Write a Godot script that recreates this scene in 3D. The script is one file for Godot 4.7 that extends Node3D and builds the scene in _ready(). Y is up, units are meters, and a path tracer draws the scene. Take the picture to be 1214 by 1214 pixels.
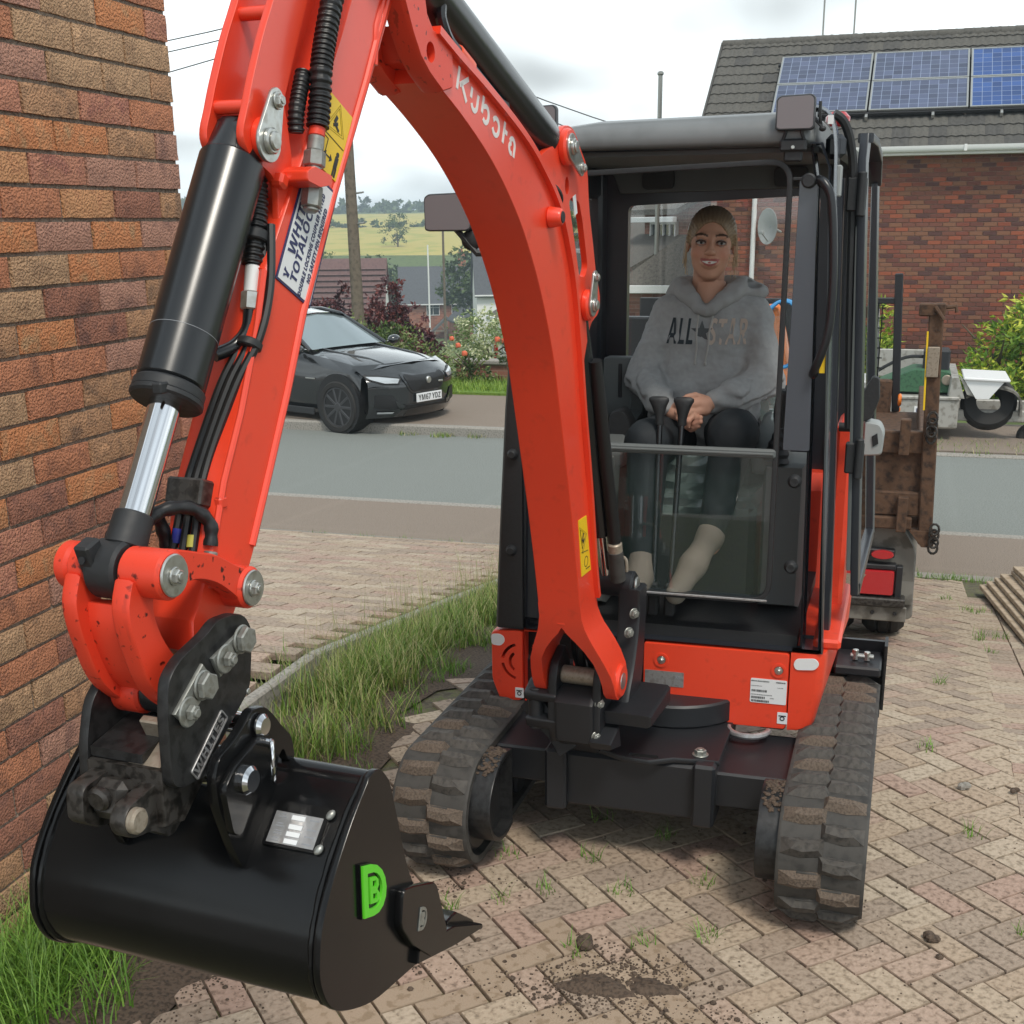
extends Node3D
# A red mini excavator on a herringbone drive between brick houses, under a bright overcast sky.
# World axes: x runs along the street to the right, z towards the camera, y up; metres.

var rng := RandomNumberGenerator.new()
var used := {}
var mats := {}
var drive_mesh_cache := {}

class Mb:
	# collects triangles, counter-clockwise seen from outside, under the transform t
	var p := PackedVector3Array()
	var uv := PackedVector2Array()
	var c := PackedColorArray()
	var t := Transform3D()
	var tint := Color(1, 1, 1)
	var coloured := false
	func tri(a: Vector3, b: Vector3, d: Vector3) -> void:
		p.push_back(t * a); p.push_back(t * b); p.push_back(t * d)
		if coloured:
			c.push_back(tint); c.push_back(tint); c.push_back(tint)
	func quad(a: Vector3, b: Vector3, d: Vector3, e: Vector3) -> void:
		tri(a, b, d); tri(a, d, e)
	func uvquad(a: Vector3, b: Vector3, d: Vector3, e: Vector3) -> void:
		quad(a, b, d, e)
		var u := [Vector2(0, 1), Vector2(1, 1), Vector2(1, 0), Vector2(0, 0)]
		for k in [0, 1, 2, 0, 2, 3]: uv.push_back(u[k])
	func box(at: Vector3, size: Vector3, b := 0.0, rot := Basis()) -> void:
		var h := size * 0.5
		b = minf(b, minf(h.x, minf(h.y, h.z)) * 0.95)
		var keep := t
		t = t * Transform3D(rot, at)
		for ax in 3:
			for s: float in [-1.0, 1.0]:
				var u := (ax + 1) % 3
				var v := (ax + 2) % 3
				var q: Array[Vector3] = []
				for k: Array in [[-1, -1], [1, -1], [1, 1], [-1, 1]]:
					var w := Vector3.ZERO
					w[ax] = s * h[ax]
					w[u] = float(k[0]) * (h[u] - b)
					w[v] = float(k[1]) * (h[v] - b)
					q.append(w)
				if s > 0: quad(q[0], q[1], q[2], q[3])
				else: quad(q[3], q[2], q[1], q[0])
		if b > 0.0:
			for ax in 3:
				var u := (ax + 1) % 3
				var v := (ax + 2) % 3
				for su: float in [-1.0, 1.0]:
					for sv: float in [-1.0, 1.0]:
						var q: Array[Vector3] = []
						for k: Array in [[-1, 0], [1, 0], [1, 1], [-1, 1]]:
							var w := Vector3.ZERO
							w[ax] = float(k[0]) * (h[ax] - b)
							w[u] = su * (h[u] - (b if k[1] == 1 else 0.0))
							w[v] = sv * (h[v] - (0.0 if k[1] == 1 else b))
							q.append(w)
						if su * sv < 0: quad(q[3], q[2], q[1], q[0])
						else: quad(q[0], q[1], q[2], q[3])
			for sx: float in [-1.0, 1.0]:
				for sy: float in [-1.0, 1.0]:
					for sz: float in [-1.0, 1.0]:
						var a := Vector3(sx * h.x, sy * (h.y - b), sz * (h.z - b))
						var e := Vector3(sx * (h.x - b), sy * h.y, sz * (h.z - b))
						var f := Vector3(sx * (h.x - b), sy * (h.y - b), sz * h.z)
						if sx * sy * sz > 0: tri(a, e, f)
						else: tri(a, f, e)
		t = keep
	static func ccw(poly: PackedVector2Array) -> PackedVector2Array:
		var area := 0.0
		for i in poly.size():
			area += poly[i].cross(poly[(i + 1) % poly.size()])
		if area < 0.0:
			poly = poly.duplicate()
			poly.reverse()
		return poly
	static func inset(poly: PackedVector2Array, b: float) -> PackedVector2Array:
		var out := PackedVector2Array()
		var n := poly.size()
		for i in n:
			var d0 := (poly[i] - poly[(i + n - 1) % n]).normalized()
			var d1 := (poly[(i + 1) % n] - poly[i]).normalized()
			var n0 := Vector2(-d0.y, d0.x)
			var n1 := Vector2(-d1.y, d1.x)
			var m := (n0 + n1)
			var k := maxf(0.4, 0.5 * m.length_squared())
			out.push_back(poly[i] + m * (b / k) * 0.5 * (1.0 if k > 0.4 else 0.6) * 1.0)
		return out
	# outline in local xy, from z0 to z1
	func prism(outline: PackedVector2Array, z0: float, z1: float, b := 0.0, holes: Array = []) -> void:
		var poly := ccw(outline)
		var inner := inset(poly, b) if b > 0.0 else poly
		var n := poly.size()
		var flat := inner
		for hole: PackedVector2Array in holes:
			flat = bridge(flat, ccw(hole))
		var idx := Geometry2D.triangulate_polygon(flat)
		for i in range(0, idx.size(), 3):
			var a := flat[idx[i]]
			var e := flat[idx[i + 1]]
			var f := flat[idx[i + 2]]
			if (e - a).cross(f - a) < 0.0:
				var s := e
				e = f
				f = s
			tri(Vector3(a.x, a.y, z1), Vector3(e.x, e.y, z1), Vector3(f.x, f.y, z1))
			tri(Vector3(f.x, f.y, z0), Vector3(e.x, e.y, z0), Vector3(a.x, a.y, z0))
		for i in n:
			var j := (i + 1) % n
			var a := poly[i]
			var e := poly[j]
			quad(Vector3(a.x, a.y, z0 + b), Vector3(e.x, e.y, z0 + b), Vector3(e.x, e.y, z1 - b), Vector3(a.x, a.y, z1 - b))
			if b > 0.0:
				var ia := inner[i]
				var ie := inner[j]
				quad(Vector3(a.x, a.y, z1 - b), Vector3(e.x, e.y, z1 - b), Vector3(ie.x, ie.y, z1), Vector3(ia.x, ia.y, z1))
				quad(Vector3(ia.x, ia.y, z0), Vector3(ie.x, ie.y, z0), Vector3(e.x, e.y, z0 + b), Vector3(a.x, a.y, z0 + b))
		for hole: PackedVector2Array in holes:
			var hh := ccw(hole)
			for i in hh.size():
				var a := hh[i]
				var e := hh[(i + 1) % hh.size()]
				quad(Vector3(e.x, e.y, z0), Vector3(a.x, a.y, z0), Vector3(a.x, a.y, z1), Vector3(e.x, e.y, z1))
	static func bridge(outer: PackedVector2Array, hole: PackedVector2Array) -> PackedVector2Array:
		var h := hole.duplicate()
		h.reverse()
		var best := 1e9
		var bi := 0
		var bj := 0
		for i in outer.size():
			for j in h.size():
				var d := outer[i].distance_squared_to(h[j])
				if d < best:
					best = d
					bi = i
					bj = j
		var out := PackedVector2Array()
		for i in bi + 1: out.push_back(outer[i])
		for j in h.size() + 1: out.push_back(h[(bj + j) % h.size()] + (Vector2(1e-5, 1e-5) if j == h.size() else Vector2.ZERO))
		out.push_back(outer[bi] + Vector2(1e-5, -1e-5))
		for i in range(bi + 1, outer.size()): out.push_back(outer[i])
		return out
	static func frame(d: Vector3) -> Basis:
		var y := d.normalized()
		var x := y.cross(Vector3(0.13, 0.2, 0.97)).normalized()
		if absf(y.dot(Vector3(0.13, 0.2, 0.97))) > 0.98: x = y.cross(Vector3.RIGHT).normalized()
		return Basis(x, y, x.cross(y))
	func cyl(a: Vector3, d: Vector3, r: float, sides := 18, b := 0.0, r2 := -1.0) -> void:
		var L := a.distance_to(d)
		if r2 < 0.0: r2 = r
		var prof: Array[Vector2] = [Vector2(0, 0)]
		if b > 0.0:
			prof.append_array([Vector2(r - b, 0), Vector2(r, b), Vector2(r2, L - b), Vector2(r2 - b, L)])
		else:
			prof.append_array([Vector2(r, 0), Vector2(r2, L)])
		prof.append(Vector2(0, L))
		lathe(prof, Transform3D(frame(d - a), a), sides)
	func ring(a: Vector3, d: Vector3, r_in: float, r_out: float, sides := 20) -> void:
		var L := a.distance_to(d)
		lathe([Vector2(r_in, 0), Vector2(r_out, 0), Vector2(r_out, L), Vector2(r_in, L), Vector2(r_in, 0)], Transform3D(frame(d - a), a), sides)
	# profile of (radius, height) from bottom to top, turned about the local y axis
	func lathe(prof: Array[Vector2], xf := Transform3D(), sides := 18, from := 0.0, to := TAU) -> void:
		var keep := t
		t = t * xf
		for i in sides:
			var a0 := from + (to - from) * i / sides
			var a1 := from + (to - from) * (i + 1) / sides
			var u := Vector3(cos(a0), 0, -sin(a0))
			var v := Vector3(cos(a1), 0, -sin(a1))
			for k in prof.size() - 1:
				var q := prof[k]
				var w := prof[k + 1]
				var y0 := Vector3(0, q.y, 0)
				var y1 := Vector3(0, w.y, 0)
				if q.x > 1e-6: tri(u * q.x + y0, v * q.x + y0, v * w.x + y1)
				if w.x > 1e-6: tri(u * q.x + y0, v * w.x + y1, u * w.x + y1)
		t = keep
	func ball(at: Vector3, r: Vector3, sides := 14, rings := 9, rot := Basis()) -> void:
		var prof: Array[Vector2] = []
		for i in rings + 1:
			var f := -PI / 2 + PI * i / rings
			prof.append(Vector2(maxf(cos(f), 0.0), sin(f)))
		lathe(prof, Transform3D(rot * Basis.from_scale(r), at), sides)
	func tube(pts: Array, r: Variant, sides := 9, caps := true) -> void:
		var n := pts.size()
		var rings: Array = []
		var x := Vector3.ZERO
		for i in n:
			var d: Vector3 = (pts[mini(i + 1, n - 1)] - pts[maxi(i - 1, 0)]).normalized()
			if i == 0: x = frame(d).x
			x = (x - d * x.dot(d)).normalized()
			var z := x.cross(d)
			var rr: float = r[i] if r is Array else r
			var row := PackedVector3Array()
			for k in sides:
				var a := TAU * k / sides
				row.push_back(pts[i] + (x * cos(a) - z * sin(a)) * rr)
			rings.append(row)
		for i in n - 1:
			for k in sides:
				var k2 := (k + 1) % sides
				quad(rings[i][k], rings[i][k2], rings[i + 1][k2], rings[i + 1][k])
		if caps:
			for k in sides:
				var k2 := (k + 1) % sides
				tri(pts[0], rings[0][k2], rings[0][k])
				tri(pts[n - 1], rings[n - 1][k], rings[n - 1][k2])
	# closed outline (xy) carried along a path; the outline's y follows up
	func sweep(pts: Array, outline: PackedVector2Array, up: Vector3, caps := true, closed := false) -> void:
		var poly := ccw(outline)
		var n := pts.size()
		var rows: Array = []
		for i in n:
			var d: Vector3
			if closed: d = (pts[(i + 1) % n] - pts[(i + n - 1) % n]).normalized()
			else: d = (pts[mini(i + 1, n - 1)] - pts[maxi(i - 1, 0)]).normalized()
			var x := up.cross(d).normalized()
			var y := d.cross(x).normalized()
			var k := 1.0
			if (closed or (i > 0 and i < n - 1)):
				var d0: Vector3 = (pts[i] - pts[(i + n - 1) % n]).normalized()
				k = 1.0 / maxf(0.35, d0.dot(d))
			var row := PackedVector3Array()
			for q in poly: row.push_back(pts[i] + x * q.x * k + y * q.y)
			rows.append(row)
		var m := poly.size()
		for i in (n if closed else n - 1):
			var i2 := (i + 1) % n
			for k in m:
				var k2 := (k + 1) % m
				quad(rows[i][k], rows[i][k2], rows[i2][k2], rows[i2][k])
		if caps and not closed:
			var idx := Geometry2D.triangulate_polygon(poly)
			for i in range(0, idx.size(), 3):
				var o := [idx[i], idx[i + 1], idx[i + 2]]
				if (poly[o[1]] - poly[o[0]]).cross(poly[o[2]] - poly[o[0]]) < 0.0: o = [o[0], o[2], o[1]]
				tri(rows[n - 1][o[0]], rows[n - 1][o[1]], rows[n - 1][o[2]])
				tri(rows[0][o[2]], rows[0][o[1]], rows[0][o[0]])
	# rows of points, all of one length, joined into a sheet
	func skin(rows: Array, wrap := false) -> void:
		for i in rows.size() - 1:
			var m: int = rows[i].size()
			for k in (m if wrap else m - 1):
				var k2 := (k + 1) % m
				quad(rows[i][k], rows[i][k2], rows[i + 1][k2], rows[i + 1][k])
	func mesh(angle := 40.0) -> ArrayMesh:
		var n := p.size()
		var fn := PackedVector3Array()
		fn.resize(n / 3)
		var at := {}
		var keys: Array[Vector3i] = []
		keys.resize(n)
		for i in n / 3:
			fn[i] = (p[i * 3 + 1] - p[i * 3]).cross(p[i * 3 + 2] - p[i * 3])
		var nn := PackedVector3Array()
		nn.resize(n)
		if angle > 0.0:
			for i in n:
				var k := Vector3i((p[i] * 4000.0).round())
				keys[i] = k
				if at.has(k): at[k].push_back(i / 3)
				else: at[k] = PackedInt32Array([i / 3])
			var limit := cos(deg_to_rad(angle))
			for i in n:
				var f := fn[i / 3]
				var fl := f.length()
				var s := Vector3.ZERO
				for j: int in at[keys[i]]:
					var g := fn[j]
					if g.dot(f) >= limit * g.length() * fl: s += g
				nn[i] = s.normalized() if s.length_squared() > 0.0 else Vector3.UP
		else:
			for i in n: nn[i] = fn[i / 3].normalized()
		# Godot's front faces run clockwise
		var q := p.duplicate()
		var uu := uv.duplicate()
		var cc := c.duplicate()
		for i in range(0, n, 3):
			q[i + 1] = p[i + 2]; q[i + 2] = p[i + 1]
			var s := nn[i + 1]
			nn[i + 1] = nn[i + 2]; nn[i + 2] = s
			if uv.size() == n:
				uu[i + 1] = uv[i + 2]; uu[i + 2] = uv[i + 1]
			if c.size() == n:
				cc[i + 1] = c[i + 2]; cc[i + 2] = c[i + 1]
		var arr := []
		arr.resize(Mesh.ARRAY_MAX)
		arr[Mesh.ARRAY_VERTEX] = q
		arr[Mesh.ARRAY_NORMAL] = nn
		if uv.size() == n: arr[Mesh.ARRAY_TEX_UV] = uu
		if c.size() == n: arr[Mesh.ARRAY_COLOR] = cc
		var am := ArrayMesh.new()
		if n > 0: am.add_surface_from_arrays(Mesh.PRIMITIVE_TRIANGLES, arr)
		return am

func lin(r: float, g: float, b: float) -> Color:
	return Color(r, g, b).linear_to_srgb()

# ---- textures: noise with a ramp of linear colours ----
func grain(freq: float, sd: int, cols: Array, stops: Array, size := 512, octaves := 4, kind := FastNoiseLite.TYPE_SIMPLEX_SMOOTH) -> NoiseTexture2D:
	var n := FastNoiseLite.new()
	n.noise_type = kind
	n.seed = sd
	n.frequency = freq
	n.fractal_octaves = octaves
	var g := Gradient.new()
	var offs := PackedFloat32Array()
	var cc := PackedColorArray()
	for i in cols.size():
		offs.push_back(stops[i])
		cc.push_back(Color(cols[i].x, cols[i].y, cols[i].z).linear_to_srgb())
	g.offsets = offs
	g.colors = cc
	var tx := NoiseTexture2D.new()
	tx.width = size
	tx.height = size
	tx.seamless = true
	tx.noise = n
	tx.color_ramp = g
	return tx

func bump(freq: float, sd: int, strength: float, size := 512, octaves := 4, kind := FastNoiseLite.TYPE_SIMPLEX_SMOOTH) -> NoiseTexture2D:
	var n := FastNoiseLite.new()
	n.noise_type = kind
	n.seed = sd
	n.frequency = freq
	n.fractal_octaves = octaves
	var tx := NoiseTexture2D.new()
	tx.width = size
	tx.height = size
	tx.seamless = true
	tx.noise = n
	tx.as_normal_map = true
	tx.bump_strength = strength
	return tx

func mat(key: String, col: Vector3, rough: float, metal := 0.0, opt := {}) -> StandardMaterial3D:
	if mats.has(key): return mats[key]
	var m := StandardMaterial3D.new()
	m.resource_name = key
	m.albedo_color = lin(col.x, col.y, col.z)
	m.roughness = rough
	m.metallic = metal
	if opt.has("tex"):
		m.albedo_texture = opt.tex
		m.uv1_triplanar = true
		m.uv1_world_triplanar = opt.get("world", false)
		m.uv1_scale = Vector3.ONE * float(opt.get("scale", 1.0))
	if opt.has("bump"):
		m.normal_enabled = true
		m.normal_texture = opt.bump
		m.normal_scale = opt.get("nscale", 1.0)
		m.uv1_triplanar = true
		m.uv1_world_triplanar = opt.get("world", false)
		m.uv1_scale = Vector3.ONE * float(opt.get("scale", 1.0))
	if opt.has("spec"): m.metallic_specular = opt.spec
	if opt.has("coat"):
		m.clearcoat_enabled = true
		m.clearcoat = opt.coat
		m.clearcoat_roughness = opt.get("coat_rough", 0.1)
	if opt.has("back"):
		m.backlight_enabled = true
		m.backlight = lin(opt.back.x, opt.back.y, opt.back.z)
	mats[key] = m
	return m

func glass(key: String, col: Vector3, alpha: float, rough := 0.0) -> StandardMaterial3D:
	if mats.has(key): return mats[key]
	var m := StandardMaterial3D.new()
	m.resource_name = key
	m.transparency = BaseMaterial3D.TRANSPARENCY_ALPHA
	m.albedo_color = Color(lin(col.x, col.y, col.z), alpha)
	m.roughness = rough
	m.metallic_specular = 0.5
	mats[key] = m
	return m

# ---- naming ----
func numbered(called: String) -> String:
	var k: int = used.get(called, 0)
	used[called] = k + 1
	return called if k == 0 else "%s_%03d" % [called, k]

func thing(called: String, label: String, category: String, at := Vector3.ZERO, turn := 0.0, group := "") -> Node3D:
	var o := Node3D.new()
	o.name = numbered(called)
	add_child(o)
	o.position = at
	o.rotation.y = turn
	tag(o, label, category, group)
	return o

func tag(o: Node, label: String, category: String, group := "") -> void:
	if label: o.set_meta("label", label)
	if category: o.set_meta("category", category)
	if group: o.set_meta("group", group)

func part(called: String, b: Mb, m: Material, parent: Node, angle := 40.0) -> MeshInstance3D:
	return put(called, b.mesh(angle), m, parent)

func put(called: String, ms: Mesh, m: Material, parent: Node, xf := Transform3D()) -> MeshInstance3D:
	var o := MeshInstance3D.new()
	o.mesh = ms
	o.material_override = m
	o.transform = xf
	if parent == self or parent == null:
		o.name = numbered(called)
		add_child(o)
	else:
		o.name = called
		parent.add_child(o, true)
	return o

func structure(called: String, b: Mb, m: Material, angle := 40.0) -> MeshInstance3D:
	var o := part(called, b, m, self, angle)
	o.set_meta("kind", "structure")
	return o

func bin(parent: Node, called: String, at := Vector3.ZERO) -> Node3D:
	var o := Node3D.new()
	o.name = called
	parent.add_child(o, true)
	o.position = at
	return o

func many(called: String, ms: Mesh, m: Material, xfs: Array, parent: Node = null, cols: Array = []) -> MultiMeshInstance3D:
	var mm := MultiMesh.new()
	mm.transform_format = MultiMesh.TRANSFORM_3D
	mm.use_colors = cols.size() > 0
	mm.mesh = ms
	mm.instance_count = xfs.size()
	for i in xfs.size():
		mm.set_instance_transform(i, xfs[i])
		if cols.size() > 0: mm.set_instance_color(i, cols[i])
	var o := MultiMeshInstance3D.new()
	o.multimesh = mm
	o.material_override = m
	if parent == null:
		o.name = numbered(called)
		add_child(o)
	else:
		o.name = called
		parent.add_child(o, true)
	o.set_meta("kind", "stuff")
	return o

func V2(a: Array) -> PackedVector2Array:
	var o := PackedVector2Array()
	for i in range(0, a.size(), 2): o.push_back(Vector2(a[i], a[i + 1]))
	return o

func circle2(c: Vector2, r: float, n := 16, ry := -1.0) -> PackedVector2Array:
	var o := PackedVector2Array()
	for i in n: o.push_back(c + Vector2(cos(TAU * i / n) * r, sin(TAU * i / n) * (r if ry < 0.0 else ry)))
	return o

# a smooth path through points
func smooth(pts: Array, per := 6) -> Array:
	var out: Array = []
	var n := pts.size()
	for i in n - 1:
		var a: Vector3 = pts[maxi(i - 1, 0)]
		var b: Vector3 = pts[i]
		var c: Vector3 = pts[i + 1]
		var d: Vector3 = pts[mini(i + 2, n - 1)]
		for k in per: out.append(b.cubic_interpolate(c, a, d, float(k) / per))
	out.append(pts[n - 1])
	return out

func smooth2(pts: PackedVector2Array, per := 4) -> PackedVector2Array:
	var out := PackedVector2Array()
	var n := pts.size()
	for i in n - 1:
		for k in per: out.push_back(pts[i].cubic_interpolate(pts[i + 1], pts[maxi(i - 1, 0)], pts[mini(i + 2, n - 1)], float(k) / per))
	out.push_back(pts[n - 1])
	return out

# outline with its corners rounded by r
func rounded(poly: PackedVector2Array, r: float, n := 4) -> PackedVector2Array:
	var out := PackedVector2Array()
	var m := poly.size()
	for i in m:
		var a := poly[(i + m - 1) % m]
		var b := poly[i]
		var c := poly[(i + 1) % m]
		var rr := minf(r, minf(a.distance_to(b), b.distance_to(c)) * 0.45)
		var s := b + (a - b).normalized() * rr
		var e := b + (c - b).normalized() * rr
		for k in n + 1:
			var f := float(k) / n
			out.push_back(s.lerp(b, f).lerp(b.lerp(e, f), f))
	return out

func rect2(x0: float, y0: float, x1: float, y1: float, r := 0.0, n := 4) -> PackedVector2Array:
	var q := V2([x0, y0, x1, y0, x1, y1, x0, y1])
	return rounded(q, r, n) if r > 0.0 else q

var bold_font: SystemFont
func lettering(text: String, height: float, depth := 0.0005, weight := 700) -> Mesh:
	var f := SystemFont.new()
	f.font_names = PackedStringArray(["Droid Sans"])
	f.font_weight = weight
	var tm := TextMesh.new()
	tm.text = text
	tm.font = f
	tm.font_size = 64
	tm.pixel_size = height / 64.0 / 0.72
	tm.depth = depth
	tm.curve_step = 4.0
	return tm

# a text laid on a plane: origin at its centre, basis x along the writing, z out of the plane
func write(text: String, height: float, m: Material, parent: Node, xf: Transform3D, wide := 1.0, called := "lettering", weight := 700) -> MeshInstance3D:
	var o := put(called, lettering(text, height, 0.0006, weight), m, parent, xf * Transform3D(Basis.from_scale(Vector3(wide, 1, 1)), Vector3.ZERO))
	return o

func ground_y(z: float) -> float:
	# the drive is level under the machine, then falls to the road
	var a := [3.5, 0.0, -1.3, 0.0, -5.5, -0.58, -7.1, -0.68, -11.4, -0.8, -60.0, -2.5]
	for i in range(0, a.size() - 2, 2):
		if z > a[i + 2] or i == a.size() - 4:
			return lerpf(a[i + 1], a[i + 3], clampf((a[i] - z) / (a[i] - a[i + 2]), 0.0, 1.0))
	return 0.0

func _ready() -> void:
	rng.seed = 7
	# ---- camera ----
	var cam := Camera3D.new()
	cam.name = "camera"
	add_child(cam)
	cam.transform = Transform3D(Basis(Vector3.UP, deg_to_rad(17.5)) * Basis(Vector3.RIGHT, deg_to_rad(-17.22)) * Basis(Vector3.BACK, deg_to_rad(-0.63)), Vector3(0.6086, 1.7, 2.8698))
	cam.projection = Camera3D.PROJECTION_FRUSTUM
	cam.near = 0.1
	cam.far = 6000.0
	cam.size = 2.0 * 0.1 * 607.0 / 1473.0
	cam.frustum_offset = Vector2(0, 0.1 * 113.0 / 1473.0)
	cam.current = true
	# ---- sky and light ----
	var env := Environment.new()
	env.background_mode = Environment.BG_SKY
	env.tonemap_mode = Environment.TONE_MAPPER_LINEAR
	env.tonemap_exposure = 1.6
	env.sdfgi_enabled = true
	env.ssao_enabled = true
	env.ssil_enabled = true
	var sky := Sky.new()
	sky.sky_material = cloudy_sky()
	env.sky = sky
	env.fog_enabled = true
	env.fog_density = 0.0011
	env.fog_light_color = Color(0.78, 0.84, 0.88)
	var we := WorldEnvironment.new()
	we.name = "environment"
	we.environment = env
	add_child(we)
	var sun := DirectionalLight3D.new()
	sun.name = "sun"
	sun.light_energy = 0.5
	sun.light_color = Color(1.0, 0.97, 0.92)
	sun.light_angular_distance = 14.0
	sun.shadow_enabled = true
	sun.rotation_degrees = Vector3(-58, 38, 0)
	add_child(sun)
	materials()
	build_all()

func cloudy_sky() -> PanoramaSkyMaterial:
	var w := 1024
	var h := 512
	var n := FastNoiseLite.new()
	n.noise_type = FastNoiseLite.TYPE_SIMPLEX_SMOOTH
	n.seed = 21
	n.frequency = 1.0
	n.fractal_octaves = 5
	var img := Image.create(w, h, false, Image.FORMAT_RGBF)
	for y in h:
		var el := PI / 2 - PI * (y + 0.5) / h
		for x in w:
			var az := TAU * (x + 0.5) / w
			var c: Color
			if el > -0.02:
				# a flat layer of cloud: look it up on a plane overhead
				var k := 1.0 / (maxf(sin(el), 0.0) + 0.16)
				var px := cos(el) * cos(az) * k
				var pz := cos(el) * sin(az) * k
				var d := n.get_noise_2d(px * 0.55, pz * 0.9) + 0.45 * n.get_noise_2d(px * 2.1 + 9.0, pz * 2.6)
				var s := clampf(sin(el), 0.0, 1.0)
				var base := Vector3(0.8, 0.86, 0.87).lerp(Vector3(0.47, 0.53, 0.57), smoothstep(0.02, 0.55, s))
				var light := 1.0 + 0.6 * d
				c = Color(base.x * light, base.y * light, base.z * light * 1.0)
			else:
				c = Color(0.22, 0.2, 0.17)
			img.set_pixel(x, y, c)
	var m := PanoramaSkyMaterial.new()
	m.panorama = ImageTexture.create_from_image(img)
	return m

func materials() -> void:
	var dust := grain(0.012, 3, [Vector3(0.7, 0.66, 0.62), Vector3(1, 1, 1), Vector3(0.86, 0.84, 0.82)], [0.2, 0.5, 0.85], 512, 5)
	var scuff := grain(0.02, 9, [Vector3(0.86, 0.86, 0.86), Vector3(1, 1, 1), Vector3(1, 1, 1), Vector3(1.0, 0.93, 0.9)], [0.1, 0.3, 0.7, 0.95], 512, 5)
	var ripple := bump(0.02, 5, 0.7, 512, 4)
	var orange_peel := bump(0.05, 6, 0.5, 256, 3)
	mat("red_paint", Vector3(0.78, 0.052, 0.018), 0.36, 0.0, {"tex": scuff, "bump": orange_peel, "nscale": 0.12, "scale": 1.6, "coat": 0.35, "coat_rough": 0.18})
	mat("red_plastic", Vector3(0.76, 0.056, 0.02), 0.4, 0.0, {"tex": scuff, "bump": orange_peel, "nscale": 0.18, "scale": 2.2, "coat": 0.15, "coat_rough": 0.3})
	mat("red_worn", Vector3(0.72, 0.05, 0.02), 0.42, 0.0, {"tex": grain(0.03, 12, [Vector3(0.06, 0.05, 0.05), Vector3(1, 1, 1), Vector3(1, 1, 1), Vector3(1.1, 3.2, 6.0)], [0.16, 0.24, 0.8, 0.93], 512, 5), "bump": ripple, "nscale": 0.25, "scale": 2.6})
	mat("black_paint", Vector3(0.012, 0.013, 0.016), 0.3, 0.0, {"tex": grain(0.03, 15, [Vector3(1, 1, 1), Vector3(1, 1, 1), Vector3(2.2, 2.1, 2.0)], [0.0, 0.6, 0.95], 512, 5), "scale": 2.0, "bump": orange_peel, "nscale": 0.15})
	mat("cab_black", Vector3(0.016, 0.019, 0.026), 0.34, 0.0, {"tex": grain(0.03, 16, [Vector3(1, 1, 1), Vector3(1, 1, 1), Vector3(2.4, 2.3, 2.2)], [0.0, 0.6, 0.97], 512, 5), "scale": 1.7, "coat": 0.3, "coat_rough": 0.2})
	mat("cab_gloss", Vector3(0.06, 0.068, 0.085), 0.22, 0.0, {"coat": 0.5, "coat_rough": 0.08})
	mat("black_plastic", Vector3(0.018, 0.019, 0.021), 0.55, 0.0, {"tex": grain(0.02, 18, [Vector3(1, 1, 1), Vector3(1.5, 1.5, 1.5), Vector3(1, 1, 1)], [0.2, 0.5, 0.8]), "scale": 1.4, "bump": bump(0.2, 8, 1.0, 256, 2), "nscale": 0.2})
	mat("bucket_black", Vector3(0.0055, 0.0055, 0.006), 0.2, 0.0, {"tex": grain(0.015, 22, [Vector3(1, 1, 1), Vector3(1, 1, 1), Vector3(1.5, 1.4, 1.3), Vector3(5, 5, 5)], [0.0, 0.55, 0.8, 1.0], 512, 5), "scale": 1.3, "bump": ripple, "nscale": 0.1, "spec": 0.4})
	mat("frame_black", Vector3(0.014, 0.015, 0.018), 0.45, 0.0, {"tex": grain(0.03, 24, [Vector3(1, 1, 1), Vector3(1, 1, 1), Vector3(2, 1.8, 1.6), Vector3(5, 4.2, 3.4)], [0.0, 0.5, 0.75, 1.0], 512, 5), "scale": 1.5, "bump": ripple, "nscale": 0.3})
	mat("coupler_steel", Vector3(0.03, 0.03, 0.031), 0.38, 0.35, {"tex": grain(0.02, 27, [Vector3(0.5, 0.5, 0.5), Vector3(0.8, 0.8, 0.8), Vector3(2.2, 2.1, 2.0), Vector3(6, 4.6, 3.4)], [0.2, 0.48, 0.68, 0.92], 512, 6), "scale": 4.0, "bump": ripple, "nscale": 0.7})
	mat("coupler_worn", Vector3(0.055, 0.05, 0.046), 0.4, 0.35, {"tex": grain(0.02, 29, [Vector3(0.25, 0.24, 0.23), Vector3(0.6, 0.58, 0.56), Vector3(2.2, 2.0, 1.8), Vector3(5, 4.2, 3.4)], [0.22, 0.45, 0.62, 0.88], 512, 6), "scale": 4.6, "bump": ripple, "nscale": 0.9})
	mat("zinc", Vector3(0.55, 0.56, 0.54), 0.28, 0.85, {"tex": dust, "scale": 5.0, "bump": ripple, "nscale": 0.15})
	mat("bolt_dull", Vector3(0.33, 0.34, 0.32), 0.38, 0.6, {"tex": dust, "scale": 7.0, "bump": ripple, "nscale": 0.3})
	mat("chrome", Vector3(0.72, 0.72, 0.74), 0.08, 1.0)
	mat("dull_pin", Vector3(0.35, 0.3, 0.24), 0.45, 0.4, {"tex": dust, "scale": 9.0})
	mat("tube_black", Vector3(0.009, 0.01, 0.012), 0.26, 0.0, {"tex": grain(0.02, 32, [Vector3(1, 1, 1), Vector3(1, 1, 1), Vector3(3.5, 3.2, 2.8)], [0.0, 0.6, 1.0], 512, 5), "scale": 2.0, "coat": 0.2, "coat_rough": 0.2})
	mat("hose", Vector3(0.009, 0.009, 0.01), 0.42)
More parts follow.
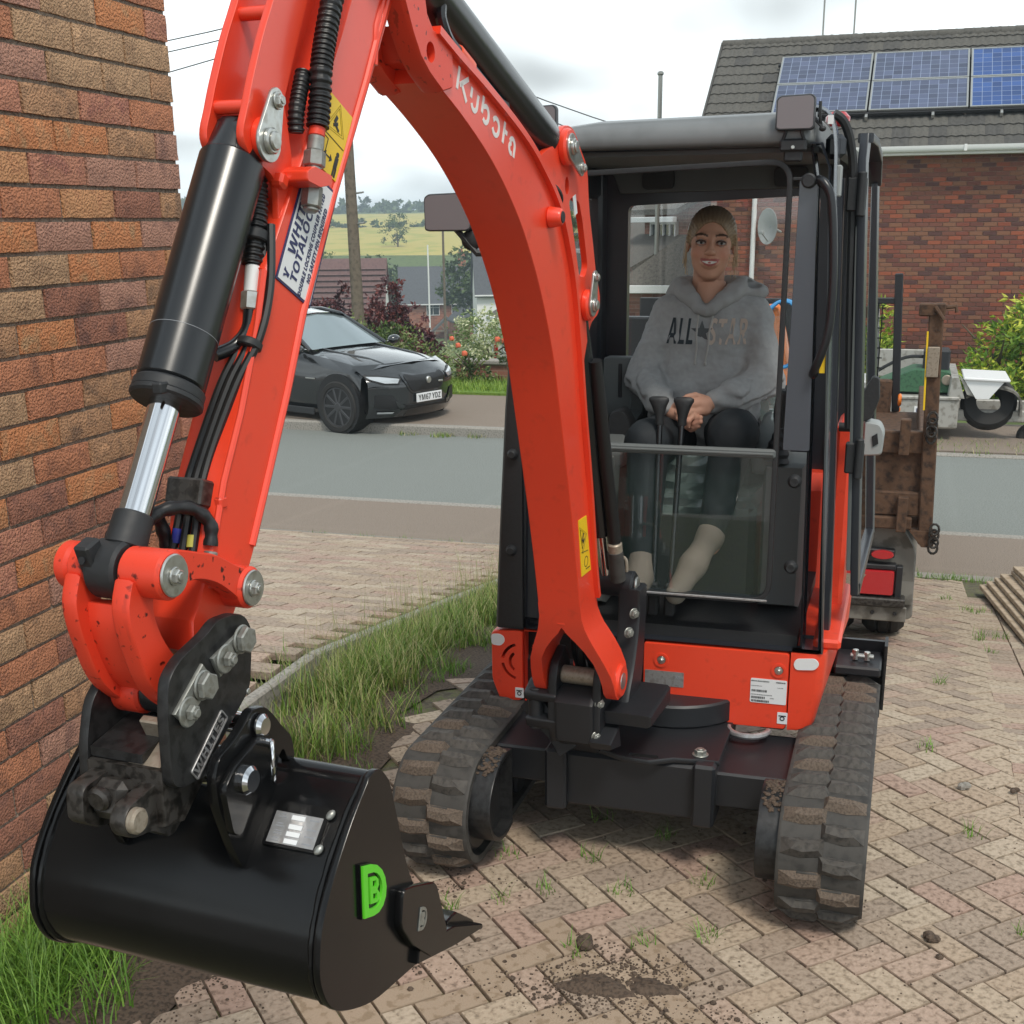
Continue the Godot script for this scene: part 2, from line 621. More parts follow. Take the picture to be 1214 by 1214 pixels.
	mat("rubber", Vector3(0.05, 0.047, 0.043), 0.72, 0.0, {"tex": grain(0.02, 36, [Vector3(0.55, 0.55, 0.55), Vector3(0.9, 0.9, 0.9), Vector3(1.25, 1.2, 1.1), Vector3(2.2, 1.9, 1.6)], [0.2, 0.45, 0.65, 0.95], 512, 6), "scale": 2.4, "bump": ripple, "nscale": 0.4})
	mat("lug_rubber", Vector3(0.072, 0.066, 0.06), 0.75, 0.0, {"tex": grain(0.03, 38, [Vector3(0.45, 0.45, 0.46), Vector3(0.9, 0.88, 0.85), Vector3(1.6, 1.4, 1.2)], [0.25, 0.5, 0.8], 512, 6), "scale": 3.4, "bump": ripple, "nscale": 0.5, "world": true})
	mat("lug_soil", Vector3(0.13, 0.1, 0.078), 0.92, 0.0, {"tex": grain(0.06, 39, [Vector3(0.5, 0.5, 0.5), Vector3(0.9, 0.88, 0.85), Vector3(1.5, 1.4, 1.3)], [0.25, 0.5, 0.8], 512, 6), "scale": 4.0, "bump": bump(0.08, 40, 2.0, 256, 4), "nscale": 0.8, "world": true})
	mat("soil", Vector3(0.1, 0.07, 0.05), 0.95, 0.0, {"tex": grain(0.05, 41, [Vector3(0.4, 0.4, 0.4), Vector3(0.9, 0.9, 0.9), Vector3(1.6, 1.5, 1.4)], [0.25, 0.5, 0.8], 512, 6), "scale": 2.5, "bump": bump(0.06, 43, 4.0, 512, 5), "nscale": 1.0, "world": true})
	mat("grey_trim", Vector3(0.11, 0.12, 0.12), 0.55, 0.0, {"bump": bump(0.3, 44, 1.0, 256, 2), "nscale": 0.15, "scale": 3.0})
	mat("light_grey_plastic", Vector3(0.3, 0.32, 0.32), 0.5)
	mat("roof_grey", Vector3(0.17, 0.18, 0.185), 0.4, 0.0, {"tex": grain(0.01, 45, [Vector3(0.85, 0.85, 0.85), Vector3(1, 1, 1), Vector3(1.25, 1.25, 1.25)], [0.3, 0.5, 0.8]), "scale": 1.2})
	mat("mirror_back", Vector3(0.19, 0.17, 0.18), 0.45)
	mat("mirror_rim", Vector3(0.035, 0.036, 0.04), 0.4)
	mat("white_label", Vector3(0.72, 0.73, 0.74), 0.45)
	mat("white_paint", Vector3(0.75, 0.76, 0.76), 0.4)
	mat("white_logo", Vector3(0.74, 0.7, 0.68), 0.4)
	mat("yellow_label", Vector3(0.8, 0.52, 0.012), 0.4)
	mat("print_black", Vector3(0.012, 0.012, 0.014), 0.5)
	mat("print_navy", Vector3(0.02, 0.025, 0.1), 0.5)
	mat("print_grey", Vector3(0.25, 0.26, 0.28), 0.5)
	mat("green_print", Vector3(0.12, 0.62, 0.03), 0.35)
	mat("steel_plate", Vector3(0.42, 0.42, 0.43), 0.35, 0.6, {"tex": dust, "scale": 6.0})
	mat("orange_plastic", Vector3(0.75, 0.09, 0.03), 0.35)
	mat("lamp_red", Vector3(0.42, 0.015, 0.02), 0.22, 0.0, {"coat": 0.6})
	mat("lamp_orange", Vector3(0.8, 0.2, 0.02), 0.25, 0.0, {"coat": 0.6})
	mat("blue_tape", Vector3(0.03, 0.04, 0.35), 0.5)
	mat("yellow_tape", Vector3(0.45, 0.42, 0.07), 0.5)
	mat("dark_void", Vector3(0.006, 0.006, 0.007), 0.8)
	glass("cab_glass", Vector3(0.15, 0.26, 0.23), 0.035)
	glass("film", Vector3(0.55, 0.72, 0.68), 0.2, 0.1)

var XB := Transform3D(Basis(Vector3(-0.07846, 0, 0.99692), Vector3.UP, Vector3(-0.99692, 0, -0.07846)), Vector3(-0.14704, 0, -0.12))

# in the boom's plane: r forward from the foot pin, y up, n to the right
func bp(r: float, y: float, n: float) -> Vector3:
	return Vector3(r, y, -n)

func plane_part(called: String, outline: Array, n0: float, n1: float, m: Material, parent: Node, bev := 0.0, holes: Array = [], angle := 40.0) -> MeshInstance3D:
	var b := Mb.new()
	b.prism(V2(outline), -n1, -n0, bev, holes)
	return part(called, b, m, parent, angle)

func bolt_head(b: Mb, at: Vector3, out: Vector3, r: float, washer := 0.0) -> void:
	out = out.normalized()
	if washer > 0.0: b.cyl(at, at + out * 0.003, washer, 20, 0.001)
	b.cyl(at, at + out * (r * 0.95), r, 6, 0.0015)
	b.cyl(at + out * r * 0.9, at + out * (r * 1.15), r * 0.55, 10, 0.0008)

func arm_group(parent: Node, called: String) -> Node3D:
	var o := bin(parent, called)
	o.transform = XB
	return o

func excavator() -> void:
	var ex := thing("mini_excavator", "red mini excavator with black cab, boom raised and bucket hanging towards the viewer", "excavator")
	track(ex, -1.0)
	track(ex, 1.0)
	undercarriage(ex)
	body(ex)
	cab(ex)
	swing_post(ex)
	boom(ex)
	dipper(ex)
	coupler(ex)
	bucket(ex)

func track(ex: Node3D, s: float) -> void:
	var xi := 0.4 * s
	var xo := 0.612 * s
	var z1 := -0.055
	var z0 := -0.86
	var R := 0.158
	var cy := 0.172
	var T := bin(ex, "track")
	# the belt: a ring round the two drums
	var path: Array[Vector2] = []
	var nrm: Array[Vector2] = []
	var straight := z1 - z0
	var loop := straight * 2.0 + TAU * R
	var at := func(d: float) -> Array:
		d = fposmod(d, loop)
		if d < straight: return [Vector2(z0 + d, cy + R), Vector2(0, 1)]
		d -= straight
		if d < PI * R:
			var a := d / R
			var q := Vector2(sin(a), cos(a))
			return [Vector2(z1, cy) + q * R, q]
		d -= PI * R
		if d < straight: return [Vector2(z1 - d, cy - R), Vector2(0, -1)]
		d -= straight
		var a := d / R
		var q := Vector2(-sin(a), -cos(a))
		return [Vector2(z0, cy) + q * R, q]
	var b := Mb.new()
	var rows: Array = []
	var n := 96
	var lo := minf(xi, xo)
	var hi := maxf(xi, xo)
	for i in n + 1:
		var q: Array = at.call(loop * i / n)
		var p: Vector2 = q[0]
		var o: Vector2 = q[1]
		var row := PackedVector3Array()
		for k: Array in [[lo, -0.024], [lo, -0.004], [lo + 0.008, 0.0], [hi - 0.008, 0.0], [hi, -0.004], [hi, -0.024]]:
			var w: Vector2 = p + o * float(k[1])
			row.push_back(Vector3(k[0], w.y, w.x))
		rows.append(row)
	b.skin(rows, true)
	part("belt", b, mats.rubber, T, 50)
	# the lugs, staggered left and right
	var count := 32
	var pitch := loop / count
	var meshes: Array[Mesh] = []
	for side: float in [-1.0, 1.0]:
		for v in 2:
			var L := Mb.new()
			# local x across the belt, y out, z along it
			var h := 0.02
			var xa := 0.006
			var xb := 0.098
			var base: Array[Vector3] = [Vector3(-0.005, 0, -0.026), Vector3(xb, 0, -0.02), Vector3(xb, 0, 0.02), Vector3(0.05, 0, 0.026), Vector3(-0.005, 0, 0.018)]
			var top: Array[Vector3] = [Vector3(xa, h, -0.014), Vector3(0.06, h, -0.01), Vector3(0.072, h * 0.9, 0.006), Vector3(0.045, h, 0.011), Vector3(xa, h, 0.004)]
			var sg := side
			var fix := func(q: Vector3) -> Vector3: return Vector3(q.x * sg, q.y, q.z)
			for k in 5:
				var k2 := (k + 1) % 5
				var q0: Vector3 = fix.call(base[k])
				var q1: Vector3 = fix.call(base[k2])
				var q2: Vector3 = fix.call(top[k2])
				var q3: Vector3 = fix.call(top[k])
				if sg > 0: L.quad(q1, q0, q3, q2)
				else: L.quad(q0, q1, q2, q3)
			var c0: Vector3 = fix.call(top[0])
			for k in [1, 2, 3]:
				var q1: Vector3 = fix.call(top[k])
				var q2: Vector3 = fix.call(top[k + 1])
				if sg > 0: L.tri(c0, q2, q1)
				else: L.tri(c0, q1, q2)
			meshes.append(L.mesh(25))
	for i in count:
		for j in 2:
			var q: Array = at.call(pitch * (i + 0.5 * j))
			var p: Vector2 = q[0]
			var o: Vector2 = q[1]
			var y := Vector3(0, o.y, o.x)
			var x := Vector3.RIGHT
			var zz := x.cross(y)
			var soil := "lug_soil" if rng.randf() < 0.3 else "lug_rubber"
			put("tread_lug", meshes[j * 2], mats[soil], T, Transform3D(Basis(x, y, zz) * Basis.from_scale(Vector3(1, rng.randf_range(0.9, 1.05), 1)), Vector3((xi + xo) * 0.5, p.y - o.y * 0.001, p.x - o.x * 0.001)))
	# small ribs between the lugs, along the middle
	var rb := Mb.new()
	for i in count * 2:
		var q: Array = at.call(pitch * 0.5 * (i + 0.5))
		var p: Vector2 = q[0]
		var o: Vector2 = q[1]
		var y := Vector3(0, o.y, o.x)
		rb.box(Vector3((xi + xo) * 0.5 + (0.03 if i % 2 == 0 else -0.03), p.y, p.x), Vector3(0.05, 0.012, 0.006), 0.002, Basis(Vector3.RIGHT, y, Vector3.RIGHT.cross(y)))
	part("belt_rib", rb, mats.rubber, T).set_meta("kind", "stuff")
	# wheels, track frame and its end cap on the inner side
	b = Mb.new()
	var mid := (xi + xo) * 0.5
	for zc: float in [z1, z0]:
		b.cyl(Vector3(mid - 0.045, cy, zc), Vector3(mid + 0.045, cy, zc), R - 0.024, 32, 0.008)
		for e: float in [-1.0, 1.0]: b.cyl(Vector3(mid + e * 0.05, cy, zc), Vector3(mid + e * 0.098, cy, zc), R - 0.034, 32, 0.01)
	part("idler_wheel", b, mats.frame_black, T)
	b = Mb.new()
	for k in 3:
		var zc := lerpf(z0 + 0.2, z1 - 0.2, k / 2.0)
		b.cyl(Vector3(mid - 0.09, 0.075, zc), Vector3(mid + 0.09, 0.075, zc), 0.05, 20, 0.008)
	part("track_roller", b, mats.frame_black, T)
	b = Mb.new()
	b.box(Vector3(mid, 0.19, (z0 + z1) * 0.5), Vector3(0.13, 0.13, straight - 0.08), 0.012)
	part("track_frame", b, mats.frame_black, T)
	# rounded guard, cut flat at the back, that stands out on the inner side
	b = Mb.new()
	var outer := PackedVector2Array()
	var inner := PackedVector2Array()
	for k in 19:
		var a := deg_to_rad(-112 + 224.0 * k / 18)
		outer.push_back(Vector2(cos(a) * 0.15 - 0.085, sin(a) * 0.122 + 0.2))
		inner.push_back(Vector2(cos(a) * 0.138 - 0.085, sin(a) * 0.11 + 0.2))
	# outline in (z, y), carried along x
	var f := Transform3D(Basis(Vector3(0, 0, 1), Vector3(0, 1, 0), Vector3(-1, 0, 0)), Vector3.ZERO)
	b.t = f
	var xn := 0.345
	var xm := 0.41
	var za := minf(-xn * s, -xm * s)
	var zb := maxf(-xn * s, -xm * s)
	b.prism(outer, za, zb, 0.003, [inner])
	b.prism(inner, lerpf(za, zb, 0.55 if s < 0 else 0.3), lerpf(za, zb, 0.7 if s < 0 else 0.45))
	part("idler_guard", b, mats.coupler_steel, T)
	b = Mb.new()
	var crumb := RandomNumberGenerator.new()
	crumb.seed = 5
	for k in 90:
		var a := deg_to_rad(crumb.randf_range(50, 105))
		b.ball(Vector3(s * crumb.randf_range(0.35, 0.405), sin(a) * 0.122 + 0.2, cos(a) * 0.15 - 0.085), Vector3(1, 0.6, 1) * crumb.randf_range(0.003, 0.009), 6, 4)
	part("caked_soil", b, mats.soil, T).set_meta("kind", "stuff")

func undercarriage(ex: Node3D) -> void:
	var U := bin(ex, "undercarriage")
	var b := Mb.new()
	# the cross beam: a deep middle with a thinner sliding leg to each track
	b.box(Vector3(-0.02, 0.235, -0.36), Vector3(0.46, 0.16, 0.4), 0.01)
	part("cross_frame", b, mats.frame_black, U)
	b = Mb.new()
	b.box(Vector3(-0.33, 0.255, -0.33), Vector3(0.24, 0.1, 0.3), 0.006)
	part("sliding_leg", b, mats.frame_black, U)
	b = Mb.new()
	b.box(Vector3(0.3, 0.245, -0.33), Vector3(0.24, 0.1, 0.3), 0.006)
	part("sliding_leg", b, mats.frame_black, U)
	b = Mb.new()
	b.box(Vector3(0.185, 0.24, -0.345), Vector3(0.06, 0.18, 0.43), 0.008)
	part("leg_sleeve", b, mats.frame_black, U)
	b = Mb.new()
	b.box(Vector3(-0.22, 0.24, -0.345), Vector3(0.06, 0.18, 0.43), 0.008)
	part("leg_sleeve", b, mats.frame_black, U)
	# top plate with a lifting eye cut into its front lip
	b = Mb.new()
	b.t = Transform3D(Basis(Vector3(1, 0, 0), Vector3(0, 0, -1), Vector3(0, 1, 0)), Vector3.ZERO)
	b.prism(smooth2(V2([-0.24, 0.17, -0.1, 0.165, -0.03, 0.13, 0.04, 0.125, 0.1, 0.16, 0.22, 0.17, 0.22, 0.5, -0.24, 0.5]), 1), 0.317, 0.332, 0.004, [rect2(-0.02, 0.142, 0.06, 0.163, 0.01)])
	part("top_plate", b, mats.frame_black, U)
	b = Mb.new()
	b.cyl(Vector3(0.03, 0.332, -0.56), Vector3(0.03, 0.4, -0.56), 0.21, 36, 0.006)
	part("slew_ring", b, mats.frame_black, U)
	b = Mb.new()
	bolt_head(b, Vector3(0.165, 0.332, -0.2), Vector3.UP, 0.016, 0.022)
	part("bolt", b, mats.bolt_dull, U)
	b = Mb.new()
	var loop: Array = []
	for k in 17:
		var a := PI * k / 16
		loop.append(Vector3(0.265 + cos(a) * 0.055, 0.325, -0.43 + sin(a) * 0.055))
	b.tube(loop, 0.009, 8)
	part("tie_down_loop", b, mats.steel_plate, U)
	# blade folded behind the tracks
	b = Mb.new()
	b.t = Transform3D(Basis(Vector3(0, 0, 1), Vector3(0, 1, 0), Vector3(-1, 0, 0)), Vector3.ZERO)
	b.prism(V2([-1.05, 0.16, -1.035, 0.16, -1.06, 0.29, -1.03, 0.42, -1.045, 0.42, -1.075, 0.29]), -0.615, 0.615, 0.002)
	part("dozer_blade", b, mats.black_paint, U)
	b = Mb.new()
	b.t = Transform3D(Basis(Vector3(0, 0, 1), Vector3(0, 1, 0), Vector3(-1, 0, 0)), Vector3.ZERO)
	b.prism(V2([-1.1, 0.2, -1.0, 0.2, -0.985, 0.42, -1.07, 0.425]), -0.625, -0.615, 0.002)
	part("blade_end_plate", b, mats.coupler_steel, U)
	b = Mb.new()
	b.box(Vector3(0.54, 0.37, -0.95), Vector3(0.14, 0.03, 0.17), 0.006)
	b.box(Vector3(0.3, 0.22, -0.92), Vector3(0.08, 0.06, 0.3), 0.006)
	part("blade_arm", b, mats.frame_black, U)
	b = Mb.new()
	b.cyl(Vector3(0.515, 0.4, -0.93), Vector3(0.585, 0.4, -0.93), 0.008, 10, 0.001)
	b.cyl(Vector3(0.53, 0.388, -0.93), Vector3(0.53, 0.42, -0.93), 0.01, 8, 0.001)
	b.cyl(Vector3(0.565, 0.388, -0.93), Vector3(0.565, 0.415, -0.93), 0.01, 8, 0.001)
	part("blade_pipe", b, mats.zinc, U)

func panel(b: Mb, x0: float, y0: float, x1: float, y1: float, z0: float, z1: float, r: float, bev: float) -> void:
	b.prism(rect2(x0, y0, x1, y1, r), z0, z1, bev)

func body(ex: Node3D) -> void:
	var B := bin(ex, "upper_body")
	# floor frame
	var b := Mb.new()
	b.box(Vector3(-0.02, 0.395, -0.85), Vector3(0.86, 0.13, 0.72), 0.01)
	part("revolving_frame", b, mats.frame_black, B)
	# the red skirt in front, right of the boom; sides lean in a little at the bottom
	b = Mb.new()
	b.prism(rounded(V2([-0.045, 0.34, 0.0, 0.322, 0.366, 0.326, 0.366, 0.553, -0.045, 0.551]), 0.012), -0.56, -0.448, 0.006)
	part("front_skirt", b, mats.red_plastic, B)
	# corner piece, wrapped round to the side
	b = Mb.new()
	b.t = Transform3D(Basis(Vector3(1, 0, 0), Vector3(0, 0, -1), Vector3(0, 1, 0)), Vector3.ZERO)
	var lower := V2([0.369, 0.452, 0.395, 0.455, 0.42, 0.475, 0.432, 0.52, 0.45, 1.1, 0.33, 1.1, 0.369, 0.6])
	var upper := V2([0.369, 0.448, 0.438, 0.451, 0.459, 0.466, 0.466, 0.5, 0.5, 1.12, 0.33, 1.12, 0.369, 0.6])
	var rows: Array = []
	for k: Array in [[0.326, 0.0], [0.332, 0.2], [0.4, 0.62], [0.46, 0.92], [0.54, 1.0], [0.556, 0.93]]:
		var row := PackedVector3Array()
		for q in lower.size():
			var w := lower[q].lerp(upper[q], k[1])
			row.push_back(Vector3(w.x, w.y, k[0]))
		rows.append(row)
	for i in rows.size() - 1:
		for q in lower.size():
			var q2 := (q + 1) % lower.size()
			b.quad(rows[i][q2], rows[i][q], rows[i + 1][q], rows[i + 1][q2])
	for e: Array in [[rows[0], 1], [rows[rows.size() - 1], 0]]:
		var flat := PackedVector2Array()
		for q: Vector3 in e[0]: flat.push_back(Vector2(q.x, q.y))
		var idx := Geometry2D.triangulate_polygon(flat)
		for i in range(0, idx.size(), 3): b.tri(e[0][idx[i]], e[0][idx[i + 1]], e[0][idx[i + 2]])
	part("corner_skirt", b, mats.red_plastic, B, 50)
	# step along the side, behind the corner
	b = Mb.new()
	b.box(Vector3(0.46, 0.57, -0.8), Vector3(0.075, 0.03, 0.6), 0.008)
	part("side_step", b, mats.red_plastic, B)
	b = Mb.new()
	b.box(Vector3(0.455, 0.85, -0.98), Vector3(0.05, 0.56, 0.26), 0.012)
	part("side_panel", b, mats.red_plastic, B)
	# recessed bolts
	for x: float in [0.008, 0.338]:
		b = Mb.new()
		b.ring(Vector3(x, 0.501, -0.4485), Vector3(x, 0.501, -0.445), 0.014, 0.021, 24)
		part("bolt_boss", b, mats.red_plastic, B)
		b = Mb.new()
		bolt_head(b, Vector3(x, 0.501, -0.449), Vector3.BACK, 0.008, 0.012)
		part("bolt", b, mats.zinc, B)
	label(B, "rating_plate", Vector3(0.018, 0.446, -0.4468), 0.112, 0.045, mats.steel_plate)
	write("595", 0.009, mats.print_grey, B, Transform3D(Basis(), Vector3(0.058, 0.452, -0.4458)))
	label(B, "barcode_label", Vector3(0.313, 0.437, -0.4468), 0.1, 0.072, mats.white_label)
	bars(B, Vector3(0.313, 0.437, -0.4458), 0.1, 0.072)
	label(B, "warning_label", Vector3(0.355, 0.361, -0.4468), 0.028, 0.034, mats.white_label)
	b = Mb.new()
	b.ring(Vector3(0.355, 0.36, -0.4458), Vector3(0.355, 0.36, -0.4454), 0.004, 0.007, 16)
	b.box(Vector3(0.355, 0.368, -0.4456), Vector3(0.02, 0.003, 0.0004))
	part("pictogram", b, mats.print_black, B)
	b = Mb.new()
	b.prism(rounded(V2([0.384, 0.508, 0.436, 0.512, 0.448, 0.53, 0.436, 0.546, 0.384, 0.541, 0.376, 0.525]), 0.012, 4), -0.449, -0.4456, 0.0008)
	part("reflector", b, mats.white_label, B)
	# left of the boom: red lower cover with a pattern of curved slots
	var slots: Array = []
	for c: Array in [[-0.4, 1.0], [-0.4, -1.0]]:
		for rr: float in [0.031, 0.054]:
			for s2: float in ([1.0, -1.0] if rr > 0.04 else [0.0]):
				var o := PackedVector2Array()
				var a0 := deg_to_rad(105.0 if s2 > 0 else (188.0 if s2 < 0 else 125.0))
				var a1 := deg_to_rad(172.0 if s2 > 0 else (255.0 if s2 < 0 else 235.0))
				for k in 9:
					var a := lerpf(a0, a1, k / 8.0)
					o.push_back(Vector2(-0.404 - 0.012 * c[1] + cos(a) * (rr + 0.0045) * c[1], 0.452 + sin(a) * (rr + 0.0045)))
				for k in 9:
					var a := lerpf(a1, a0, k / 8.0)
					o.push_back(Vector2(-0.404 - 0.012 * c[1] + cos(a) * (rr - 0.0045) * c[1], 0.452 + sin(a) * (rr - 0.0045)))
				slots.append(Mb.ccw(o))
	var left_slots: Array = []
	var right_slots: Array = []
	for o: PackedVector2Array in slots:
		if o[0].x < -0.404: left_slots.append(o)
		else: right_slots.append(o)
	b = Mb.new()
	b.prism(rounded(V2([-0.505, 0.39, -0.478, 0.322, -0.407, 0.33, -0.407, 0.552, -0.505, 0.544]), 0.016), -0.6, -0.452, 0.006, left_slots)
	part("vent_cover", b, mats.red_plastic, B)
	b = Mb.new()
	b.prism(V2([-0.403, 0.33, -0.25, 0.333, -0.25, 0.557, -0.403, 0.552]), -0.6, -0.453, 0.004, right_slots)
	part("vent_cover", b, mats.red_plastic, B)
	b = Mb.new()
	b.box(Vector3(-0.36, 0.45, -0.53), Vector3(0.2, 0.18, 0.06))
	part("vent_void", b, mats.dark_void, B)
	label(B, "warning_label", Vector3(-0.418, 0.355, -0.4508), 0.026, 0.032, mats.white_label)
	b = Mb.new()
	b.ring(Vector3(-0.418, 0.353, -0.4498), Vector3(-0.418, 0.353, -0.4494), 0.004, 0.007, 16)
	b.box(Vector3(-0.418, 0.362, -0.4496), Vector3(0.018, 0.003, 0.0004))
	part("pictogram", b, mats.print_black, B)
	b = Mb.new()
	b.prism(rounded(V2([-0.504, 0.5, -0.475, 0.498, -0.462, 0.512, -0.464, 0.528, -0.478, 0.536, -0.504, 0.534]), 0.01, 4), -0.4535, -0.4506, 0.0006)
	part("reflector", b, mats.white_label, B)
	# tall black cover beside the cab, leaning in towards the top
	b = Mb.new()
	b.t = Transform3D(Basis(Vector3(1, 0, 0), Vector3(0, 0, -1), Vector3(0, 1, 0)), Vector3.ZERO)
	rows = []
	for k: Array in [[0.556, -0.492, 0.45], [0.57, -0.49, 0.446], [0.9, -0.473, 0.448], [1.2, -0.456, 0.452], [1.33, -0.447, 0.46], [1.36, -0.42, 0.49]]:
		var row := PackedVector3Array()
		var x0: float = k[1]
		var z0: float = k[2]
		for q: Array in [[x0 + 0.012, z0], [-0.405, z0], [-0.405, 1.2], [x0, 1.2], [x0, z0 + 0.012]]:
			row.push_back(Vector3(q[0], q[1], k[0]))
		rows.append(row)
	for i in rows.size() - 1:
		for q in 5:
			var q2 := (q + 1) % 5
			b.quad(rows[i][q2], rows[i][q], rows[i + 1][q], rows[i + 1][q2])
	var tp: PackedVector3Array = rows[rows.size() - 1]
	for k in [1, 2, 3]: b.tri(tp[0], tp[k + 1], tp[k])
	part("engine_cover", b, mats.black_plastic, B, 50)
	for q: Array in [[-0.43, 1.075, 0.016], [-0.437, 0.795, 0.017]]:
		b = Mb.new()
		b.cyl(Vector3(q[0], q[1], -0.45), Vector3(q[0], q[1], -0.432), q[2], 16, 0.004, q[2] * 0.8)
		part("rubber_stop", b, mats.black_plastic, B)
	# counterweight at the back
	b = Mb.new()
	b.box(Vector3(-0.02, 0.66, -1.27), Vector3(0.9, 0.5, 0.16), 0.05)
	part("counterweight", b, mats.red_plastic, B)

func label(parent: Node, called: String, at: Vector3, w: float, h: float, m: Material, basis := Basis()) -> MeshInstance3D:
	var b := Mb.new()
	b.t = Transform3D(basis, at)
	b.prism(rect2(-w / 2, -h / 2, w / 2, h / 2, minf(w, h) * 0.05, 2), -0.0008, 0.0005)
	return part(called, b, m, parent)

# rows of fine print and bar codes on a white label (no readable words in the photograph)
func bars(parent: Node, at: Vector3, w: float, h: float) -> void:
	var b := Mb.new()
	var r := RandomNumberGenerator.new()
	r.seed = 4
	for k: Array in [[0.4, -0.48, 0.0, 0.05], [0.4, 0.2, 0.46, 0.05], [0.2, -0.48, -0.2, 0.02], [0.18, 0.25, 0.4, 0.02], [0.0, -0.46, -0.05, 0.09], [-0.16, -0.48, 0.1, 0.03], [-0.28, -0.46, -0.1, 0.09], [-0.28, 0.06, 0.16, 0.03], [-0.42, -0.46, 0.04, 0.09]]:
		var x: float = k[1]
		while x < k[2]:
			var ww := r.randf_range(0.006, 0.02)
			b.box(at + Vector3((x + ww * 0.5) * w, k[0] * h, 0), Vector3(ww * w, k[3] * h, 0.0004))
			x += ww + r.randf_range(0.006, 0.016)
	part("print", b, mats.print_black, parent).set_meta("kind", "stuff")

func yz(b: Mb) -> void:
	# outlines in (z, y), carried along -x
	b.t = Transform3D(Basis(Vector3(0, 0, 1), Vector3(0, 1, 0), Vector3(-1, 0, 0)), Vector3.ZERO)

func cab(ex: Node3D) -> void:
	var K := bin(ex, "cab")
	var b := Mb.new()
	# front frame with its tall opening, corners rounded at the top
	var outline := V2([-0.4, 0.556, 0.453, 0.556, 0.436, 0.9, 0.424, 1.2, 0.408, 1.55, 0.394, 1.82, 0.37, 1.88, -0.38, 1.872])
	var hole := PackedVector2Array()
	for q in rounded(V2([-0.34, 0.695, 0.298, 0.697, 0.298, 1.838, -0.34, 1.815]), 0.055, 6): hole.push_back(q)
	b.prism(outline, -0.505, -0.45, 0.008, [hole])
	part("front_frame", b, mats.cab_black, K)
	# rubber seal round the opening
	b = Mb.new()
	var ring := []
	for q in hole: ring.append(Vector3(q.x, q.y, -0.455))
	b.sweep(ring, rect2(-0.007, -0.007, 0.007, 0.007, 0.003, 2), Vector3.BACK, false, true)
	part("window_seal", b, mats.black_plastic, K)
	b = Mb.new()
	b.prism(rounded(V2([0.316, 1.118, 0.385, 1.118, 0.366, 1.79, 0.35, 1.8, 0.322, 1.8]), 0.006), -0.451, -0.4475, 0.0012)
	part("post_panel", b, mats.cab_gloss, K)
	for q: Array in [[0.352, 1.037], [0.355, 0.802]]:
		b = Mb.new()
		b.cyl(Vector3(q[0], q[1], -0.45), Vector3(q[0], q[1], -0.43), 0.019, 20, 0.005, 0.015)
		b.ring(Vector3(q[0], q[1], -0.431), Vector3(q[0], q[1], -0.428), 0.006, 0.011, 14)
		part("rubber_stop", b, mats.black_plastic, K)
	b = Mb.new()
	b.cyl(Vector3(0.345, 1.79, -0.45), Vector3(0.345, 1.79, -0.425), 0.018, 18, 0.004)
	b.box(Vector3(0.325, 1.795, -0.446), Vector3(0.04, 0.008, 0.008), 0.002)
	part("window_stop", b, mats.black_plastic, K)
	# side post, curving in to the roof
	b = Mb.new()
	b.prism(smooth2(V2([0.446, 0.56, 0.44, 0.9, 0.43, 1.2, 0.418, 1.55, 0.41, 1.8, 0.404, 1.89, 0.388, 1.945, 0.36, 1.965, 0.34, 1.965]), 3) + V2([0.34, 1.88, 0.355, 1.8, 0.375, 1.2, 0.39, 0.56]), -0.585, -0.458, 0.014)
	part("side_post", b, mats.cab_gloss, K, 50)
	b = Mb.new()
	b.prism(V2([0.462, 0.56, 0.452, 0.9, 0.441, 1.2, 0.428, 1.55, 0.42, 1.8, 0.4, 1.8, 0.41, 1.2, 0.43, 0.56]), -0.66, -0.588, 0.006)
	part("door_post", b, mats.cab_black, K)
	b = Mb.new()
	b.box(Vector3(0.412, 1.79, -0.52), Vector3(0.014, 0.075, 0.05), 0.003)
	part("side_lamp", b, mats.light_grey_plastic, K)
	# lower part below the bar and the bar that splits the window
	b = Mb.new()
	b.box(Vector3(-0.02, 1.106, -0.452), Vector3(0.638, 0.024, 0.022), 0.005)
	b.box(Vector3(-0.02, 1.106, -0.439), Vector3(0.63, 0.007, 0.006), 0.002)
	part("window_bar", b, mats.grey_trim, K)
	b = Mb.new()
	b.box(Vector3(-0.02, 0.9, -0.468), Vector3(0.63, 0.395, 0.004))
	part("lower_windscreen", b, mats.cab_glass, K)
	b = Mb.new()
	b.box(Vector3(-0.02, 0.7, -0.447), Vector3(0.63, 0.006, 0.006), 0.001)
	part("glass_trim", b, mats.steel_plate, K)
	# roof with a rounded rim
	b = Mb.new()
	var xs := [-0.43, -0.2, 0.0, 0.2, 0.36]
	var rows: Array = []
	for x: float in [-0.44, -0.43, -0.4, -0.2, 0.0, 0.2, 0.33, 0.352]:
		var up := 1.936 + 0.012 * (x + 0.43) / 0.78
		var e := 0.0 if absf(x) < 0.4 and x < 0.34 else 0.02
		var row := PackedVector3Array()
		for q: Array in [[1.873, -0.452 - e], [1.885, -0.436 - e], [1.915, -0.438 - e], [up - e * 0.8, -0.462 - e], [up + 0.012 - e, -0.55], [up + 0.016 - e, -0.9], [up + 0.005 - e, -1.36], [up - 0.03, -1.41], [1.873, -1.41]]:
			row.push_back(Vector3(x, q[0], q[1]))
		rows.append(row)
	b.skin(rows, true)
	for e: Array in [[rows[0], 1], [rows[rows.size() - 1], 0]]:
		for k in range(1, 8):
			if e[1] == 1: b.tri(e[0][0], e[0][k], e[0][k + 1])
			else: b.tri(e[0][0], e[0][k + 1], e[0][k])
	part("roof", b, mats.roof_grey, K, 60)
	b = Mb.new()
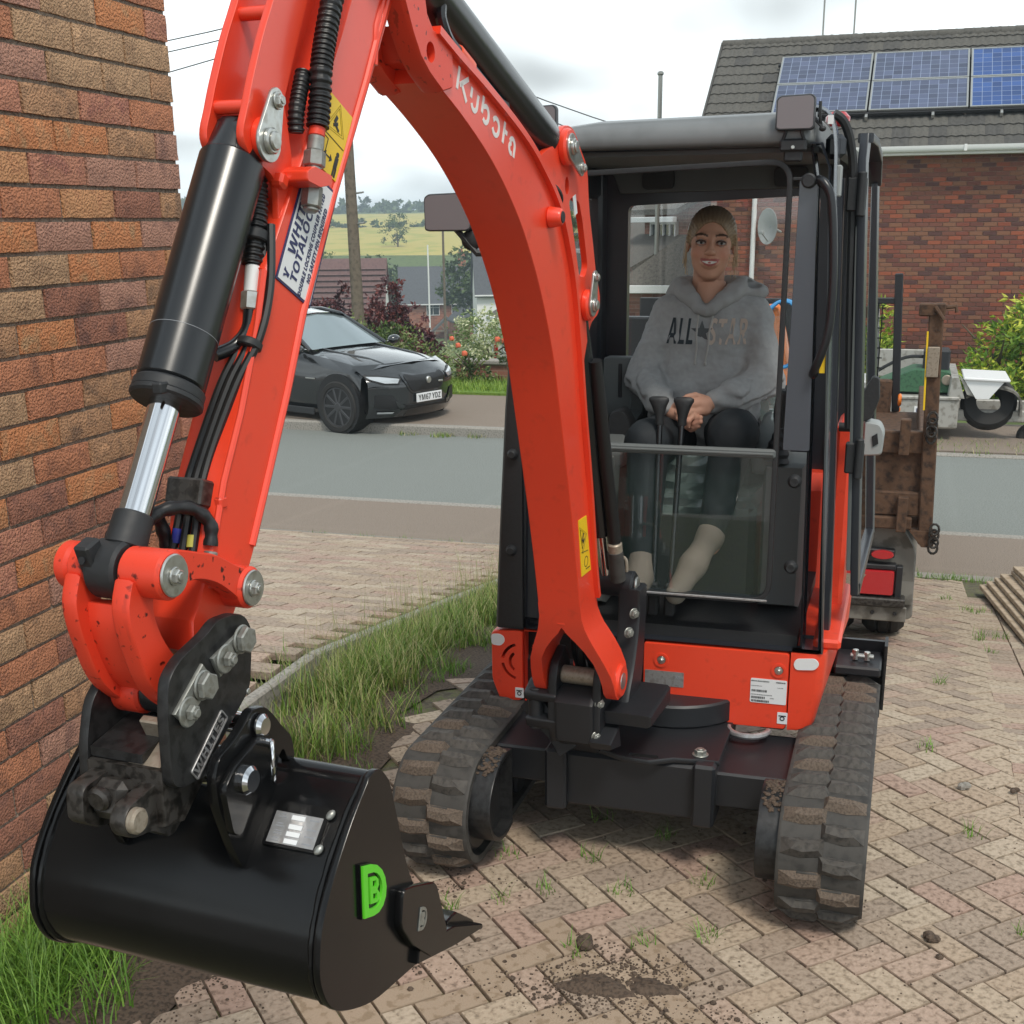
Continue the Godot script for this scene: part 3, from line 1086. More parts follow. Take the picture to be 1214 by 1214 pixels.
	b.box(Vector3(-0.02, 1.866, -0.95), Vector3(0.76, 0.012, 0.9))
	part("ceiling_liner", b, mats.grey_trim, K)
	# back of the cab, with its window
	b = Mb.new()
	b.prism(V2([-0.43, 0.86, 0.42, 0.86, 0.4, 1.86, -0.42, 1.86]), -1.34, -1.3, 0.004, [rounded(V2([-0.294, 1.1, 0.315, 1.1, 0.315, 1.772, -0.294, 1.747]), 0.02, 4)])
	part("rear_frame", b, mats.cab_black, K)
	b = Mb.new()
	b.box(Vector3(0.01, 1.43, -1.325), Vector3(0.62, 0.68, 0.004))
	part("rear_window", b, mats.cab_glass, K)
	b = Mb.new()
	b.box(Vector3(-0.02, 0.62, -1.3), Vector3(0.8, 0.5, 0.04))
	b.box(Vector3(-0.02, 0.57, -0.9), Vector3(0.8, 0.04, 0.8))
	part("cab_floor", b, mats.black_plastic, K)
	# roof lining panel seen through the front
	b = Mb.new()
	b.prism(V2([-0.35, 1.868, -0.315, 1.784, 0.345, 1.794, 0.345, 1.878]), -1.298, -1.27, 0.004)
	part("headlining", b, mats.grey_trim, K)
	for x: float in [-0.19, 0.225]:
		b = Mb.new()
		b.prism(rect2(x - 0.052, 1.795, x + 0.052, 1.855, 0.018), -1.272, -1.255, 0.004)
		part("speaker", b, mats.black_plastic, K)
	# left wall: posts and glass
	b = Mb.new()
	b.box(Vector3(-0.4, 1.22, -1.27), Vector3(0.07, 1.28, 0.09), 0.012)
	b.box(Vector3(-0.4, 1.82, -0.9), Vector3(0.06, 0.1, 0.8), 0.01)
	b.box(Vector3(-0.4, 0.76, -0.9), Vector3(0.05, 0.36, 0.78), 0.01)
	b.box(Vector3(-0.385, 1.22, -0.49), Vector3(0.06, 1.28, 0.06), 0.012)
	part("left_frame", b, mats.cab_black, K)
	b = Mb.new()
	b.box(Vector3(-0.4, 1.36, -0.87), Vector3(0.005, 0.84, 0.7))
	part("side_window", b, mats.cab_glass, K)
	# right back post and upper rail of the doorway
	b = Mb.new()
	b.box(Vector3(0.42, 1.22, -1.29), Vector3(0.05, 1.28, 0.08), 0.012)
	b.box(Vector3(0.395, 1.875, -0.95), Vector3(0.05, 0.06, 0.75), 0.012)
	part("door_frame_rail", b, mats.cab_black, K)
	b = Mb.new()
	b.tube(smooth([Vector3(0.385, 1.955, -0.6), Vector3(0.41, 1.935, -0.61), Vector3(0.43, 1.88, -0.63), Vector3(0.441, 1.78, -0.65), Vector3(0.452, 1.5, -0.66), Vector3(0.472, 1.15, -0.66)], 5), 0.012, 8)
	part("door_seal", b, mats.black_plastic, K)
	# open door, folded back along the side
	var far_top := Vector3(0.476, 1.8, -1.24)
	var far_low := Vector3(0.54, 0.72, -1.24)
	b = Mb.new()
	b.sweep([Vector3(0.522, 0.68, -0.66), Vector3(0.515, 0.8, -0.66), Vector3(0.47, 1.7, -0.66), Vector3(0.462, 1.84, -0.668), Vector3(0.463, 1.9, -0.7)], rect2(-0.022, -0.011, 0.022, 0.011, 0.004, 2), Vector3(0.99, 0.05, 0.12))
	b.sweep([Vector3(0.463, 1.9, -0.7), Vector3(0.47, 1.9, -0.95), Vector3(0.475, 1.87, -1.18), far_top], rect2(-0.02, -0.012, 0.02, 0.012, 0.004, 2), Vector3.UP)
	b.sweep([far_top, far_low], rect2(-0.02, -0.012, 0.02, 0.012, 0.004, 2), Vector3(0.99, 0.05, 0.12))
	b.sweep([Vector3(0.522, 0.69, -0.66), far_low], rect2(-0.012, -0.02, 0.012, 0.02, 0.004, 2), Vector3.UP)
	part("door_frame", b, mats.cab_black, K)
	b = Mb.new()
	b.sweep([Vector3(0.5, 0.75, -0.655), Vector3(0.462, 1.68, -0.655)], rect2(-0.014, -0.006, 0.014, 0.006, 0.002, 2), Vector3(0.99, 0.05, 0.12))
	part("door_edge_seal", b, mats.grey_trim, K)
	b = Mb.new()
	b.quad(Vector3(0.522, 0.7, -0.67), far_low, far_top, Vector3(0.466, 1.86, -0.67))
	part("door_glass", b, mats.cab_glass, K)
	for y: float in [1.76, 1.07]:
		b = Mb.new()
		var x := 0.452 + (1.76 - y) * 0.06
		b.box(Vector3(x, y, -0.65), Vector3(0.05, 0.085, 0.03), 0.004)
		b.cyl(Vector3(x + 0.012, y - 0.055, -0.632), Vector3(x + 0.012, y + 0.055, -0.632), 0.012, 12, 0.003)
		part("door_hinge", b, mats.black_plastic, K)
	b = Mb.new()
	b.prism(rounded(V2([0.505, 1.03, 0.562, 1.034, 0.566, 1.1, 0.552, 1.128, 0.505, 1.135]), 0.012), -0.98, -0.9, 0.01)
	part("door_handle", b, mats.light_grey_plastic, K)
	b = Mb.new()
	b.prism(V2([0.535, 1.06, 0.55, 1.07, 0.545, 1.1, 0.53, 1.09]), -0.899, -0.896, 0.0)
	part("door_latch", b, mats.print_black, K)
	b = Mb.new()
	b.prism(rounded(V2([0.5, 1.13, 0.525, 1.14, 0.545, 1.2, 0.54, 1.26, 0.52, 1.265, 0.492, 1.21]), 0.008), -0.93, -0.9, 0.006)
	part("door_grip", b, mats.black_plastic, K)
	b = Mb.new()
	b.tube([Vector3(0.44, 1.13, -0.8), Vector3(0.5, 1.13, -0.8)], 0.013, 10)
	part("door_stay", b, mats.black_plastic, K)
	# grab rail on the front post
	b = Mb.new()
	b.tube(smooth([Vector3(0.366, 1.788, -0.47), Vector3(0.37, 1.792, -0.435), Vector3(0.385, 1.782, -0.42), Vector3(0.404, 1.74, -0.415), Vector3(0.417, 1.6, -0.415), Vector3(0.419, 1.47, -0.415), Vector3(0.41, 1.4, -0.415), Vector3(0.392, 1.345, -0.42), Vector3(0.383, 1.32, -0.44), Vector3(0.383, 1.315, -0.47)], 5), 0.011, 10)
	part("grab_rail", b, mats.black_paint, K)
	label(K, "warning_label", Vector3(0.404, 1.36, -0.4565), 0.014, 0.08, mats.yellow_label)
	# mirrors on both front corners
	mirror(K, Vector3(0.306, 1.947, -0.415), 0.094, 0.082, 0.0)
	mirror(K, Vector3(-0.605, 1.728, -0.44), 0.135, 0.1, 0.02)
	mirror(K, Vector3(-0.345, 1.952, -0.46), 0.08, 0.075, 0.0)
	b = Mb.new()
	b.box(Vector3(0.303, 1.873, -0.44), Vector3(0.066, 0.03, 0.03), 0.005)
	b.box(Vector3(0.303, 1.85, -0.444), Vector3(0.045, 0.03, 0.02), 0.004)
	b.tube([Vector3(0.286, 1.91, -0.425), Vector3(0.278, 1.885, -0.43)], 0.004, 6)
	b.tube([Vector3(0.32, 1.91, -0.425), Vector3(0.328, 1.885, -0.43)], 0.004, 6)
	part("mirror_bracket", b, mats.black_plastic, K)
	b = Mb.new()
	b.cyl(Vector3(0.303, 1.868, -0.425), Vector3(0.303, 1.868, -0.421), 0.005, 6, 0.001)
	part("bolt", b, mats.zinc, K)
	b = Mb.new()
	b.tube([Vector3(0.366, 1.915, -0.45), Vector3(0.362, 1.94, -0.44), Vector3(0.362, 1.972, -0.44)], 0.004, 6)
	b.tube([Vector3(0.348, 1.935, -0.45), Vector3(0.37, 1.912, -0.445)], 0.0035, 6)
	b.ball(Vector3(0.37, 1.91, -0.446), Vector3(0.009, 0.007, 0.007), 10, 6)
	part("washer_pipe", b, mats.black_plastic, K)
	b = Mb.new()
	b.ball(Vector3(-0.545, 1.655, -0.46), Vector3(0.03, 0.028, 0.012), 14, 8)
	part("round_mirror", b, mats.black_plastic, K)
	b = Mb.new()
	b.tube([Vector3(-0.36, 1.62, -0.48), Vector3(-0.53, 1.62, -0.46), Vector3(-0.6, 1.7, -0.45)], 0.009, 8)
	part("mirror_arm", b, mats.black_plastic, K)
	b = Mb.new()
	b.cyl(Vector3(0.365, 1.955, -1.1), Vector3(0.365, 1.995, -1.1), 0.035, 18, 0.014)
	part("beacon", b, mats.lamp_red, K)
	label(K, "warning_label", Vector3(0.388, 1.93, -0.4475), 0.014, 0.02, mats.white_label)
	interior(K)

func mirror(K: Node3D, at: Vector3, w: float, h: float, lean: float) -> void:
	var b := Mb.new()
	b.t = Transform3D(Basis(Vector3.RIGHT, lean), at)
	b.prism(rounded(V2([-w * 0.5, -h * 0.46, -w * 0.42, -h * 0.5, w * 0.42, -h * 0.5, w * 0.5, -h * 0.44, w * 0.5, h * 0.4, w * 0.4, h * 0.5, -w * 0.4, h * 0.47, -w * 0.5, h * 0.38]), 0.012), -0.02, 0.004, 0.004)
	part("mirror_shell", b, mats.mirror_rim, K)
	b = Mb.new()
	b.t = Transform3D(Basis(Vector3.RIGHT, lean), at)
	w -= 0.008
	h -= 0.008
	b.prism(rounded(V2([-w * 0.5, -h * 0.46, -w * 0.42, -h * 0.5, w * 0.42, -h * 0.5, w * 0.5, -h * 0.44, w * 0.5, h * 0.4, w * 0.4, h * 0.5, -w * 0.4, h * 0.47, -w * 0.5, h * 0.38]), 0.012), 0.0035, 0.0055, 0.0008)
	part("mirror_face", b, mats.mirror_back, K)

func interior(K: Node3D) -> void:
	# seat
	var b := Mb.new()
	b.box(Vector3(0.02, 0.97, -0.97), Vector3(0.44, 0.12, 0.42), 0.045)
	b.box(Vector3(0.02, 1.18, -1.2), Vector3(0.36, 0.44, 0.1), 0.045, Basis(Vector3.RIGHT, -0.12))
	part("seat", b, mats.black_plastic, K)
	b = Mb.new()
	b.box(Vector3(0.02, 0.75, -0.97), Vector3(0.4, 0.3, 0.4), 0.02)
	part("seat_base", b, mats.black_plastic, K)
	# left console and joystick
	b = Mb.new()
	b.prism(rect2(-0.302, 1.1, -0.17, 1.292, 0.014), -1.06, -1.0, 0.006)
	part("side_console", b, mats.grey_trim, K)
	b = Mb.new()
	b.box(Vector3(-0.246, 1.22, -0.9985), Vector3(0.012, 0.105, 0.004), 0.002)
	part("console_slot", b, mats.print_black, K)
	for s: float in [-1.0, 1.0]:
		b = Mb.new()
		yz(b)
		var x := -0.215 if s < 0 else 0.245
		b.prism(rounded(V2([-1.08, 1.0, -0.74, 0.99, -0.72, 1.05, -0.8, 1.1, -1.0, 1.13, -1.08, 1.13]), 0.02), -x - 0.04, -x + 0.04, 0.012)
		part("armrest", b, mats.grey_trim, K)
		x = -0.262 if s < 0 else 0.28
		b = Mb.new()
		var prof: Array[Vector2] = [Vector2(0, 0)]
		for k in 9: prof.append(Vector2((0.042 - 0.003 * k) * (1.0 if k % 2 == 0 else 0.86), 0.012 * k))
		prof.append(Vector2(0, 0.1))
		b.lathe(prof, Transform3D(Basis(Vector3.BACK, 0.15 * -s), Vector3(x + 0.01 * s * -1.0, 1.035, -0.75)), 18)
		part("bellows", b, mats.black_plastic, K, 20)
		b = Mb.new()
		b.tube(smooth([Vector3(x, 1.12, -0.75), Vector3(x - 0.003, 1.16, -0.75), Vector3(x + 0.004, 1.21, -0.748), Vector3(x + 0.008, 1.238, -0.745)], 4), [0.013, 0.014, 0.015, 0.017, 0.019, 0.02, 0.021, 0.021, 0.022, 0.022, 0.021, 0.019, 0.014], 12)
		part("joystick", b, mats.black_plastic, K)
	b = Mb.new()
	b.prism(rounded(V2([-0.235, 1.03, -0.165, 1.03, -0.16, 1.12, -0.19, 1.165, -0.235, 1.15]), 0.02), -0.86, -0.78, 0.01)
	part("console_box", b, mats.black_plastic, K)
	b = Mb.new()
	b.prism(V2([-0.33, 0.6, -0.2, 0.6, -0.2, 1.03, -0.33, 1.06]), -0.95, -0.62, 0.02)
	part("console_base", b, mats.grey_trim, K)
	b = Mb.new()
	b.prism(V2([0.24, 0.6, 0.36, 0.6, 0.36, 1.03, 0.24, 1.03]), -0.95, -0.72, 0.02)
	part("console_base", b, mats.grey_trim, K)
	# travel levers with flared grips, and the foot pedals
	for x: float in [-0.045, 0.018]:
		b = Mb.new()
		b.tube([Vector3(x * 0.75 + 0.0, 0.66, -0.52), Vector3(x, 1.155, -0.615)], 0.0085, 10)
		part("travel_lever", b, mats.tube_black, K)
		b = Mb.new()
		var rows: Array = []
		for k: Array in [[1.145, 0.011, 0.012], [1.15, 0.014, 0.014], [1.16, 0.0125, 0.0125], [1.175, 0.0145, 0.014], [1.2, 0.022, 0.015], [1.214, 0.029, 0.014], [1.222, 0.028, 0.011], [1.226, 0.02, 0.006]]:
			var row := PackedVector3Array()
			for j in 14:
				var a := TAU * j / 14
				row.push_back(Vector3(x + (0.004 if x > 0 else -0.004) * (k[0] - 1.15) / 0.07 + cos(a) * k[1], k[0], -0.618 - sin(a) * k[2]))
			rows.append(row)
		b.skin(rows, true)
		for j in range(1, 13): b.tri(rows[7][0], rows[7][j], rows[7][j + 1])
		part("lever_grip", b, mats.black_plastic, K, 50)
		b = Mb.new()
		b.box(Vector3(x * 0.75, 0.66, -0.53), Vector3(0.03, 0.1, 0.04), 0.006)
		part("pedal", b, mats.black_plastic, K)
	# clear film still wrapped round the seat
	b = Mb.new()
	var fr := RandomNumberGenerator.new()
	fr.seed = 3
	for q: Array in [[0.0, 1.17, -1.14, 0.215, 0.24], [0.0, 0.96, -0.745, 0.25, 0.1]]:
		var rows: Array = []
		for i in 9:
			var row := PackedVector3Array()
			for j in 13:
				var u := float(j) / 12 * 2.0 - 1.0
				var v := float(i) / 8 * 2.0 - 1.0
				row.push_back(Vector3(0.02 + u * q[3] + fr.randf_range(-0.008, 0.008), q[1] + v * q[4], q[2] + fr.randf_range(-0.016, 0.016) - absf(u) ** 3 * 0.07))
			rows.append(row)
		b.skin(rows)
	for s: float in [-1.0, 1.0]:
		# loose folds beside the hips
		var rows: Array = []
		for i in 8:
			var row := PackedVector3Array()
			for j in 6:
				var u := float(j) / 5
				var v := float(i) / 7
				row.push_back(Vector3(0.02 + s * (0.215 + 0.05 * u * (1.0 - 0.6 * v) + fr.randf_range(-0.006, 0.006)), 0.99 + v * 0.27 * (1.0 - 0.35 * u), -0.86 - 0.1 * u - 0.13 * v + fr.randf_range(-0.012, 0.012)))
			rows.append(row)
		b.skin(rows)
	part("seat_film", b, mats.film, K, 25)

func swing_post(ex: Node3D) -> void:
	var S := arm_group(ex, "swing_post")
	var b := Mb.new()
	# casting under the boom foot
	b.prism(V2([-0.13, 0.34, 0.0, 0.34, 0.06, 0.39, 0.07, 0.5, 0.03, 0.53, -0.09, 0.53, -0.15, 0.45]), -0.055, 0.05, 0.01)
	part("swing_casting", b, mats.frame_black, S)
	for s: float in [-1.0, 1.0]:
		b = Mb.new()
		b.prism(rounded(V2([0.03, 0.36, 0.055, 0.42, 0.05, 0.56, 0.03, 0.6, -0.03, 0.63, -0.06, 0.58, -0.08, 0.4, -0.05, 0.36]), 0.015), minf(s * 0.05, s * 0.072), maxf(s * 0.05, s * 0.072), 0.004)
		part("fork_cheek", b, mats.frame_black, S)
	b = Mb.new()
	b.cyl(bp(0.0, 0.555, -0.05), bp(0.0, 0.555, 0.05), 0.024, 22, 0.004)
	part("pivot_pin", b, mats.dull_pin, S)
	b = Mb.new()
	b.cyl(bp(0.0, 0.555, 0.112), bp(0.0, 0.555, 0.119), 0.024, 22, 0.003)
	part("pin_end", b, mats.zinc, S)
	# hoses that pass through the fork
	for k: Array in [[-0.03, 0.0], [-0.01, 0.02], [0.012, 0.01], [0.03, -0.01]]:
		b = Mb.new()
		b.tube(smooth([bp(-0.1 + k[1], 0.52, k[0]), bp(-0.05 + k[1], 0.6, k[0]), bp(-0.02, 0.66, k[0] * 0.8), bp(-0.01, 0.74, k[0] * 0.7)], 4), 0.011, 8)
		part("hose", b, mats.hose, S)
	b = Mb.new()
	b.cyl(bp(-0.025, 0.635, 0.0), bp(-0.02, 0.665, 0.0), 0.013, 8, 0.002)
	part("hose_end", b, mats.dull_pin, S)
	# the two ears on the left, and the knuckle that carries the swing cylinder
	b = Mb.new()
	b.prism(rounded(V2([-0.1, 0.49, 0.05, 0.485, 0.06, 0.51, 0.0, 0.535, -0.1, 0.52]), 0.01), 0.05, 0.14, 0.006)
	b.prism(rounded(V2([-0.1, 0.425, 0.05, 0.41, 0.06, 0.44, -0.1, 0.455]), 0.008), 0.05, 0.135, 0.004)
	part("left_ear", b, mats.frame_black, S)
	b = Mb.new()
	b.cyl(bp(0.03, 0.405, -0.115), bp(0.03, 0.52, -0.115), 0.02, 14, 0.003)
	part("swing_pin", b, mats.frame_black, S)
	b = Mb.new()
	b.sweep([bp(0.0, 0.47, -0.145), bp(0.01, 0.43, -0.1), bp(0.02, 0.39, -0.05), bp(0.03, 0.35, -0.02)], rect2(-0.03, -0.012, 0.03, 0.012, 0.004, 2), Vector3(0.9, 0.3, 0.2))
	part("brace", b, mats.frame_black, S)
	# right-hand horn up to the lift cylinder's lower pin
	b = Mb.new()
	b.prism(smooth2(V2([-0.02, 0.44, -0.05, 0.5, -0.09, 0.56, -0.12, 0.63, -0.135, 0.7, -0.13, 0.765]), 3) + smooth2(V2([-0.205, 0.765, -0.2, 0.69, -0.19, 0.6, -0.17, 0.5, -0.14, 0.43]), 3), -0.12, -0.06, 0.008)
	part("horn", b, mats.frame_black, S)
	b = Mb.new()
	b.cyl(bp(-0.165, 0.77, -0.03), bp(-0.165, 0.77, 0.098), 0.036, 22, 0.006)
	part("lift_pin_boss", b, mats.frame_black, S)
	b = Mb.new()
	b.cyl(bp(-0.165, 0.77, 0.098), bp(-0.165, 0.77, 0.106), 0.022, 20, 0.003)
	part("pin_end", b, mats.zinc, S)
	b = Mb.new()
	b.tube(smooth([bp(-0.16, 0.8, 0.03), bp(-0.16, 0.838, 0.032), bp(-0.16, 0.846, 0.05), bp(-0.16, 0.838, 0.072), bp(-0.16, 0.8, 0.075)], 4), 0.0045, 8)
	part("pin_handle", b, mats.dull_pin, S)
	b = Mb.new()
	for q: Array in [[-0.13, 0.7, 0.125], [-0.1, 0.655, 0.12], [0.04, 0.5, 0.085], [0.05, 0.41, 0.08]]:
		bolt_head(b, bp(q[0], q[1], q[2] - 0.02), Vector3(0.6, 0, -0.8), 0.012, 0.015)
	part("bolt", b, mats.bolt_dull, S).set_meta("kind", "stuff")
	# foot of the horn, bolted to the frame on the right
	b = Mb.new()
	b.prism(V2([-0.18, 0.44, 0.02, 0.44, 0.025, 0.475, -0.18, 0.49]), -0.2, -0.07, 0.01)
	part("right_wing", b, mats.frame_black, S)
	b = Mb.new()
	b.prism(V2([-0.02, 0.36, 0.07, 0.385, 0.08, 0.405, 0.0, 0.43]), -0.11, -0.05, 0.006)
	part("lower_lug", b, mats.frame_black, S)

func pin_plate(parent: Node, a: Vector2, b2: Vector2, n: float, r: float) -> void:
	# keeper plate between a big pin end and a bolt, on the face at n
	var d := (b2 - a).normalized()
	var o := PackedVector2Array()
	var a0 := d.angle()
	for k in 13: o.push_back(a + Vector2.from_angle(a0 + PI / 2 + PI * k / 12) * r)
	for k in 13: o.push_back(b2 + Vector2.from_angle(a0 - PI / 2 + PI * k / 12) * r * 0.62)
	var m := Mb.new()
	m.prism(o, -n - 0.005, -n, 0.0012)
	part("keeper_plate", m, mats.zinc, parent)
	m = Mb.new()
	m.cyl(bp(a.x, a.y, n + 0.004), bp(a.x, a.y, n + 0.012), r * 0.62, 20, 0.002)
	m.cyl(bp(a.x, a.y, n + 0.011), bp(a.x, a.y, n + 0.016), r * 0.45, 20, 0.002)
	part("pin_end", m, mats.zinc, parent)
	m = Mb.new()
	bolt_head(m, bp(b2.x, b2.y, n + 0.005), Vector3(0, 0, -1), r * 0.33, r * 0.42)
	part("bolt", m, mats.zinc, parent)

func boom(ex: Node3D) -> void:
	var O := arm_group(ex, "boom")
	var inner := smooth2(V2([0.924, 1.921, 0.826, 1.88, 0.731, 1.833, 0.66, 1.79, 0.594, 1.741, 0.529, 1.682, 0.47, 1.612, 0.43, 1.555, 0.392, 1.49, 0.351, 1.405, 0.314, 1.297, 0.279, 1.19, 0.236, 1.055, 0.192, 0.9, 0.158, 0.762]), 3)
	var outer := smooth2(V2([0.04, 0.79, 0.062, 0.88, 0.104, 1.03, 0.14, 1.155, 0.166, 1.258, 0.19, 1.385, 0.216, 1.513, 0.255, 1.61, 0.312, 1.708, 0.394, 1.782, 0.475, 1.834, 0.576, 1.88, 0.701, 1.928, 0.821, 1.968, 0.9, 1.994]), 3)
	var box := inner.duplicate()
	box.append_array(outer)
	var b := Mb.new()
	b.prism(box, -0.055, 0.055, 0.0035)
	part("boom_box", b, mats.red_paint, O, 30)
	# flange plate along the upper edge, a little wider than the box
	b = Mb.new()
	var line := smooth2(V2([0.05, 0.79, 0.074, 0.866, 0.112, 1.045, 0.146, 1.18, 0.17, 1.27, 0.19, 1.36, 0.211, 1.452, 0.236, 1.545, 0.262, 1.61, 0.316, 1.7, 0.377, 1.757, 0.442, 1.8, 0.504, 1.836, 0.6, 1.878, 0.742, 1.93, 0.848, 1.965, 0.925, 1.993]), 3)
	var rows: Array = []
	for i in line.size():
		var d := (line[mini(i + 1, line.size() - 1)] - line[maxi(i - 1, 0)]).normalized()
		var up := Vector2(-d.y, d.x) if d.y < 0 else Vector2(-d.y, d.x)
		var o := line[i] + up * 0.013
		rows.append(PackedVector3Array([Vector3(line[i].x, line[i].y, 0.067), Vector3(o.x, o.y, 0.067), Vector3(o.x, o.y, -0.067), Vector3(line[i].x, line[i].y, -0.067)]))
	for i in rows.size() - 1:
		for k in 4:
			var k2 := (k + 1) % 4
			b.quad(rows[i][k2], rows[i][k], rows[i + 1][k], rows[i + 1][k2])
	var e: PackedVector3Array = rows[rows.size() - 1]
	b.quad(e[3], e[2], e[1], e[0])
	part("flange", b, mats.red_paint, O, 30)
	# cast head with its cross hole
	b = Mb.new()
	var head := V2([0.905, 1.906, 0.955, 1.93, 0.987, 1.952, 1.013, 1.985, 1.04, 2.03, 1.08, 2.05, 1.135, 2.06, 1.15, 2.1, 1.12, 2.15, 1.06, 2.16, 1.0, 2.12, 0.965, 2.06, 0.955, 2.02, 0.935, 2.0, 0.905, 1.998, 0.86, 1.972, 0.862, 1.915])
	b.prism(head, -0.0605, -0.02, 0.008, [circle2(Vector2(0.949, 1.963), 0.016, 14)])
	b.prism(head, 0.02, 0.0605, 0.008, [circle2(Vector2(0.949, 1.963), 0.016, 14)])
	b.prism(V2([0.86, 1.93, 0.95, 1.95, 0.985, 2.0, 0.93, 1.99, 0.86, 1.96]), -0.03, 0.03)
	part("boom_head", b, mats.red_worn, O, 35)
	# foot: two cheeks that spread to the pivot pin
	for s: float in [-1.0, 1.0]:
		b = Mb.new()
		var st := [[0.8, 0.168, 0.04, 0.0, 0.055], [0.762, 0.158, 0.03, 0.0, 0.0555], [0.735, 0.15, 0.018, 0.0, 0.061], [0.715, 0.142, 0.008, 0.012, 0.067], [0.695, 0.135, -0.004, 0.03, 0.075], [0.665, 0.122, -0.02, 0.052, 0.087], [0.63, 0.105, -0.034, 0.07, 0.1], [0.59, 0.08, -0.05, 0.077, 0.109], [0.56, 0.064, -0.055, 0.08, 0.112], [0.53, 0.048, -0.048, 0.08, 0.112], [0.51, 0.025, -0.03, 0.08, 0.112]]
		rows = []
		for q: Array in st:
			rows.append(PackedVector3Array([bp(q[1], q[0], s * q[3]), bp(q[1], q[0], s * q[4]), bp(q[2], q[0], s * q[4]), bp(q[2], q[0], s * q[3])]))
		for i in rows.size() - 1:
			for k in 4:
				var k2 := (k + 1) % 4
				if s > 0: b.quad(rows[i][k], rows[i][k2], rows[i + 1][k2], rows[i + 1][k])
				else: b.quad(rows[i][k2], rows[i][k], rows[i + 1][k], rows[i + 1][k2])
		var w: PackedVector3Array = rows[rows.size() - 1]
		if s > 0: b.quad(w[0], w[1], w[2], w[3])
		else: b.quad(w[3], w[2], w[1], w[0])
		b.cyl(bp(0, 0.555, s * 0.079), bp(0, 0.555, s * 0.1175), 0.046, 28, 0.006)
		part("boom_foot", b, mats.red_paint, O, 32)
	b = Mb.new()
	b.box(Vector3(0.151, 0.747, 0.0), Vector3(0.006, 0.01, 0.022), 0.002)
	part("weld_block", b, mats.red_paint, O)
	# twin plates for the cylinder pins, with long slots
	var plate := smooth2(V2([0.44, 1.825, 0.4, 1.82, 0.37, 1.835, 0.342, 1.844, 0.31, 1.852, 0.285, 1.868, 0.261, 1.884, 0.231, 1.897, 0.19, 1.897, 0.16, 1.883, 0.12, 1.85, 0.082, 1.819, 0.07, 1.77, 0.06, 1.722, 0.036, 1.66, 0.013, 1.596, 0.008, 1.58, -0.005, 1.562, -0.024, 1.528, -0.02, 1.498, 0.0, 1.482, 0.036, 1.47, 0.06, 1.445, 0.09, 1.39]), 2)
	plate.append_array(V2([0.13, 1.26, 0.17, 1.24, 0.22, 1.45, 0.265, 1.6, 0.33, 1.72, 0.44, 1.81]))
	var slot := rounded(V2([0.205, 1.742, 0.185, 1.752, 0.135, 1.742, 0.11, 1.7, 0.072, 1.6, 0.09, 1.576, 0.132, 1.58, 0.158, 1.64]), 0.012)
	for s: float in [-1.0, 1.0]:
		b = Mb.new()
		b.prism(plate, minf(s * 0.022, s * 0.036), maxf(s * 0.022, s * 0.036), 0.002, [slot, circle2(Vector2(0.218, 1.775), 0.013, 12, 0.019), circle2(Vector2(0.342, 1.775), 0.008, 10)])
		for q: Array in [[0.239, 1.853, 0.038], [0.086, 1.513, 0.036]]: b.cyl(bp(q[0], q[1], s * 0.034), bp(q[0], q[1], s * 0.052), q[2], 24, 0.004)
		part("cylinder_bracket", b, mats.red_paint, O, 35)
	pin_plate(O, Vector2(0.239, 1.853), Vector2(0.176, 1.812), 0.052, 0.028)
	pin_plate(O, Vector2(0.086, 1.513), Vector2(0.072, 1.575), 0.052, 0.026)
	b = Mb.new()
	b.box(Vector3(0.165, 1.735, -0.0365), Vector3(0.02, 0.042, 0.001), 0.0, Basis(Vector3.BACK, -0.3))
	b.t = Transform3D(Basis(), Vector3(-0.028, -0.02, 0))
	part("number_label", b, mats.white_label, O)
	b = Mb.new()
	b.cyl(bp(0.383, 1.709, 0.054), bp(0.383, 1.709, 0.085), 0.022, 20, 0.004, 0.018)
	part("stop_boss", b, mats.red_paint, O)
	b = Mb.new()
	b.cyl(bp(0.383, 1.709, 0.084), bp(0.383, 1.709, 0.087), 0.012, 16, 0.001)
	part("stop_rubber", b, mats.black_plastic, O)
	b = Mb.new()
	b.tube(smooth([bp(0.342, 1.775, 0.04), bp(0.325, 1.768, 0.05), bp(0.3, 1.745, 0.052), bp(0.275, 1.7, 0.03)], 4), 0.005, 7)
	part("cable", b, mats.hose, O)
	# arm cylinder on top of the boom
	b = Mb.new()
	var dir := Vector2(0.94, 0.342)
	var at := func(d: float, off: float, n: float) -> Vector3: return bp(0.239 + dir.x * d - dir.y * off, 1.853 + dir.y * d + dir.x * off, n)
	b.cyl(at.call(0.045, 0, 0), at.call(0.95, 0, 0), 0.044, 28, 0.006)
	part("arm_cylinder", b, mats.tube_black, O)
	b = Mb.new()
	b.cyl(bp(0.239, 1.853, -0.02), bp(0.239, 1.853, 0.02), 0.036, 22, 0.003)
	b.cyl(at.call(0.7, 0, 0), at.call(0.76, 0, 0), 0.05, 28, 0.004)
	part("cylinder_end", b, mats.tube_black, O)
	b = Mb.new()
	b.tube(smooth([at.call(0.3, -0.045, 0.02), at.call(0.36, -0.062, 0.03), at.call(0.48, -0.066, 0.034), at.call(0.6, -0.066, 0.034)], 4), 0.011, 8)
	part("hose", b, mats.hose, O)
	b = Mb.new()
	b.cyl(at.call(0.5, -0.066, 0.034), at.call(0.56, -0.066, 0.034), 0.014, 12, 0.002)
	part("hose_end", b, mats.orange_plastic, O)
	b = Mb.new()
	b.tube(smooth([at.call(0.56, -0.066, 0.034), at.call(0.6, -0.062, 0.034), at.call(0.625, -0.04, 0.03), at.call(0.63, -0.02, 0.03)], 4), 0.01, 8)
	part("elbow", b, mats.tube_black, O)
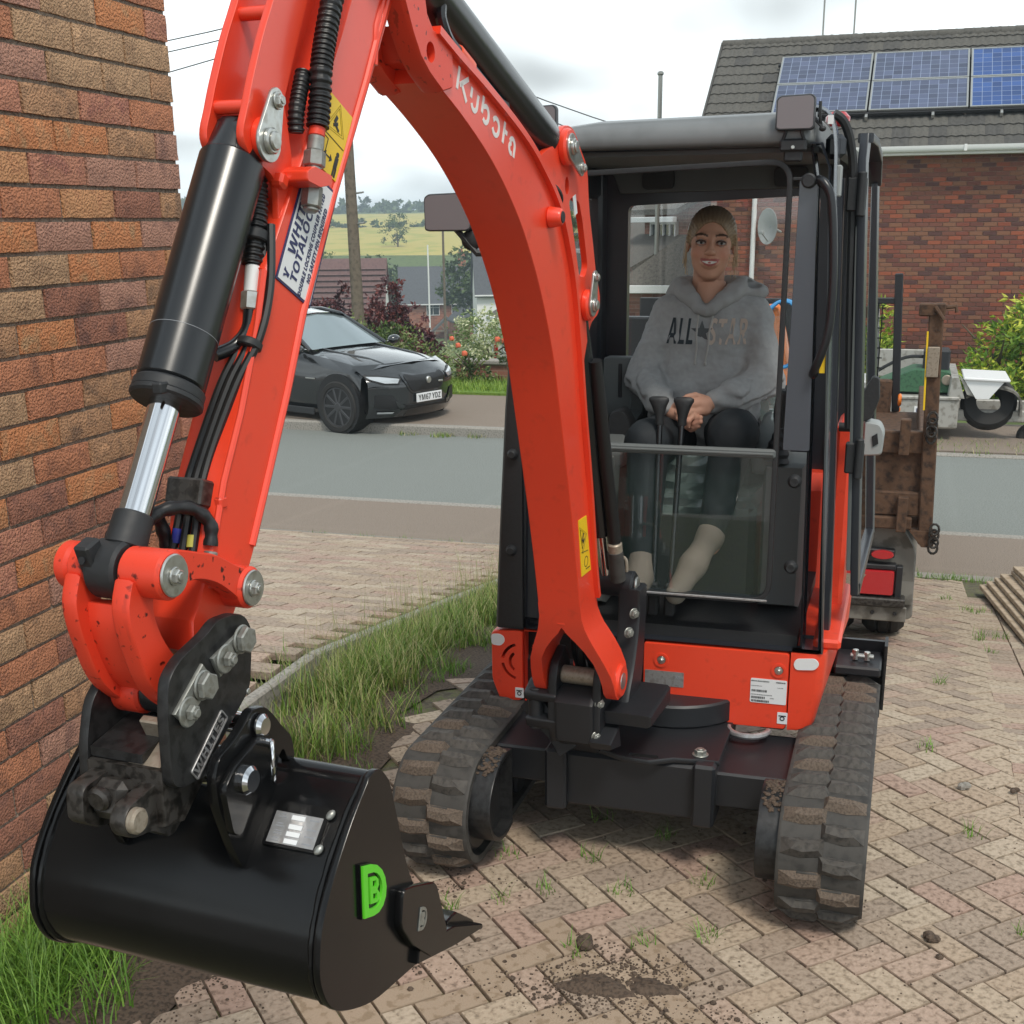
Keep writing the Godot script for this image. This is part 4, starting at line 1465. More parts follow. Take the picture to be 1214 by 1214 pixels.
	# lift cylinder behind the boom
	b = Mb.new()
	var la := bp(0.086, 1.513, 0.0)
	var lb := bp(-0.165, 0.77, 0.02)
	b.cyl(la.lerp(lb, 0.03), la.lerp(lb, 0.8), 0.036, 22, 0.005)
	b.cyl(bp(0.086, 1.513, -0.02), bp(0.086, 1.513, 0.02), 0.034, 22, 0.003)
	part("lift_cylinder", b, mats.tube_black, O)
	b = Mb.new()
	b.cyl(la.lerp(lb, 0.8), lb, 0.019, 18)
	part("lift_rod", b, mats.chrome, O)
	# hose bundle that follows the boom's back edge, dirty sleeve at its end
	b = Mb.new()
	b.tube(smooth([bp(0.04, 1.38, 0.045), bp(0.005, 1.25, 0.05), bp(-0.035, 1.1, 0.055), bp(-0.085, 0.93, 0.06), bp(-0.1, 0.86, 0.062)], 5), 0.017, 10)
	part("hose", b, mats.hose, O)
	b = Mb.new()
	b.cyl(bp(-0.092, 0.88, 0.062), bp(-0.118, 0.79, 0.064), 0.021, 16, 0.004)
	part("hose_sleeve", b, mats.rubber, O)
	b = Mb.new()
	b.cyl(bp(-0.088, 0.9, 0.062), bp(-0.095, 0.87, 0.063), 0.0195, 16, 0.003)
	part("hose_band", b, mats.dull_pin, O)
	# yellow warning label low on the right face
	b = Mb.new()
	var q4 := V2([0.187, 1.02, 0.128, 1.02, 0.09, 0.874, 0.16, 0.874])
	b.prism(q4, -0.0564, -0.0548)
	part("warning_label", b, mats.yellow_label, O)
	b = Mb.new()
	b.prism(V2([0.18, 1.002, 0.128, 0.975, 0.154, 0.93]), -0.0572, -0.0562, 0.0, [V2([0.174, 0.995, 0.137, 0.975, 0.156, 0.943])])
	b.box(Vector3(0.155, 0.972, -0.0567), Vector3(0.006, 0.02, 0.001), 0.0, Basis(Vector3.BACK, 0.4))
	b.box(Vector3(0.15, 0.962, -0.0567), Vector3(0.014, 0.006, 0.001), 0.0, Basis(Vector3.BACK, -0.5))
	b.ring(Vector3(0.128, 0.905, -0.0568), Vector3(0.128, 0.905, -0.0562), 0.012, 0.014, 18)
	b.box(Vector3(0.14, 0.933, -0.0567), Vector3(0.05, 0.0012, 0.001), 0.0, Basis(Vector3.BACK, 0.1))
	b.box(Vector3(0.115, 0.886, -0.0567), Vector3(0.03, 0.002, 0.001))
	part("pictogram", b, mats.print_black, O)
	logo(O)

# the maker's name, drawn as strokes
func logo(O: Node3D) -> void:
	var b := Mb.new()
	b.t = Transform3D(Basis(Vector3(-0.935, -0.355, 0), Vector3(-0.355, 0.935, 0), Vector3(0, 0, -1)), Vector3(0.842, 1.92, -0.0549))
	var arc := func(cx: float, cy: float, rx: float, ry: float, a0: float, a1: float) -> Array:
		var o := []
		for k in 13:
			var a := deg_to_rad(lerpf(a0, a1, k / 12.0))
			o.append(cx + cos(a) * rx)
			o.append(cy + sin(a) * ry)
		return o
	var strokes: Array = [
		[0.004, 0.0, 0.004, 0.038],
		[0.012, 0.011, 0.04, 0.036],
		[0.016, 0.018, 0.042, -0.004],
		[0.056, 0.012, 0.056, 0.03],
		arc.call(0.071, 0.009, 0.011, 0.012, 200, 360) + [0.082, 0.029],
		[0.102, 0.009, 0.102, 0.039],
		[0.1065, 0.023] + arc.call(0.117, 0.013, 0.012, 0.014, 130, -130),
		arc.call(0.161, 0.013, 0.014, 0.015, 155, -150),
		[0.196, 0.0, 0.196, 0.04],
		[0.1965, 0.024, 0.21, 0.024],
		[0.225, 0.018] + arc.call(0.236, 0.014, 0.012, 0.013, 140, 0) + [0.248, -0.003],
		arc.call(0.234, 0.008, 0.009, 0.009, 100, 300),
	]
	var kx := 1.13
	for s: Array in strokes:
		var line := PackedVector2Array()
		for i in range(0, s.size(), 2): line.push_back(Vector2(s[i] * kx, s[i + 1]))
		for poly: PackedVector2Array in Geometry2D.offset_polyline(line, 0.0042, Geometry2D.JOIN_ROUND, Geometry2D.END_BUTT):
			if not Geometry2D.is_polygon_clockwise(poly) or true: b.prism(poly, 0.0, 0.0009)
	part("maker_logo", b, mats.white_logo, O)

func ribbed(pts: Array, r: float, pitch: float) -> Mb:
	# corrugated sleeve: the radius steps along a smooth path
	var b := Mb.new()
	var out: Array = []
	var radii: Array = []
	var acc := 0.0
	var fine := smooth(pts, 40)
	var last: Vector3 = fine[0]
	var k := 0
	for q: Vector3 in fine:
		acc += q.distance_to(last)
		last = q
		if acc >= pitch * 0.25 or out.is_empty():
			acc = 0.0
			out.append(q)
			radii.append(r * (1.0 if k % 4 < 2 else 0.86))
			k += 1
	b.tube(out, radii, 12)
	return b

func dipper(ex: Node3D) -> void:
	var A := arm_group(ex, "dipper_arm")
	var h := 0.037
	var b := Mb.new()
	var box := V2([1.0, 2.1, 1.028, 2.03, 1.12, 1.895, 1.19, 1.798, 1.245, 1.722, 1.345, 1.568, 1.4, 1.465, 1.46, 1.362, 1.5, 1.292, 1.528, 1.25, 1.56, 1.21, 1.6, 1.165, 1.64, 1.15, 1.67, 1.175, 1.665, 1.215, 1.63, 1.26, 1.604, 1.31, 1.574, 1.38, 1.522, 1.466, 1.464, 1.58, 1.435, 1.65, 1.32, 1.8, 1.2, 1.96, 1.12, 2.08, 1.06, 2.15])
	b.prism(box, -h, h, 0.006)
	part("arm_box", b, mats.red_paint, A, 30)
	# raised seam along the inner edge
	b = Mb.new()
	b.sweep([bp(1.05, 2.03, h), bp(1.13, 1.905, h), bp(1.25, 1.735, h), bp(1.35, 1.58, h), bp(1.405, 1.475, h), bp(1.465, 1.372, h), bp(1.52, 1.28, h)], circle2(Vector2.ZERO, 0.006, 8), Vector3(0, 0, -1))
	b.sweep([bp(1.44, 1.642, h - 0.002), bp(1.466, 1.57, h - 0.002), bp(1.52, 1.46, h - 0.002), bp(1.57, 1.378, h - 0.002), bp(1.6, 1.31, h - 0.002)], circle2(Vector2.ZERO, 0.005, 8), Vector3(0, 0, -1))
	part("weld_seam", b, mats.red_paint, A)
	b = Mb.new()
	b.sweep([bp(1.045, 2.06, h), bp(1.09, 1.985, h), bp(1.1, 1.93, h)], circle2(Vector2.ZERO, 0.005, 8), Vector3(0, 0, -1))
	part("weld_seam", b, mats.red_paint, A)
	# bracket plates that hold the bucket cylinder's top pin
	var pr := smooth2(V2([1.18, 2.2, 1.26, 2.13, 1.33, 2.045, 1.37, 1.982, 1.4, 1.937, 1.432, 1.88, 1.449, 1.845, 1.461, 1.821, 1.461, 1.803, 1.446, 1.784, 1.418, 1.772, 1.398, 1.761, 1.388, 1.742, 1.392, 1.7, 1.4, 1.682, 1.394, 1.668, 1.41, 1.655, 1.44, 1.645]), 3)
	pr.append_array(V2([1.43, 1.6, 1.36, 1.66, 1.352, 1.72, 1.346, 1.79, 1.357, 1.86, 1.34, 1.89, 1.318, 1.93, 1.278, 1.998, 1.2, 2.1, 1.13, 2.18]))
	b = Mb.new()
	b.prism(pr, -0.032, -0.021, 0.002)
	b.cyl(bp(1.418, 1.808, 0.03), bp(1.418, 1.808, 0.044), 0.028, 24, 0.003)
	part("bracket_plate", b, mats.red_paint, A, 30)
	b = Mb.new()
	var pl := smooth2(V2([1.18, 2.2, 1.26, 2.13, 1.33, 2.045, 1.37, 1.982, 1.4, 1.937, 1.432, 1.88, 1.449, 1.845, 1.461, 1.821, 1.461, 1.803, 1.446, 1.784, 1.418, 1.772]), 3)
	pl.append_array(V2([1.4, 1.7, 1.4, 1.6, 1.3, 1.72, 1.1, 2.0, 1.05, 2.1]))
	b.prism(pl, 0.024, 0.036, 0.002)
	b.cyl(bp(1.418, 1.808, -0.02), bp(1.418, 1.808, -0.026), 0.028, 24, 0.002)
	part("bracket_plate", b, mats.red_paint, A, 30)
	b = Mb.new()
	b.cyl(bp(1.434, 1.848, -0.03), bp(1.434, 1.848, 0.024), 0.009, 12)
	b.cyl(bp(1.36, 1.97, -0.03), bp(1.36, 1.97, 0.024), 0.009, 12)
	part("spacer_bar", b, mats.red_paint, A)
	pin_plate(A, Vector2(1.426, 1.805), Vector2(1.402, 1.856), 0.044, 0.027)
	# bucket cylinder
	b = Mb.new()
	var p0 := bp(1.42, 1.806, -0.004)
	var p1 := bp(1.742, 1.3, -0.006)
	var dd := (p1 - p0).normalized()
	b.cyl(p0 + dd * 0.03, p0 + dd * 0.355, 0.044, 30, 0.004)
	part("bucket_cylinder", b, mats.tube_black, A)
	b = Mb.new()
	b.cyl(p0 + dd * 0.355, p0 + dd * 0.372, 0.046, 30, 0.003)
	b.cyl(p0 + dd * 0.368, p0 + dd * 0.379, 0.047, 30, 0.003)
	b.box(p0 + dd * 0.374 + Vector3(0.035, 0.02, -0.02), Vector3(0.018, 0.014, 0.014), 0.002)
	part("cylinder_gland", b, mats.black_plastic, A)
	b = Mb.new()
	b.ring(p0 + dd * 0.285, p0 + dd * 0.2856, 0.0438, 0.0443, 30)
	part("seam_line", b, mats.print_grey, A)
	b = Mb.new()
	var cap := Basis(Mb.frame(dd))
	b.cyl(bp(1.42, 1.806, -0.02), bp(1.42, 1.806, 0.02), 0.034, 24, 0.003)
	b.cyl(p0 - dd * 0.02, p0 + dd * 0.06, 0.034, 24, 0.006, 0.043)
	part("cylinder_eye", b, mats.tube_black, A)
	b = Mb.new()
	b.cyl(p0 + dd * 0.37, p0 + dd * 0.535, 0.0205, 26)
	part("rod", b, mats.chrome, A)
	b = Mb.new()
	b.cyl(p0 + dd * 0.528, p0 + dd * 0.572, 0.0245, 24, 0.002, 0.026)
	b.cyl(bp(1.742, 1.3, -0.033), bp(1.742, 1.3, 0.012), 0.037, 26, 0.004)
	b.box(bp(1.765, 1.318, -0.026), Vector3(0.028, 0.045, 0.022), 0.003, Basis(Vector3.BACK, -0.3))
	part("rod_eye", b, mats.black_plastic, A)
	b = Mb.new()
	b.cyl(bp(1.781, 1.319, -0.026), bp(1.783, 1.3195, -0.026), 0.005, 10)
	part("grease_nipple", b, mats.print_black, A)
	# links at the foot of the arm
	var arc := smooth2(V2([1.752, 1.325, 1.72, 1.325, 1.677, 1.312, 1.64, 1.299, 1.6, 1.276, 1.57, 1.262]), 4)
	arc.append_array(smooth2(V2([1.562, 1.215, 1.59, 1.218, 1.612, 1.238, 1.645, 1.262, 1.682, 1.277, 1.715, 1.279, 1.745, 1.275]), 4))
	for s: float in [-1.0, 1.0]:
		b = Mb.new()
		var n0 := 0.04 if s > 0 else -0.062
		b.prism(arc, -n0 - 0.026, -n0, 0.004)
		b.cyl(bp(1.575, 1.238, n0 - 0.012), bp(1.575, 1.238, n0 + 0.03), 0.0285, 26, 0.004)
		part("side_link", b, mats.red_worn, A, 30)
	b = Mb.new()
	b.cyl(bp(1.743, 1.3, 0.014), bp(1.743, 1.3, 0.074), 0.031, 28, 0.004)
	part("link_boss", b, mats.red_worn, A)
	b = Mb.new()
	b.cyl(bp(1.743, 1.3, -0.034), bp(1.743, 1.3, -0.06), 0.031, 28, 0.003)
	b.cyl(bp(1.743, 1.3, -0.061), bp(1.743, 1.3, -0.084), 0.03, 28, 0.005)
	part("link_boss", b, mats.red_worn, A)
	for q: Array in [[1.743, 1.3, 0.074, 0.0265], [1.575, 1.238, 0.07, 0.0245]]:
		b = Mb.new()
		b.cyl(bp(q[0], q[1], q[2]), bp(q[0], q[1], q[2] + 0.004), q[3], 28, 0.0015)
		part("pin_washer", b, mats.zinc, A)
		b = Mb.new()
		bolt_head(b, bp(q[0] + 0.002, q[1], q[2] + 0.004), Vector3(0, 0, -1), 0.0095, 0.0115)
		part("bolt", b, mats.zinc, A)
	# H-shaped link down to the coupler
	b = Mb.new()
	var hl := smooth2(V2([1.778, 1.3, 1.79, 1.27, 1.789, 1.24, 1.78, 1.205, 1.766, 1.165, 1.745, 1.135, 1.715, 1.11]), 3)
	hl.append_array(smooth2(V2([1.68, 1.12, 1.675, 1.15, 1.69, 1.168, 1.713, 1.187, 1.733, 1.218, 1.743, 1.25, 1.74, 1.275]), 3))
	b.prism(hl, -0.042, -0.016, 0.004)
	b.prism(hl, 0.036, 0.058, 0.004)
	var web := smooth2(V2([1.768, 1.262, 1.77, 1.235, 1.762, 1.2, 1.745, 1.16, 1.72, 1.13]), 3)
	web.append_array(V2([1.7, 1.14, 1.72, 1.18, 1.745, 1.22, 1.75, 1.262]))
	b.prism(web, -0.018, 0.038, 0.002)
	b.cyl(bp(1.7, 1.125, -0.058), bp(1.7, 1.125, -0.012), 0.03, 24, 0.004)
	b.cyl(bp(1.7, 1.125, 0.02), bp(1.7, 1.125, 0.056), 0.032, 24, 0.004)
	part("bucket_link", b, mats.red_worn, A, 35)
	b = Mb.new()
	b.cyl(bp(1.7, 1.125, -0.013), bp(1.7, 1.125, 0.021), 0.026, 20, 0.003)
	part("link_bush", b, mats.coupler_steel, A)
	# hoses: the ribbed sleeve from the top, its couplings, and the thin pair below
	part("ribbed_sleeve", ribbed([bp(1.18, 2.12, 0.05), bp(1.255, 1.99, 0.054), bp(1.29, 1.915, 0.055), bp(1.302, 1.862, 0.055), bp(1.312, 1.828, 0.055)], 0.0165, 0.0062), mats.hose, A, )
	part("ribbed_sleeve", ribbed([bp(1.3, 1.9, 0.03), bp(1.33, 1.85, 0.034), bp(1.335, 1.82, 0.034)], 0.012, 0.006), mats.hose, A)
	b = Mb.new()
	b.cyl(bp(1.312, 1.828, 0.055), bp(1.316, 1.816, 0.055), 0.0115, 14, 0.001)
	part("hose_end", b, mats.red_worn, A)
	b = Mb.new()
	b.cyl(bp(1.316, 1.817, 0.055), bp(1.322, 1.796, 0.055), 0.0115, 16, 0.002)
	b.cyl(bp(1.322, 1.797, 0.055), bp(1.327, 1.776, 0.055), 0.0155, 6, 0.002)
	b.cyl(bp(1.327, 1.777, 0.055), bp(1.332, 1.762, 0.055), 0.0105, 16, 0.002)
	b.cyl(bp(1.333, 1.752, 0.055), bp(1.342, 1.722, 0.055), 0.0145, 6, 0.002)
	b.cyl(bp(1.342, 1.724, 0.055), bp(1.344, 1.716, 0.055), 0.011, 16, 0.003)
	part("hose_coupling", b, mats.bolt_dull, A)
	b = Mb.new()
	b.prism(rounded(V2([1.31, 1.765, 1.355, 1.776, 1.377, 1.77, 1.378, 1.756, 1.345, 1.748, 1.313, 1.752]), 0.004), -0.074, -0.03, 0.002)
	b.box(bp(1.385, 1.757, 0.034), Vector3(0.02, 0.02, 0.02), 0.004, Basis(Vector3.BACK, 0.5))
	part("hose_bracket", b, mats.red_paint, A)
	part("ribbed_sleeve", ribbed([bp(1.39, 1.79, 0.0), bp(1.405, 1.73, 0.008), bp(1.42, 1.69, 0.012), bp(1.436, 1.648, 0.014)], 0.0165, 0.0062), mats.hose, A)
	b = Mb.new()
	b.cyl(bp(1.42, 1.692, 0.012), bp(1.426, 1.678, 0.013), 0.02, 16, 0.002)
	part("sleeve_clip", b, mats.black_plastic, A)
	b = Mb.new()
	b.cyl(bp(1.436, 1.648, 0.016), bp(1.448, 1.612, 0.018), 0.0105, 16, 0.002)
	part("hose_end", b, mats.white_paint, A)
	b = Mb.new()
	b.cyl(bp(1.448, 1.614, 0.018), bp(1.455, 1.59, 0.019), 0.0135, 6, 0.002)
	part("hose_coupling", b, mats.zinc, A)
	b = Mb.new()
	b.tube(smooth([bp(1.455, 1.592, 0.019), bp(1.464, 1.565, 0.018), bp(1.482, 1.545, 0.008), bp(1.51, 1.535, -0.006)], 5), 0.0095, 10)
	part("elbow", b, mats.tube_black, A)
	for k in 3:
		b = Mb.new()
		var o := 0.012 * (k - 1)
		b.tube(smooth([bp(1.41, 1.7, 0.02 + o), bp(1.438, 1.62, 0.03 + o), bp(1.47, 1.555, 0.028 + o), bp(1.505, 1.5, 0.012 + o), bp(1.55, 1.42, -0.002 + o * 0.9), bp(1.58, 1.368, -0.006 + o), bp(1.6, 1.325, -0.006 + o * 1.2), bp(1.615, 1.29, -0.006 + o * 1.3)], 6), 0.0062, 8)
		part("hose", b, mats.hose, A)
	b = Mb.new()
	b.cyl(bp(1.472, 1.552, 0.028), bp(1.478, 1.542, 0.027), 0.0175, 14, 0.002)
	part("cable_tie", b, mats.black_plastic, A)
	b = Mb.new()
	b.box(bp(1.59, 1.365, -0.004), Vector3(0.034, 0.036, 0.056), 0.003, Basis(Vector3.BACK, 0.35))
	part("hose_clamp", b, mats.coupler_worn, A)
	b = Mb.new()
	b.box(bp(1.578, 1.352, 0.034), Vector3(0.018, 0.016, 0.012), 0.003)
	part("clamp_bolt", b, mats.red_worn, A)
	b = Mb.new()
	b.cyl(bp(1.6035, 1.318, -0.019), bp(1.61, 1.3, -0.019), 0.0068, 12)
	part("tape_band", b, mats.blue_tape, A)
	b = Mb.new()
	b.cyl(bp(1.607, 1.312, 0.006), bp(1.613, 1.297, 0.007), 0.0068, 12)
	part("tape_band", b, mats.yellow_tape, A)
	b = Mb.new()
	b.box(bp(1.6, 1.255, 0.0), Vector3(0.06, 0.03, 0.085), 0.006, Basis(Vector3.BACK, 0.3))
	part("manifold", b, mats.red_worn, A)
	for n: float in [-0.034, -0.012, 0.008, 0.032]:
		b = Mb.new()
		b.cyl(bp(1.606, 1.292, n), bp(1.616, 1.268, n), 0.0092, 14, 0.001)
		b.cyl(bp(1.615, 1.27, n), bp(1.62, 1.26, n), 0.0105, 6, 0.001)
		part("hose_fitting", b, mats.bolt_dull, A)
	for q: Array in [[0.032, [1.606, 1.3, 0.032, 1.6, 1.328, 0.03, 1.62, 1.352, 0.015, 1.66, 1.352, -0.006, 1.69, 1.32, -0.014, 1.695, 1.25, -0.012, 1.69, 1.18, -0.01, 1.68, 1.13, -0.006]], [-0.034, [1.61, 1.292, -0.034, 1.618, 1.33, -0.036, 1.64, 1.352, -0.042, 1.675, 1.345, -0.05, 1.7, 1.3, -0.054, 1.7, 1.22, -0.04]]]:
		b = Mb.new()
		var pts: Array = []
		for i in range(0, q[1].size(), 3): pts.append(bp(q[1][i], q[1][i + 1], q[1][i + 2]))
		b = ribbed(pts, 0.0098, 0.02)
		part("wrapped_hose", b, mats.hose, A)
	stickers(A, h)

func stickers(A: Node3D, h: float) -> void:
	var b := Mb.new()
	b.prism(V2([1.319, 1.781, 1.236, 1.741, 1.332, 1.585, 1.417, 1.631]), -h - 0.0016, -h + 0.001)
	part("name_sticker", b, mats.print_navy, A)
	b = Mb.new()
	b.prism(V2([1.318, 1.776, 1.241, 1.739, 1.333, 1.59, 1.412, 1.632]), -h - 0.0022, -h)
	part("name_sticker", b, mats.white_label, A)
	var ex := Vector3(-0.53, 0.848, 0)
	var ey := Vector3(0.848, 0.53, 0)
	var base := Transform3D(Basis(ex, ey, Vector3(0, 0, -1)), bp(1.326, 1.684, h + 0.0026))
	var lines := [["WHITES", 0.0185, 0.03, 0.008, 1.35], ["TOTALOCK 2", 0.0165, 0.01, -0.004, 1.3], ["DOUBLE LOCKING COUPLER FITTED", 0.0082, -0.0115, -0.006, 1.0], ["NO SAFETY PIN REQUIRED", 0.0082, -0.0255, 0.0, 1.0]]
	for l: Array in lines:
		var tm := lettering(l[0], l[1])
		write(l[0], l[1], mats.print_navy, A, base * Transform3D(Basis(), Vector3(l[3], l[2], 0)), l[4] * 0.84)
	b = Mb.new()
	b.t = base * Transform3D(Basis(), Vector3(-0.075, 0.03, 0))
	b.prism(V2([-0.007, 0.006, -0.003, 0.006, 0.0, -0.002, 0.002, 0.007, 0.007, 0.006, 0.004, 0.002, 0.002, -0.008, -0.004, -0.006, -0.002, -0.002]), -0.0003, 0.0003)
	part("small_logo", b, mats.print_navy, A)
	# yellow crush warning
	b = Mb.new()
	b.prism(V2([1.239, 1.88, 1.18, 1.85, 1.238, 1.758, 1.298, 1.787]), -h - 0.0016, -h + 0.001)
	part("warning_sticker", b, mats.yellow_label, A)
	var W := Transform3D(Basis(Vector3(-0.89, -0.45, 0), Vector3(-0.54, 0.842, 0), Vector3(0, 0, -1)), bp(1.239, 1.819, h + 0.0017))
	b = Mb.new()
	b.t = W
	b.prism(V2([-0.028, 0.004, 0.024, 0.012, -0.004, 0.052]), 0.0, 0.0005, 0.0, [V2([-0.022, 0.008, 0.018, 0.014, -0.004, 0.046])])
	b.box(Vector3(-0.004, 0.02, 0.0003), Vector3(0.013, 0.005, 0.0006), 0.0, Basis(Vector3.BACK, 0.6))
	b.box(Vector3(-0.006, 0.027, 0.0003), Vector3(0.006, 0.012, 0.0006), 0.0, Basis(Vector3.BACK, -0.3))
	b.box(Vector3(0.002, 0.017, 0.0003), Vector3(0.012, 0.004, 0.0006), 0.0, Basis(Vector3.BACK, -0.4))
	b.box(Vector3(0.0, -0.003, 0.0003), Vector3(0.062, 0.001, 0.0006))
	b.box(Vector3(-0.004, -0.032, 0.0003), Vector3(0.018, 0.002, 0.0006))
	b.prism(V2([-0.017, -0.032, -0.01, -0.026, -0.01, -0.038]), 0.0, 0.0005)
	b.prism(V2([0.009, -0.032, 0.002, -0.026, 0.002, -0.038]), 0.0, 0.0005)
	b.box(Vector3(0.02, -0.03, 0.0003), Vector3(0.009, 0.018, 0.0006))
	b.box(Vector3(0.018, -0.045, 0.0003), Vector3(0.004, 0.014, 0.0006))
	b.box(Vector3(0.0235, -0.045, 0.0003), Vector3(0.004, 0.014, 0.0006))
	b.ring(Vector3(0.02, -0.017, 0.0), Vector3(0.02, -0.017, 0.0005), 0.0, 0.004, 12)
	b.prism(rect2(-0.026, -0.04, -0.012, -0.008, 0.002), 0.0, 0.0005, 0.0, [rect2(-0.025, -0.039, -0.013, -0.009, 0.002)])
	part("pictogram", b, mats.print_black, A)

func coupler(ex: Node3D) -> void:
	var Q := arm_group(ex, "quick_coupler")
	var b := Mb.new()
	# right-hand cheek plate
	var pr := rounded(V2([1.592, 1.185, 1.606, 1.21, 1.63, 1.219, 1.668, 1.222, 1.69, 1.211, 1.75, 1.196, 1.776, 1.178, 1.785, 1.13, 1.787, 1.044, 1.768, 1.03, 1.728, 1.03, 1.652, 1.079, 1.607, 1.108]), 0.014)
	b.prism(pr, -0.078, -0.062, 0.0025)
	part("cheek_plate", b, mats.coupler_steel, Q)
	b = Mb.new()
	b.prism(rounded(V2([1.592, 1.185, 1.61, 1.215, 1.68, 1.205, 1.725, 1.16, 1.765, 1.13, 1.782, 1.08, 1.787, 1.03, 1.77, 0.99, 1.72, 1.03, 1.64, 1.08]), 0.016), 0.052, 0.066, 0.0025)
	part("cheek_plate", b, mats.coupler_steel, Q)
	# block between the cheeks, its front face and jaw
	b = Mb.new()
	b.prism(V2([1.787, 1.06, 1.79, 0.985, 1.75, 0.975, 1.68, 1.03, 1.66, 1.06, 1.72, 1.05, 1.76, 1.06]), -0.062, 0.052, 0.004)
	part("front_block", b, mats.coupler_worn, Q)
	b = Mb.new()
	b.box(bp(1.755, 1.066, 0.03), Vector3(0.05, 0.012, 0.05), 0.002, Basis(Vector3.BACK, -0.5))
	b.box(bp(1.735, 1.085, 0.03), Vector3(0.012, 0.05, 0.05), 0.002, Basis(Vector3.BACK, -0.4))
	part("lock_flap", b, mats.dull_pin, Q)
	b = Mb.new()
	b.prism(V2([1.78, 1.075, 1.7, 1.09, 1.68, 1.08, 1.78, 1.062]), -0.03, 0.05, 0.002)
	part("lock_plate", b, mats.coupler_steel, Q)
	b = Mb.new()
	b.prism(rounded(V2([1.84, 1.035, 1.853, 1.018, 1.848, 0.998, 1.828, 0.988, 1.803, 0.985, 1.764, 0.957, 1.69, 1.005, 1.72, 1.045, 1.79, 1.042]), 0.012), -0.052, -0.03, 0.003)
	part("hook_plate", b, mats.coupler_worn, Q)
	b = Mb.new()
	b.prism(rounded(V2([1.835, 1.045, 1.84, 1.0, 1.81, 0.98, 1.75, 0.97, 1.7, 1.01, 1.78, 1.05]), 0.012), 0.02, 0.045, 0.003)
	part("hook_plate", b, mats.coupler_worn, Q)
	b = Mb.new()
	b.cyl(bp(1.832, 1.014, 0.028), bp(1.832, 1.014, 0.062), 0.0165, 20, 0.003)
	part("hook_pin", b, mats.dull_pin, Q)
	b = Mb.new()
	b.cyl(bp(1.815, 1.03, -0.005), bp(1.83, 1.028, -0.005), 0.016, 16, 0.004)
	b.box(bp(1.8, 1.02, 0.0), Vector3(0.04, 0.05, 0.05), 0.01, Basis(Vector3.BACK, 0.3))
	part("jaw_boss", b, mats.coupler_worn, Q)
	# keeper plates with two bolts each on the right cheek
	for q: Array in [[1.612, 1.198, 1.606, 1.176, 1.678, 1.148, 1.692, 1.178, 1.628, 1.184, 1.667, 1.17], [1.712, 1.178, 1.692, 1.15, 1.755, 1.112, 1.776, 1.134, 1.718, 1.152, 1.752, 1.129]]:
		b = Mb.new()
		b.prism(V2(q.slice(0, 8)), -0.083, -0.077, 0.0015)
		part("keeper_plate", b, mats.bolt_dull, Q)
		for k in 2:
			b = Mb.new()
			var c := bp(q[8 + k * 2], q[9 + k * 2], 0.083)
			b.cyl(c, c + Vector3(0, 0, -0.004), 0.0195, 24, 0.0015)
			b.cyl(c + Vector3(0, 0, -0.004), c + Vector3(0, 0, -0.014), 0.0185 if k == 0 else 0.0105, 6, 0.002)
			if k == 0: b.cyl(c + Vector3(0, 0, -0.013), c + Vector3(0, 0, -0.0142), 0.003, 8)
			else: b.cyl(c + Vector3(0, 0, -0.013), c + Vector3(0, 0, -0.017), 0.006, 10, 0.001)
			part("bolt", b, mats.bolt_dull, Q)
	# raised name plate
	var ctr := Vector2(1.708, 1.067)
	var dx := Vector3(-0.79, 0.612, 0)
	var dy := Vector3(0.612, 0.79, 0)
	var T := Transform3D(Basis(dx, dy, Vector3(0, 0, -1)), bp(ctr.x, ctr.y, 0.0778))
	b = Mb.new()
	b.t = T
	b.prism(rect2(-0.047, -0.0105, 0.047, 0.0105, 0.004), 0.0, 0.0025, 0.0008, [rect2(-0.045, -0.0085, 0.045, 0.0085, 0.003)])
	part("name_frame", b, mats.steel_plate, Q)
	b = Mb.new()
	b.t = T
	b.prism(rect2(-0.0455, -0.009, 0.0455, 0.009, 0.003), -0.001, 0.0004)
	part("name_plate", b, mats.print_black, Q)
	write("WHITES", 0.0125, mats.steel_plate, Q, T * Transform3D(Basis(), Vector3(0, 0, 0.0012)), 1.32)
	b = Mb.new()
	b.cyl(bp(1.613, 1.105, 0.076), bp(1.613, 1.105, 0.0795), 0.0045, 12, 0.001)
	part("rivet", b, mats.zinc, Q)

